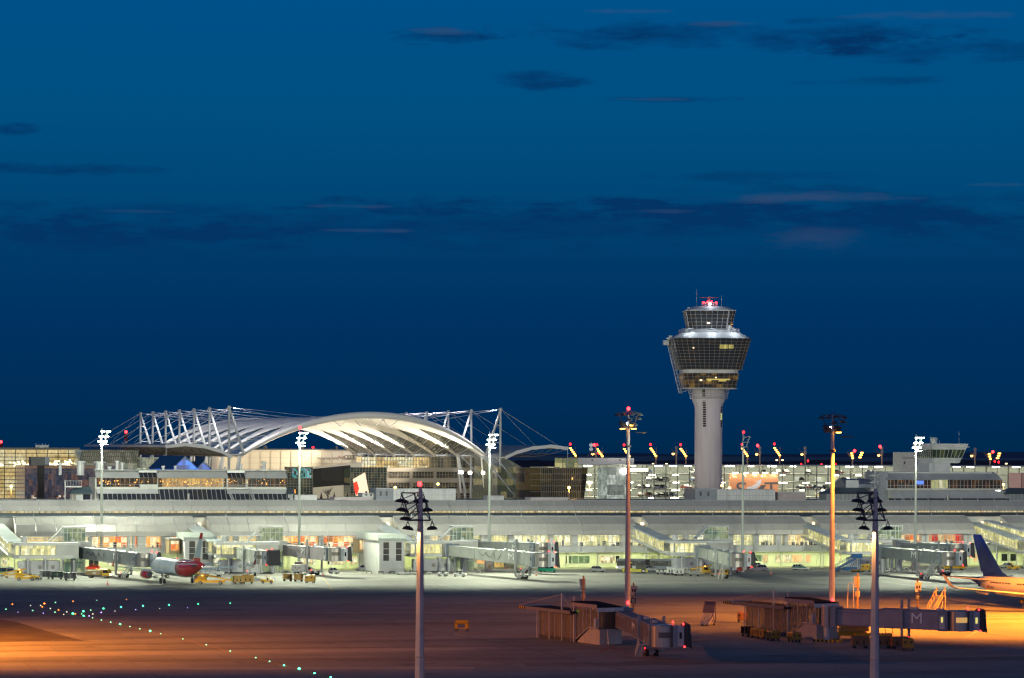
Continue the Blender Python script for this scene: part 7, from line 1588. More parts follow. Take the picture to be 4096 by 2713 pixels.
# baggage carts
def cart(label, u, v, hd, mat=yellow2, side='closed', L_=2.6, W_=1.5, Hh=1.75, group='yellow baggage carts', name='baggage_cart', roof=True, place=None):
    p = Vector((*place, 0)) if place else onG(u, v); t = thing(name, label, 'baggage cart', (p.x, p.y, 0), math.radians(hd), group); h = L_/2; w = W_/2
    MB().box((-h, -w, .42), (h, w, .55)).box((h, -.05, .35), (h+.8, .05, .42)).build('chassis', dgrey if mat is not yellow2 else P('chassis_yellow', (.25, .14, .02), .5), t)
    for x in (-h*.68, h*.68):
        for s_ in (-1, 1): MB().wheel(x, s_*w*.8, .22, .22, .14, 10).build('wheel', black, t)
    if side == 'closed':
        MB().prismx([(-w, .55), (-w, Hh-.15), (-w*.8, Hh), (w*.8, Hh), (w, Hh-.15), (w, .55)], -h, h).build('cover', mat, t)
        mb = MB()
        for s_ in (-1, 1):
            for x in (-h*.45, h*.35): mb.loft([[(x-.05, s_*(w+.01), 1.4), (x+.05, s_*(w+.01), 1.4), (x+.0, s_*(w+.012), 1.45)], [(x-.22, s_*(w+.01), .7), (x+.22, s_*(w+.01), .7), (x, s_*(w+.012), .72)]])
            mb.box((s_*(h+.01)-.012, -w*.75, Hh-.75), (s_*(h+.01)+.012, -w*.35, Hh-.4)); mb.box((s_*(h+.01)-.012, w*.35, Hh-.75), (s_*(h+.01)+.012, w*.75, Hh-.4))
        mb.build('window_flaps', P('flap_dark', (.03, .025, .02), .6), t)
    elif side == 'open':
        MB().box((-h, -w, .55), (-h+.06, w, Hh)).box((h-.06, -w, .55), (h, w, Hh)).box((-h, w-.05, .55), (h, w, Hh)).build('panels', mat, t); MB().box((-h-.02, -w-.02, Hh), (h+.02, w+.02, Hh+.06)).build('roof', mat if mat is not dgrey else lgrey, t)
        mb = MB()
        for x in (-h, 0, h-.06): mb.box((x, -w, .55), (x+.05, -w+.05, Hh))
        mb.build('front_posts', lgrey, t)
    elif side == 'mesh':
        mb = MB()
        for i in range(9): x = -h+L_*i/8; mb.tube((x, -w, .55), (x, -w, Hh), .03, n=4); mb.tube((x, w, .55), (x, w, Hh), .03, n=4)
        for z in (.8, 1.1, 1.4, Hh):
            for s_ in (-1, 1): mb.tube((-h, s_*w, z), (h, s_*w, z), .03, n=4)
        mb.build('wire_sides', silver, t); MB().box((-h*.9, -w*.9, .56), (h*.9, w*.9, Hh*.8)).build('load', P('cart_load', (.28, .29, .30), .6, var=.4, scale=2), t)
    elif side == 'flat':
        MB().box((-h, -w, .55), (h, w, .72)).build('flatbed', mat, t)
        mb = MB()
        for x in (-h, h): mb.tube((x, -w, .7), (x, -w, 1.5), .035, n=4).tube((x, w, .7), (x, w, 1.5), .035, n=4).tube((x, -w, 1.5), (x, w, 1.5), .035, n=4)
        mb.build('end_rails', mat, t)
    return t
cart('dark open baggage cart with a white curtain, left of the three dark ones', 180, 2316, 10, dgrey, 'open', 2.6, 1.5, 1.9, 'dark baggage carts at the far left')
cart('dark teal baggage cart, middle of the three dark ones', 227, 2318, 14, P('teal_dark', (.04, .07, .075), .5), 'open', 2.8, 1.5, 1.85, 'dark baggage carts at the far left')
cart('black framed open baggage cart nearest the viewer at the far left', 280, 2322, 8, dgrey, 'open', 2.9, 1.5, 1.8, 'dark baggage carts at the far left')
cart('silver wire mesh cart beside the yellow conveyor at the far left', 149, 2321, 75, silver, 'mesh', 2.2, 1.6, 1.9, 'silver wire carts')
cart('silver cylinder trolley right of the white covered carts', 2777, 2306, 5, silver, 'mesh', 2.6, 1.3, 1.25, 'silver wire carts')
cart('grey tall trolley left of the yellow loader by the service container', 2750, 2301, 80, P('trolley_grey', (.3, .3, .3), .5), 'closed', 1.5, 1.3, 2.0, 'grey and white trolleys')
cart('first orange cart of the three-cart train beside the white van', 1150, 2325, 10, yellow2, 'open', 2.2, 1.5, 1.8)
cart('second orange cart of the three-cart train beside the white van', 1194, 2327, 10, yellow2, 'open', 2.2, 1.5, 1.8)
cart('closed orange cart nearest the viewer beside the white van', 1241, 2333, 80, yellow2, 'closed', 2.3, 2.1, 1.9)
cart('closed orange cart with a tall frame behind the worker', 952, 2336, 20, yellow2, 'closed', 2.2, 1.8, 1.9)
cart('long closed ochre cart right of the worker', 991, 2335, 10, yellow2, 'closed', 2.6, 1.7, 2.1)
cart('white flat trolley left of the white covered carts', 2645, 2298, 5, white, 'closed', 2.6, 1.4, 1.1, 'grey and white trolleys')
cart('white covered trolley, left one of the pair', 2681, 2300, 10, white, 'closed', 1.6, 1.4, 2.0, 'grey and white trolleys')
cart('white covered trolley with a black end, right one of the pair', 2715, 2303, 10, white, 'closed', 2.4, 1.4, 1.9, 'grey and white trolleys')
cart('bright yellow box cart with two dark vents on the lit apron', 2897, 2308, 75, yellow, 'closed', 1.9, 2.2, 1.9)
cart('yellow flat trolley left of the bright yellow box cart', 2861, 2306, 5, yellow, 'flat', 2.2, 1.5)
cart('yellow box cart behind the blue passenger stairs', 3464, 2288, 70, yellow, 'closed', 1.9, 2.1, 2.0)
cart('yellow flat trolley right of the blue passenger stairs', 3424, 2289, 5, yellow2, 'flat', 2.6, 1.5)
for i, (u, v, h_) in enumerate(((2992, 2547, -62), (3030, 2552, -60), (3052, 2557, -58), (3092, 2563, -70))): cart('dark yellow baggage cart before the right pavilion, %s from the left' % ('first', 'second', 'third', 'last and nearest')[i], u, v, h_, yellow2 if i else P('cart_umber', (.10, .05, .02), .6), 'open' if i == 0 else 'closed', 2.2, 1.45, 1.7)
cart('dark yellow baggage cart standing alone before the pavilion stair base', 3177, 2568, -72, yellow2, 'closed', 2.2, 1.6, 1.65)
cart('orange cart half hidden behind the right pavilion glass', 2970, 2490, 80, P('cart_orange', (.6, .25, .04), .5), 'closed', 2.0, 1.7, 1.9)
for i, (u, v, h_) in enumerate(((3440, 2593, 4), (3532, 2593, 3), (3598, 2596, 8), (3632, 2603, 86))): cart(['brown curtained baggage cart left of the near mast under the long bridge', 'brown curtained baggage cart right of the near mast', 'brown baggage cart beside the yellow end cart', 'yellow ended baggage cart nearest the viewer under the long bridge'][i], u, v, h_, P('cart_brown', (.22, .10, .04), .6) if i < 3 else yellow2, 'closed', 2.7 if i < 3 else 1.8, 1.7, 1.95)
# yellow open dolly
p = onG(1847, 2526); t = thing('container_dolly', 'small yellow framed dolly standing alone on the dark apron', 'dolly', (p.x, p.y, 0), math.radians(-4))
MB().box((-1.25, -.8, .5), (1.25, .8, .62)).build('chassis', yellow, t)
MB().box((-1.25, -.85, .6), (-.75, .85, 1.35)).box((.65, -.85, .6), (1.25, .85, 1.35)).build('end_boxes', yellow, t)
MB().loft([[(-1.05, -.6, 1.35), (-1.05, .1, 1.95), (-1.05, .15, 1.9), (-1.05, -.55, 1.3)], [(1.05, -.6, 1.35), (1.05, .1, 1.95), (1.05, .15, 1.9), (1.05, -.55, 1.3)]]).build('tilted_panel', yellow, t)
mb = MB()
for x in (-1.2, 1.15): mb.tube((x, -.85, .5), (x, -.85, 1.45), .06, n=4).tube((x, .3, .5), (x, .3, 2.0), .06, n=4)
mb.tube((-1.2, -.85, 1.4), (1.15, -.85, 1.4), .05, n=4).build('frame', yellow2, t); wheels(t, (-.95, .95), .65, .24, .16)
# tractors
def tractor(label, u, v, hd, mat=yellow, L_=3.0, cabh=1.7, name='baggage_tractor', lights=False, group=None):
    p = onG(u, v); t = thing(name, label, 'tractor', (p.x, p.y, 0), math.radians(hd), group); h = L_/2
    MB().prism([(-h, .3), (-h, .95), (-h*.1, .95), (-h*.1, .7), (h*.35, .7), (h*.4, 1.0), (h, .9), (h, .3)], -.75, .75).build('body', mat, t)
    mb = MB()
    for x in (-h*.1, h*.38):
        for s_ in (-1, 1): mb.tube((x, s_*.7, .9), (x, s_*.65, cabh), .05, n=4)
    mb.build('cab_posts', mat, t); MB().box((-h*.2, -.75, cabh), (h*.48, .75, cabh+.09)).build('cab_roof', mat, t)
    MB().box((0, -.35, .7), (.3, .35, 1.25)).build('seat', black, t); wheels(t, (-h*.65, h*.62), .65, .33, .24)
    for s_ in (-1, 1): MB().box((h-.02, s_*.5-.12, .6), (h+.03, s_*.5+.12, .78)).build('headlight', headlamp if lights else lgrey, t)
    MB().box((-h-.02, -.6, .6), (-h+.02, -.45, .75)).build('tail_light', redlamp if lights else red, t)
    return t
tractor('yellow baggage tractor with a red roof beacon right of the ochre cart', 1068, 2334, 5, lights=True)
tractor('white compact tractor with a dark cab right of the near mast', 1771, 2306, -15, white, 2.6, 1.8)
tractor('white compact tractor with yellow rails and lit lamps under the bay', 1838, 2308, 0, white, 3.2, 1.6, lights=True)
tractor('yellow tractor at the right edge beyond the navy tail', 4052, 2280, 185, yellow, 3.2, 1.8)
for i, (u, v) in enumerate(((1611, 2299), (1652, 2298))):
    p = onG(u, v); t = thing('loading_trolley', ('left' if i == 0 else 'right')+' white low trolley with hand rails before the grey stair block', 'trolley', (p.x, p.y, 0), 0, 'white railed trolleys')
    MB().prism([(-1.7, .3), (-1.7, .6), (.6, .5), (1.7, .35), (1.7, .25)], -.8, .8).build('bed', white, t); mb = MB()
    for x in (-1.2, -.3): mb.tube((x, -.75, .5), (x, -.75, 1.8), .05, n=4).tube((x, .75, .5), (x, .75, 1.8), .05, n=4)
    mb.tube((-1.2, -.75, 1.8), (-1.2, .75, 1.8), .05, n=4).tube((-1.2, -.75, 1.8), (-.3, -.75, 1.8), .05, n=4).tube((-.3, -.75, 1.8), (.6, -.75, .6), .05, n=4).tube((-1.2, .75, 1.8), (-.3, .75, 1.8), .05, n=4); mb.build('hand_rails', white, t); wheels(t, (-1.1, 1.0), .7, .22, .14)
# worker
def person(label, u, v, vest):
    p = onG(u, v); t = thing('person', label, 'person', (p.x, p.y, 0), math.radians(200))
    V = [(0, 0, .98), (0, 0, 1.18), (0, .01, 1.40), (0, 0, 1.52), (0, -.01, 1.66), (0, 0, 1.75), (-.10, 0, .92), (-.13, .02, .50), (-.14, .0, .08), (-.15, -.14, .04), (.10, 0, .92), (.14, -.02, .50), (.16, .04, .08), (.17, -.10, .04), (-.20, 0, 1.42), (-.27, .02, 1.14), (-.25, -.10, .88), (-.25, -.15, .80), (.20, 0, 1.42), (.28, .02, 1.14), (.24, -.12, .90), (.24, -.18, .83)]
    E = [(0, 1), (1, 2), (2, 3), (3, 4), (4, 5), (0, 6), (6, 7), (7, 8), (8, 9), (0, 10), (10, 11), (11, 12), (12, 13), (2, 14), (14, 15), (15, 16), (16, 17), (2, 18), (18, 19), (19, 20), (20, 21)]
    R_ = [.15, .14, .16, .06, .10, .07, .10, .075, .05, .045, .10, .075, .05, .045, .07, .05, .035, .035, .07, .05, .035, .035]
    me = bpy.data.meshes.new('body'); me.from_pydata(V, E, []); o = bpy.data.objects.new('body', me); C.objects.link(o); o.parent = t
    md = o.modifiers.new('skin', 'SKIN'); 
    for i, r in enumerate(R_): me.skin_vertices[0].data[i].radius = (r, r*.8)
    me.skin_vertices[0].data[0].use_root = True
    o.modifiers.new('sub', 'SUBSURF').levels = 1; o.modifiers['sub'].render_levels = 1
    me.materials.append(P('work_trousers', (.03, .05, .07), .8))
    MB().loft([[(.21*math.cos(a*math.pi/6), .15*math.sin(a*math.pi/6), z) for a in range(12)] for z in (.88, 1.2)]+[[(.24*math.cos(a*math.pi/6), .16*math.sin(a*math.pi/6), z) for a in range(12)] for z in (1.4, 1.5)]).build('safety_vest', vest, t)
    MB().lathe([(.04, 1.54), (.09, 1.58), (.11, 1.68), (.09, 1.76), (.04, 1.79)], (0, 0, 0), 12).build('head', P('skin', (.45, .28, .2), .6), t); MB().lathe([(.115, 1.70), (.11, 1.77), (.05, 1.82)], (0, 0, 0), 12).build('hair', black, t)
    return t
person('worker in a yellow green safety vest and dark trousers beside the carts', 927, 2337, P('safety_vest', (.45, .62, .03), .6, emit=(.7, 1, .1), es=.05))
# belt loaders
def belt_loader(label, u, v, hd, L_=7.5, up=1.9, mat=yellow):
    p = onG(u, v); t = thing('belt_loader', label, 'belt loader', (p.x, p.y, 0), math.radians(hd), 'belt loaders')
    MB().prism([(-L_*.36, .4), (-L_*.36, 1.0), (L_*.12, .9), (L_*.14, 1.9), (L_*.34, 1.9), (L_*.42, 1.1), (L_*.44, .4)], -1.0, .2).build('body', mat, t)
    MB().prism([(L_*.17, 1.15), (L_*.17, 1.8), (L_*.32, 1.8), (L_*.38, 1.15)], -1.03, .1).build('cab_window', dark, t)
    MB().loft([[(x, .25, z), (x, 1.1, z), (x, 1.1, z+.3), (x, .25, z+.3)] for x, z in ((-L_*.56, .8), (L_*.5, up))]).build('conveyor', mat, t)
    MB().loft([[(x, .3, z), (x, 1.05, z)] for x, z in ((-L_*.56, 1.11), (L_*.5, up+.31))], caps=False, closed=False).build('belt', black, t)
    MB().box((-L_*.3, -1.02, .55), (L_*.1, -1.001, .72)).build('white_stripe', white, t); wheels(t, (-L_*.25, L_*.28), .8, .4, .28); MB().lathe([(.06, 0), (.13, .06), (.13, .2), (.04, .25)], (L_*.24, -.4, 1.9), 8).build('beacon', amber, t)
    return t
belt_loader('orange yellow belt loader at the red aircraft belly', 845, 2338, 178, 8.8, 2.7, P('loader_orange', (.68, .32, .02), .45))
belt_loader('yellow belt loader at the far left beside the police van', 52, 2312, 8, 6.0, 2.0)
belt_loader('yellow belt loader next to the silver wire cart', 104, 2323, 185, 5.8, 1.7)
belt_loader('yellow loader behind the grey trolley at the service container', 2795, 2297, 5, 6.5, 2.1)
# yellow truck with brown cargo bed, lights on
def flat_truck(label, u, v, hd, L_=6.0):
    p = onG(u, v); t = thing('cargo_truck', label, 'truck', (p.x, p.y, 0), math.radians(hd))
    MB().prism([(L_*.18, .5), (L_*.18, 2.1), (L_*.42, 2.1), (L_*.5, 1.2), (L_*.5, .5)], -.95, .95).build('cab', yellow, t); MB().prism([(L_*.22, 1.25), (L_*.22, 1.95), (L_*.41, 1.95), (L_*.48, 1.25)], -.97, .97).build('cab_window', dark, t)
    MB().box((-L_*.5, -1.05, .7), (L_*.15, 1.05, 1.75)).build('cargo_bed', P('cargo_brown', (.30, .20, .09), .6), t); MB().box((-L_*.2, -1.07, 1.05), (-L_*.05, -1.052, 1.35)).build('label_plate', white, t); MB().box((-L_*.15, -.95, 1.9), (L_*.2, .95, 2.15)).build('roof_rack', yellow, t)
    wheels(t, (-L_*.32, L_*.33), .85, .36)
    for s_ in (-1, 1): MB().box((L_*.5-.02, s_*.6-.16, .75), (L_*.5+.05, s_*.6+.16, 1.0)).build('headlight', headlamp, t)
flat_truck('yellow truck with a brown cargo bed and headlights on, under the long bridge', 395, 2312, -12)
def big_truck(label, u, v, hd, c1, c2):
    p = onG(u, v); t = thing('box_truck', label, 'truck', (p.x, p.y, 0), math.radians(hd))
    MB().box((-2.6, -1.1, .8), (1.0, 1.1, 2.7)).build('cargo_box', c1, t); MB().prism([(1.05, .6), (1.05, 2.4), (1.9, 2.4), (2.5, 1.4), (2.6, .6)], -1.05, 1.05).build('cab', c2, t); MB().prism([(1.4, 1.5), (1.4, 2.2), (1.86, 2.2), (2.36, 1.5)], -1.07, 1.07).build('cab_window', dark, t); wheels(t, (-1.7, 1.6), .9, .42)
    MB().box((-2.65, -.9, .9), (-2.6, -.7, 1.1)).build('tail_light', redlamp, t); return t
big_truck('white box truck with a red cab behind the bright yellow cart', 2928, 2293, 5, white, red)
# pushback tractor
def pushback(label, u, v, hd):
    p = onG(u, v); t = thing('pushback_tractor', label, 'tractor', (p.x, p.y, 0), math.radians(hd))
    MB().prism([(-3.2, .35), (-3.2, 1.3), (-.4, 1.35), (-.2, 1.1), (3.2, 1.0), (3.2, .35)], -1.4, 1.4).build('body', P('pushback_yellow', (.55, .50, .02), .45), t)
    MB().box((-2.2, -1.1, 1.3), (-.8, 1.1, 2.6)).build('cab', dark, t); MB().box((-2.3, -1.2, 2.6), (-.7, 1.2, 2.75)).build('cab_roof', MATS['pushback_yellow'], t); MB().box((.2, -1.0, 1.1), (2.9, 1.0, 1.9)).build('engine_cover', P('loader_black', (.04, .04, .035), .5), t)
    mb = MB()
    for i in range(4): mb.box((-3.0, -1.5, .5+i*.4), (-2.4, -1.405, .58+i*.4))
    mb.build('steps', MATS['pushback_yellow'], t); wheels(t, (-2.2, 2.1), 1.2, .62, .5); MB().lathe([(.08, 0), (.16, .08), (.16, .25), (.05, .3)], (-1.5, 0, 2.75), 8).build('beacon', amber, t)
pushback('yellow and black pushback tractor right of the tall mast', 2540, 2293, 0)
p = onG(3818, 2281); t = thing('cargo_loader', 'tall yellow cargo loader under the right jet bridges', 'loader', (p.x, p.y, 0), 0)
MB().box((-2.8, -1.3, .5), (2.8, 1.3, 2.3)).build('body', yellow, t); MB().box((-3.0, -1.4, 3.0), (2.9, 1.4, 3.4)).build('platform', yellow, t); mb = MB()
for s_ in (-1.42, 1.42): mb.tube((-2.6, s_, 1.2), (2.4, s_, 3.0), .1, n=4).tube((2.4, s_, 1.2), (-2.6, s_, 3.0), .1, n=4)
for x in (-2.9, -1, 1, 2.8): mb.tube((x, -1.35, 3.4), (x, -1.35, 4.6), .06, n=4)
mb.tube((-2.9, -1.35, 4.6), (2.8, -1.35, 4.6), .06, n=4); mb.build('scissor_arms', yellow2, t); wheels(t, (-2, 2), 1.1, .45, .3); MB().box((-2.7, -1.5, 2.3), (-1.6, -.4, 3.6)).build('operator_cab', dark, t)
# articulated bus
p = onG(2590, 2281); q = onG(2480, 2281); t = thing('articulated_bus', 'long dark blue and white articulated bus parked under the pier', 'bus', (p.x, p.y, 0), math.radians(180))
busw = P('bus_paint', (.10, .14, .20), .4); busx = P('bus_white', (.55, .58, .6), .4)
for a, c, nm in ((-7.4, -.5, 'rear_section'), (.7, 8.0, 'front_section')):
    MB().box((a, -1.25, .35), (c, 1.25, 1.15)).build(nm, busx if a > 0 else busw, t); MB().box((a, -1.23, 1.15), (c, 1.23, 2.5)).build('windows', lit('bus_windows', [(.02, .02, .02), (.05, .06, .04), (.015, .02, .02), (.1, .11, .07)], .8, .9, 2, detail=.5), t); MB().box((a, -1.25, 2.5), (c, 1.25, 2.95)).build('roof', busw, t)
    mb = MB(); x = a
    while x <= c: mb.box((x-.05, -1.26, 1.1), (x+.05, 1.26, 2.55)); x += 1.35
    mb.build('window_posts', P('post_dark', (.05, .06, .07), .5), t)
MB().box((-.5, -1.2, .4), (.7, 1.2, 2.85)).build('bellows', black, t); MB().box((8.0, -1.2, 1.1), (8.06, 1.2, 2.6)).build('windscreen', dark, t); MB().box((7.95, -1.22, .4), (8.05, 1.22, 1.1)).build('front', busx, t); wheels(t, (-5.6, -1.4, 5.6), 1.12, .48, .3)
for s_ in (-1, 1): MB().box((8.04, s_*.9-.18, .6), (8.12, s_*.9+.18, .85)).build('headlight', headlamp, t)
# mobile passenger stairs
def stairs(label, u, v, hd, mat, Ls=6.5, zt_=3.4, group='mobile passenger stairs', cab=False, plat=1.4):
    p = onG(u, v); t = thing('passenger_stairs', label, 'passenger stairs', (p.x, p.y, 0), math.radians(hd), group)
    fr = MB(); st_ = MB()
    for s_ in (-.8, .8):
        fr.loft([[(x, s_-.05, z-.35), (x, s_+.05, z-.35), (x, s_+.05, z), (x, s_-.05, z)] for x, z in ((-Ls*.5, .4), (Ls*.5-plat, zt_))]); fr.tube((-Ls*.5, s_, 1.3), (Ls*.5-plat, s_, zt_+1), .06, n=4); fr.tube((Ls*.5-plat, s_, zt_+1), (Ls*.5, s_, zt_+1), .06, n=4)
        for f in (0, .25, .5, .75, 1): x = -Ls*.5+(Ls-plat)*f; z = .4+(zt_-.4)*f; fr.tube((x, s_, z), (x, s_, z+1), .05, n=4)
        fr.tube((Ls*.5-.1, s_, .5), (Ls*.5-.1, s_, zt_), .09, n=4).tube((Ls*.1, s_, .5), (Ls*.25, s_, zt_*.65), .09, n=4)
    n_ = 16
    for i in range(n_): f = i/n_; x = -Ls*.5+(Ls-plat)*f; z = .3+(zt_-.4)*f; st_.box((x, -.75, z), (x+.3, .75, z+.06))
    st_.box((Ls*.5-plat, -.85, zt_-.1), (Ls*.5+.15, .85, zt_)); fr.box((-Ls*.45, -.7, .35), (Ls*.5, .7, .55))
    fr.build('frame', mat, t); st_.build('steps', lgrey, t); wheels(t, (-Ls*.3, Ls*.35), .7, .35, .22)
    if cab: MB().box((-Ls*.1, -1.0, .55), (Ls*.35, .95, 1.3)).build('chassis_body', mat, t); MB().box((Ls*.2, -.85, zt_+.0), (Ls*.55, .85, zt_+1.1)).build('canopy', mat, t)
    return t
stairs('blue mobile passenger stairs on a truck before the right gate building', 3385, 2288, 12, P('stairs_blue', (.03, .13, .34), .4), 7.5, 3.6, cab=True)
stairs('blue stairs partly hidden behind the red aircraft tail', 822, 2280, 5, P('stairs_blue', (.03, .13, .34)), 4.5, 3.0, cab=True)
wst = stairs('pale folded passenger stairs standing alone on the orange-lit apron', 2832, 2502, 70, P('stairs_pale', (.55, .50, .50), .5), 4.6, 2.2, plat=1.0)
p = onG(2832, 2502); mb = MB().loft([[(-.6, -1.2, 2.3), (.9, -1.2, 4.3)], [(-.6, .9, 2.3), (.9, .9, 4.3)]], caps=False, closed=False); mb.box((.7, -1.2, 4.25), (1.3, .9, 4.35)); mb.tube((-.6, -1.1, 2.2), (.2, -1.1, .5), .07, n=4).tube((.9, -1.1, 4.2), (1.1, -1.1, .5), .07, n=4).tube((.9, .9, 4.2), (1.1, .9, .5), .07, n=4)
mb.build('folded_flight', P('stairs_dark', (.16, .12, .14), .5), wst)
s2 = stairs('orange-lit boarding stairs behind the long mauve bridge', 3745, 2450, 60, P('stairs_tan', (.5, .35, .2), .5), 5.5, 3.2)
MB().tube((2.2, -.9, 3), (2.2, -.9, 4.9), .1).tube((2.2, .9, 3), (2.2, .9, 4.9), .1).tube((.6, -.9, 2.5), (.6, -.9, 3.9), .08).build('tall_posts', MATS['stairs_tan'], s2)
# yellow fuel/hydrant truck behind long bridge
p = onG(3392, 2556); t = thing('hydrant_truck', 'orange yellow low truck parked behind the long mauve bridge', 'truck', (p.x, p.y, 0), math.radians(2))
MB().box((-2.6, -1, .55), (3.0, 1, 1.2)).build('chassis_body', yellow, t); MB().box((-1.6, -1, 1.3), (3.4, 1, 1.9)).box((-1.5, -.9, 2.0), (3.4, .9, 2.6)).build('tank', P('tank_orange', (.7, .38, .08), .4), t); MB().box((-2.9, -1, .9), (-1.9, 1, 2.0)).build('cab', P('cab_dark_yellow', (.12, .08, .02), .4), t); wheels(t, (-1.9, 2.0), .85, .42)
p = onG(3480, 2560); t = thing('hydrant_truck', 'orange service platform right of the low truck behind the long bridge', 'truck', (p.x, p.y, 0), math.radians(2)); MB().box((-2.5, -1, .7), (3.6, 1, 1.1)).build('chassis_body', yellow, t); mb = MB()
for i in range(6): mb.tube((-2.4+i*1.2, -1, 1.1), (-2.4+i*1.2, -1, 2.4), .05, n=4)
mb.tube((-2.4, -1, 2.4), (3.6, -1, 2.4), .05, n=4); mb.build('rails', yellow2, t); wheels(t, (-1.5, 2.4), .85, .4)
# towing rig at right fuselage
p = onG(4092, 2436); t = thing('engine_stand', 'yellow black striped platform under the engine at the right edge', 'platform', (p.x, p.y, 0), 0); a_ = MB(); b_ = MB()
for i in range(8): (a_ if i % 2 else b_).box((-.8+i*.3, -.5, 1.2), (-.5+i*.3, .5, 1.8))
a_.build('stripe_yellow', yellow, t); b_.build('stripe_black', black, t); MB().tube((0, 0, 0), (0, 0, 1.2), .1).tube((1, 0, 0), (1, 0, 1.2), .1).build('legs', grey, t)
# cones
proto = None
for u, v, lab in ((430, 2339, 'below the long left bridge'), (1291, 2303, 'left of the city car'), (2145, 2303, 'left of the teal van'), (2706, 2303, 'before the white covered trolleys'), (3084, 2298, 'right of the people carrier'), (3922, 2263, 'at the pier wall near the navy tail'), (2026, 2275, 'at the yellow gate door')):
    p = onG(u, v); lab = 'red and white traffic cone '+lab
    if proto is None:
        proto = thing('traffic_cone', lab, 'traffic cone', (p.x, p.y, 0), 0, 'traffic cones on the apron')
        MB().box((-.28, -.28, 0), (.28, .28, .06)).lathe([(.21, .06), (.15, .38)], n=12).lathe([(.10, .62), (.05, .95)], n=12).build('cone', P('cone_red', (.6, .05, .03), .5), proto); MB().lathe([(.152, .38), (.102, .62)], n=12).build('white_band', white, proto)
    else: dup(proto, (p.x, p.y, 0), 0, lab)
# small white benches and hose drums along the pier base
for i, (u, v) in enumerate(((1455, 2285), (1476, 2295), (1524, 2296), (1568, 2296), (1718, 2300), (1910, 2292), (3560, 2283), (3625, 2280))):
    p = onG(u, v); col = white if i in (0, 4, 5, 6, 7) else P('bench_brown', (.12, .09, .06), .6); t = thing('low_barrier', ['white', 'brown'][col is not white]+' low barrier frame at the pier base, # of its colour from the left', 'barrier', (p.x, p.y, 0), TH, 'low barrier frames along the pier')
    MB().box((-.65, -.1, .5), (.65, .1, .7)).build('beam', col, t); MB().box((-.65, -.1, 0), (-.5, .1, .5)).box((.5, -.1, 0), (.65, .1, .5)).build('legs', col, t)
for i, (u, v) in enumerate(((1195, 2292), (1955, 2290), (2971, 2283), (3663, 2286))):
    p = onG(u, v-2); t = thing('mast_cabinet', '# cabinet with a yellow sign from the left, at the foot of a pier mast', 'cabinet', (p.x, p.y, 0), TH, 'cabinets at mast feet'); MB().box((-.9, -.5, 0), (.9, .9, 2.7)).build('cabinet', P('cabinet_pink', (.45, .38, .38), .5), t); MB().box((-.3, -.54, 1.2), (.3, -.502, 1.7)).build('sign', yellow, t)
# ================================================================== DOCKING SIGNS
def dock(label, u, vt, vb, back, num=None, m_=None):
    p = onG(u, vb); t = thing('docking_guidance_sign', label, 'guidance sign', (p.x, p.y, 0), 0, 'docking guidance poles'); s_ = FP/p.y; Z = lambda v: at(u, v, p.y).z
    pm = P('pole_ochre', (.42, .22, .05), .5)
    MB().tube((0, 0, 0), (0, 0, Z(vt)+.15), .15, n=8).lathe([(.18, 0), (.02, .2)], (0, 0, Z(vt)+.1), 8).build('pole', pm if back else P('pole_brown', (.15, .08, .03), .5), t)
    bx = P('sign_box', (.50, .44, .40), .5)
    if back:
        MB().prism([(-.78, Z(vt+8)), (.35, Z(vt+8)), (.4, Z(vt+40)), (-.62, Z(vt+40))], .15, .5).box((-.6, .15, Z(vt+42)), (-.05, .4, Z(vt+53))).box((.12, .15, Z(vt+42)), (.38, .4, Z(vt+53))).build('sign_box', bx, t)
        MB().box((-.5, .12, Z(vt+88)), (.45, .45, Z(vt+67))).build('lower_box', bx, t)
    else:
        MB().prism([(-.5, Z(vt+8)), (.75, Z(vt+8)), (.55, Z(vt+35)), (-.5, Z(vt+35))], -.5, -.15).box((-.5, -.5, Z(vt+45)), (.1, -.15, Z(vt+36))).box((.15, -.5, Z(vt+45)), (.55, -.15, Z(vt+36))).build('sign_box', bx if num else P('sign_box_dark', (.22, .19, .19), .5), t)
        MB().box((-.32, -.54, Z(vt+32)), (-.02, -.502, Z(vt+20))).box((.12, -.54, Z(vt+32)), (.45, -.502, Z(vt+20))).box((.22, -.56, Z(vt+44)), (.5, -.502, Z(vt+37))).build('display', black, t)
        MB().box((-.5, -.35, Z(vt+78)), (.45, -.25, Z(vt+56))).build('stand_board', black, t)
        wt = P('sign_letter', (.55, .55, .55), .5, emit=(1, 1, 1), es=.1)
        text('stand_number', num or '151', .42, wt, t, (-.05, -.37, Z(vt+64))); text('stand_text', '48 21 N', .17, wt, t, (-.02, -.37, Z(vt+71))); text('stand_text', '11 46 E', .17, wt, t, (-.02, -.37, Z(vt+75)))
dock('rear side of a docking sign on an ochre pole beside the left pavilion', 2333, 2308, 2470, True)
dock('dark docking sign facing the viewer right of the tall centre mast', 2533, 2336, 2482, False, '151')
dock('rear side of an orange-lit docking sign on an ochre pole above the long bridge', 3430, 2299, 2462, True)
dock('docking sign with stand number 152 beside the long bridge', 3670, 2322, 2468, False, '152')
# hoop masts
for u, v, w_, hgt_, lab in ((3402, 2475, 1.05, 6.8, 'tall thin pale hoop standing behind the right pavilion bridge'),):
    p = onG(u, v); t = thing('hose_hoop', lab, 'hoop', (p.x, p.y, 0), 0); mb = MB(); pts = [(-w_/1.6, 0, 0), (-w_*.45, 0, hgt_-.6)]+[(w_*.45*math.cos(math.pi-k*math.pi/8), 0, hgt_-.6+.6*math.sin(k*math.pi/8)) for k in range(9)]+[(w_/1.6, 0, 0)]; mb.path(pts, .06, n=6); mb.build('hoop', P('hoop_paint', (.55, .48, .45), .5), t)
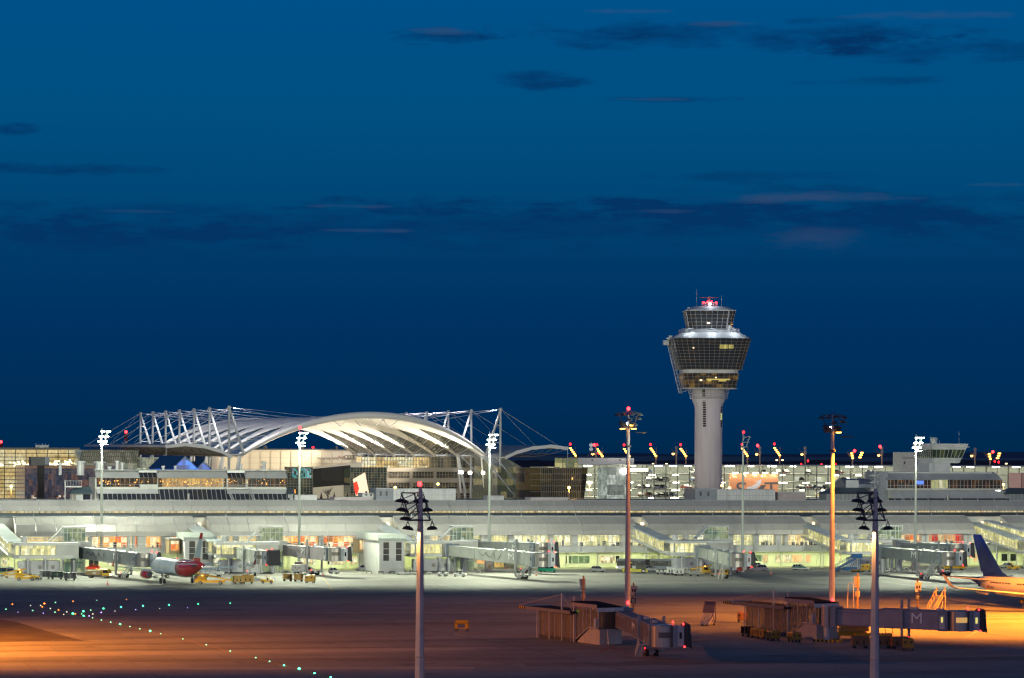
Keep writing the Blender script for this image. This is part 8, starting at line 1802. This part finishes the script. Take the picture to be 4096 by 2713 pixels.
# ================================================================== TAXIWAY LIGHTS
gl = glow('taxi_green', (.06, 1, .36), 11); gs = glow('taxi_green_soft', (.30, 1, .5), 2.2); wt = glow('taxi_white', (1, .92, .65), 2); og = glow('taxi_orange', (1, .20, .02), 6); vi = glow('taxi_violet', (.5, .35, 1), 3)
K = .5912
def near(x, y): return x*K, 2250+y*K
TL = [(40, 318, gs, 1), (221, 327, gs, 1), (375, 272, gs, 1), (341, 313, wt, .8), (275, 292, wt, .8), (207, 292, wt, .6), (372, 338, gs, 1), (452, 336, wt, .8), (431, 352, wt, .6), (493, 349, gl, 1.6), (564, 334, gl, 1.4), (553, 349, gs, .8), (566, 363, gl, 1.2), (614, 324, gs, .9), (628, 350, wt, .9), (626, 376, gs, .9), (700, 313, gl, 1.1), (819, 303, gl, .9), (778, 329, wt, .5), (968, 295, gl, 1), (1144, 288, gl, .8), (1341, 281, gl, .6), (1558, 276, gl, .5), (655, 256, gs, .4),
      (84, 284, og, 1), (300, 281, og, 1.5), (286, 302, og, 1), (396, 323, og, .9), (510, 349, og, .8), (494, 264, og, .9), (855, 250, og, .4), (122, 336, vi, .35), (293, 344, vi, .6), (603, 364, vi, 1), (685, 340, vi, 1.1), (918, 320, vi, .6), (1269, 306, vi, .4), (1080, 312, wt, .35),
      (686, 391, gs, .9), (749, 406, gs, 1), (812, 420, gl, 1.3), (879, 435, gs, .8), (946, 451, gs, .8), (1016, 467, gl, 1.4), (1087, 484, gs, .7), (1237, 519, gs, .7), (1396, 559, gs, .9), (1558, 602, gs, .9), (1730, 647, gs, .9), (1824, 672, gs, .9), (1922, 698, gl, .9), (2024, 724, gl, 1.6), (2129, 752, gl, 1.0), (2238, 779, gl, .9)]
cnm = {id(gl): 'bright green', id(gs): 'pale green', id(wt): 'white', id(og): 'orange', id(vi): 'violet'}
ms_ = {}
for i, (x, y, m_, s_) in enumerate(TL):
    u, v = near(x, y); p = onG(u, v+2)
    key = m_.name
    if key not in ms_:
        b_ = MB().lathe([(.17, 0), (.17, .05), (.12, .06)], n=10); b1 = b_.build('taxiway_light', dgrey); l1 = MB().lathe([(.105, .05), (.13, .12), (.10, .20), (.03, .24)], n=10).build('lens', m_, b1); ms_[key] = (b1.data, l1.data); o = b1
    else:
        o = bpy.data.objects.new('taxiway_light', ms_[key][0]); C.objects.link(o); l1 = bpy.data.objects.new('lens', ms_[key][1]); C.objects.link(l1); l1.parent = o
    o.location = (p.x, p.y, .001); sc_ = .34+.66*s_; o.scale = (sc_, sc_, sc_)
    line = 'on the diagonal yellow line' if i >= 38 else ('in the far scattered group')
    tag(o, '# %s taxiway light from the left %s' % (cnm[id(m_)], line), 'taxiway light', 'taxiway lights on the apron')
# ordinals in labels: '#' becomes the rank from the left of the things that share the label
bpy.context.view_layer.update()
O1 = ['', 'first', 'second', 'third', 'fourth', 'fifth', 'sixth', 'seventh', 'eighth', 'ninth', 'tenth', 'eleventh', 'twelfth', 'thirteenth', 'fourteenth', 'fifteenth', 'sixteenth', 'seventeenth', 'eighteenth', 'nineteenth']
def ordw(n): return O1[n] if n < 20 else ('twentieth' if n == 20 else ('twenty-'+O1[n-20] if n < 30 else ('thirtieth' if n == 30 else 'thirty-'+O1[n-30])))
bk = {}
for o in bpy.data.objects:
    l = o.get('label')
    if isinstance(l, str) and '#' in l: bk.setdefault(l, []).append(o)
for l, os_ in bk.items():
    os_.sort(key=lambda o: ((lambda q: q.x/q.y)(o.matrix_world.translation if o.location.length > 1 and o.location.y != TY else (o.children[0].matrix_world @ (sum((Vector(c) for c in o.children[0].bound_box), Vector())/8)))))
    for i, o in enumerate(os_): o['label'] = l.replace('#', ordw(i+1))
print('objects', len(bpy.data.objects), 'garage cars', ncar)
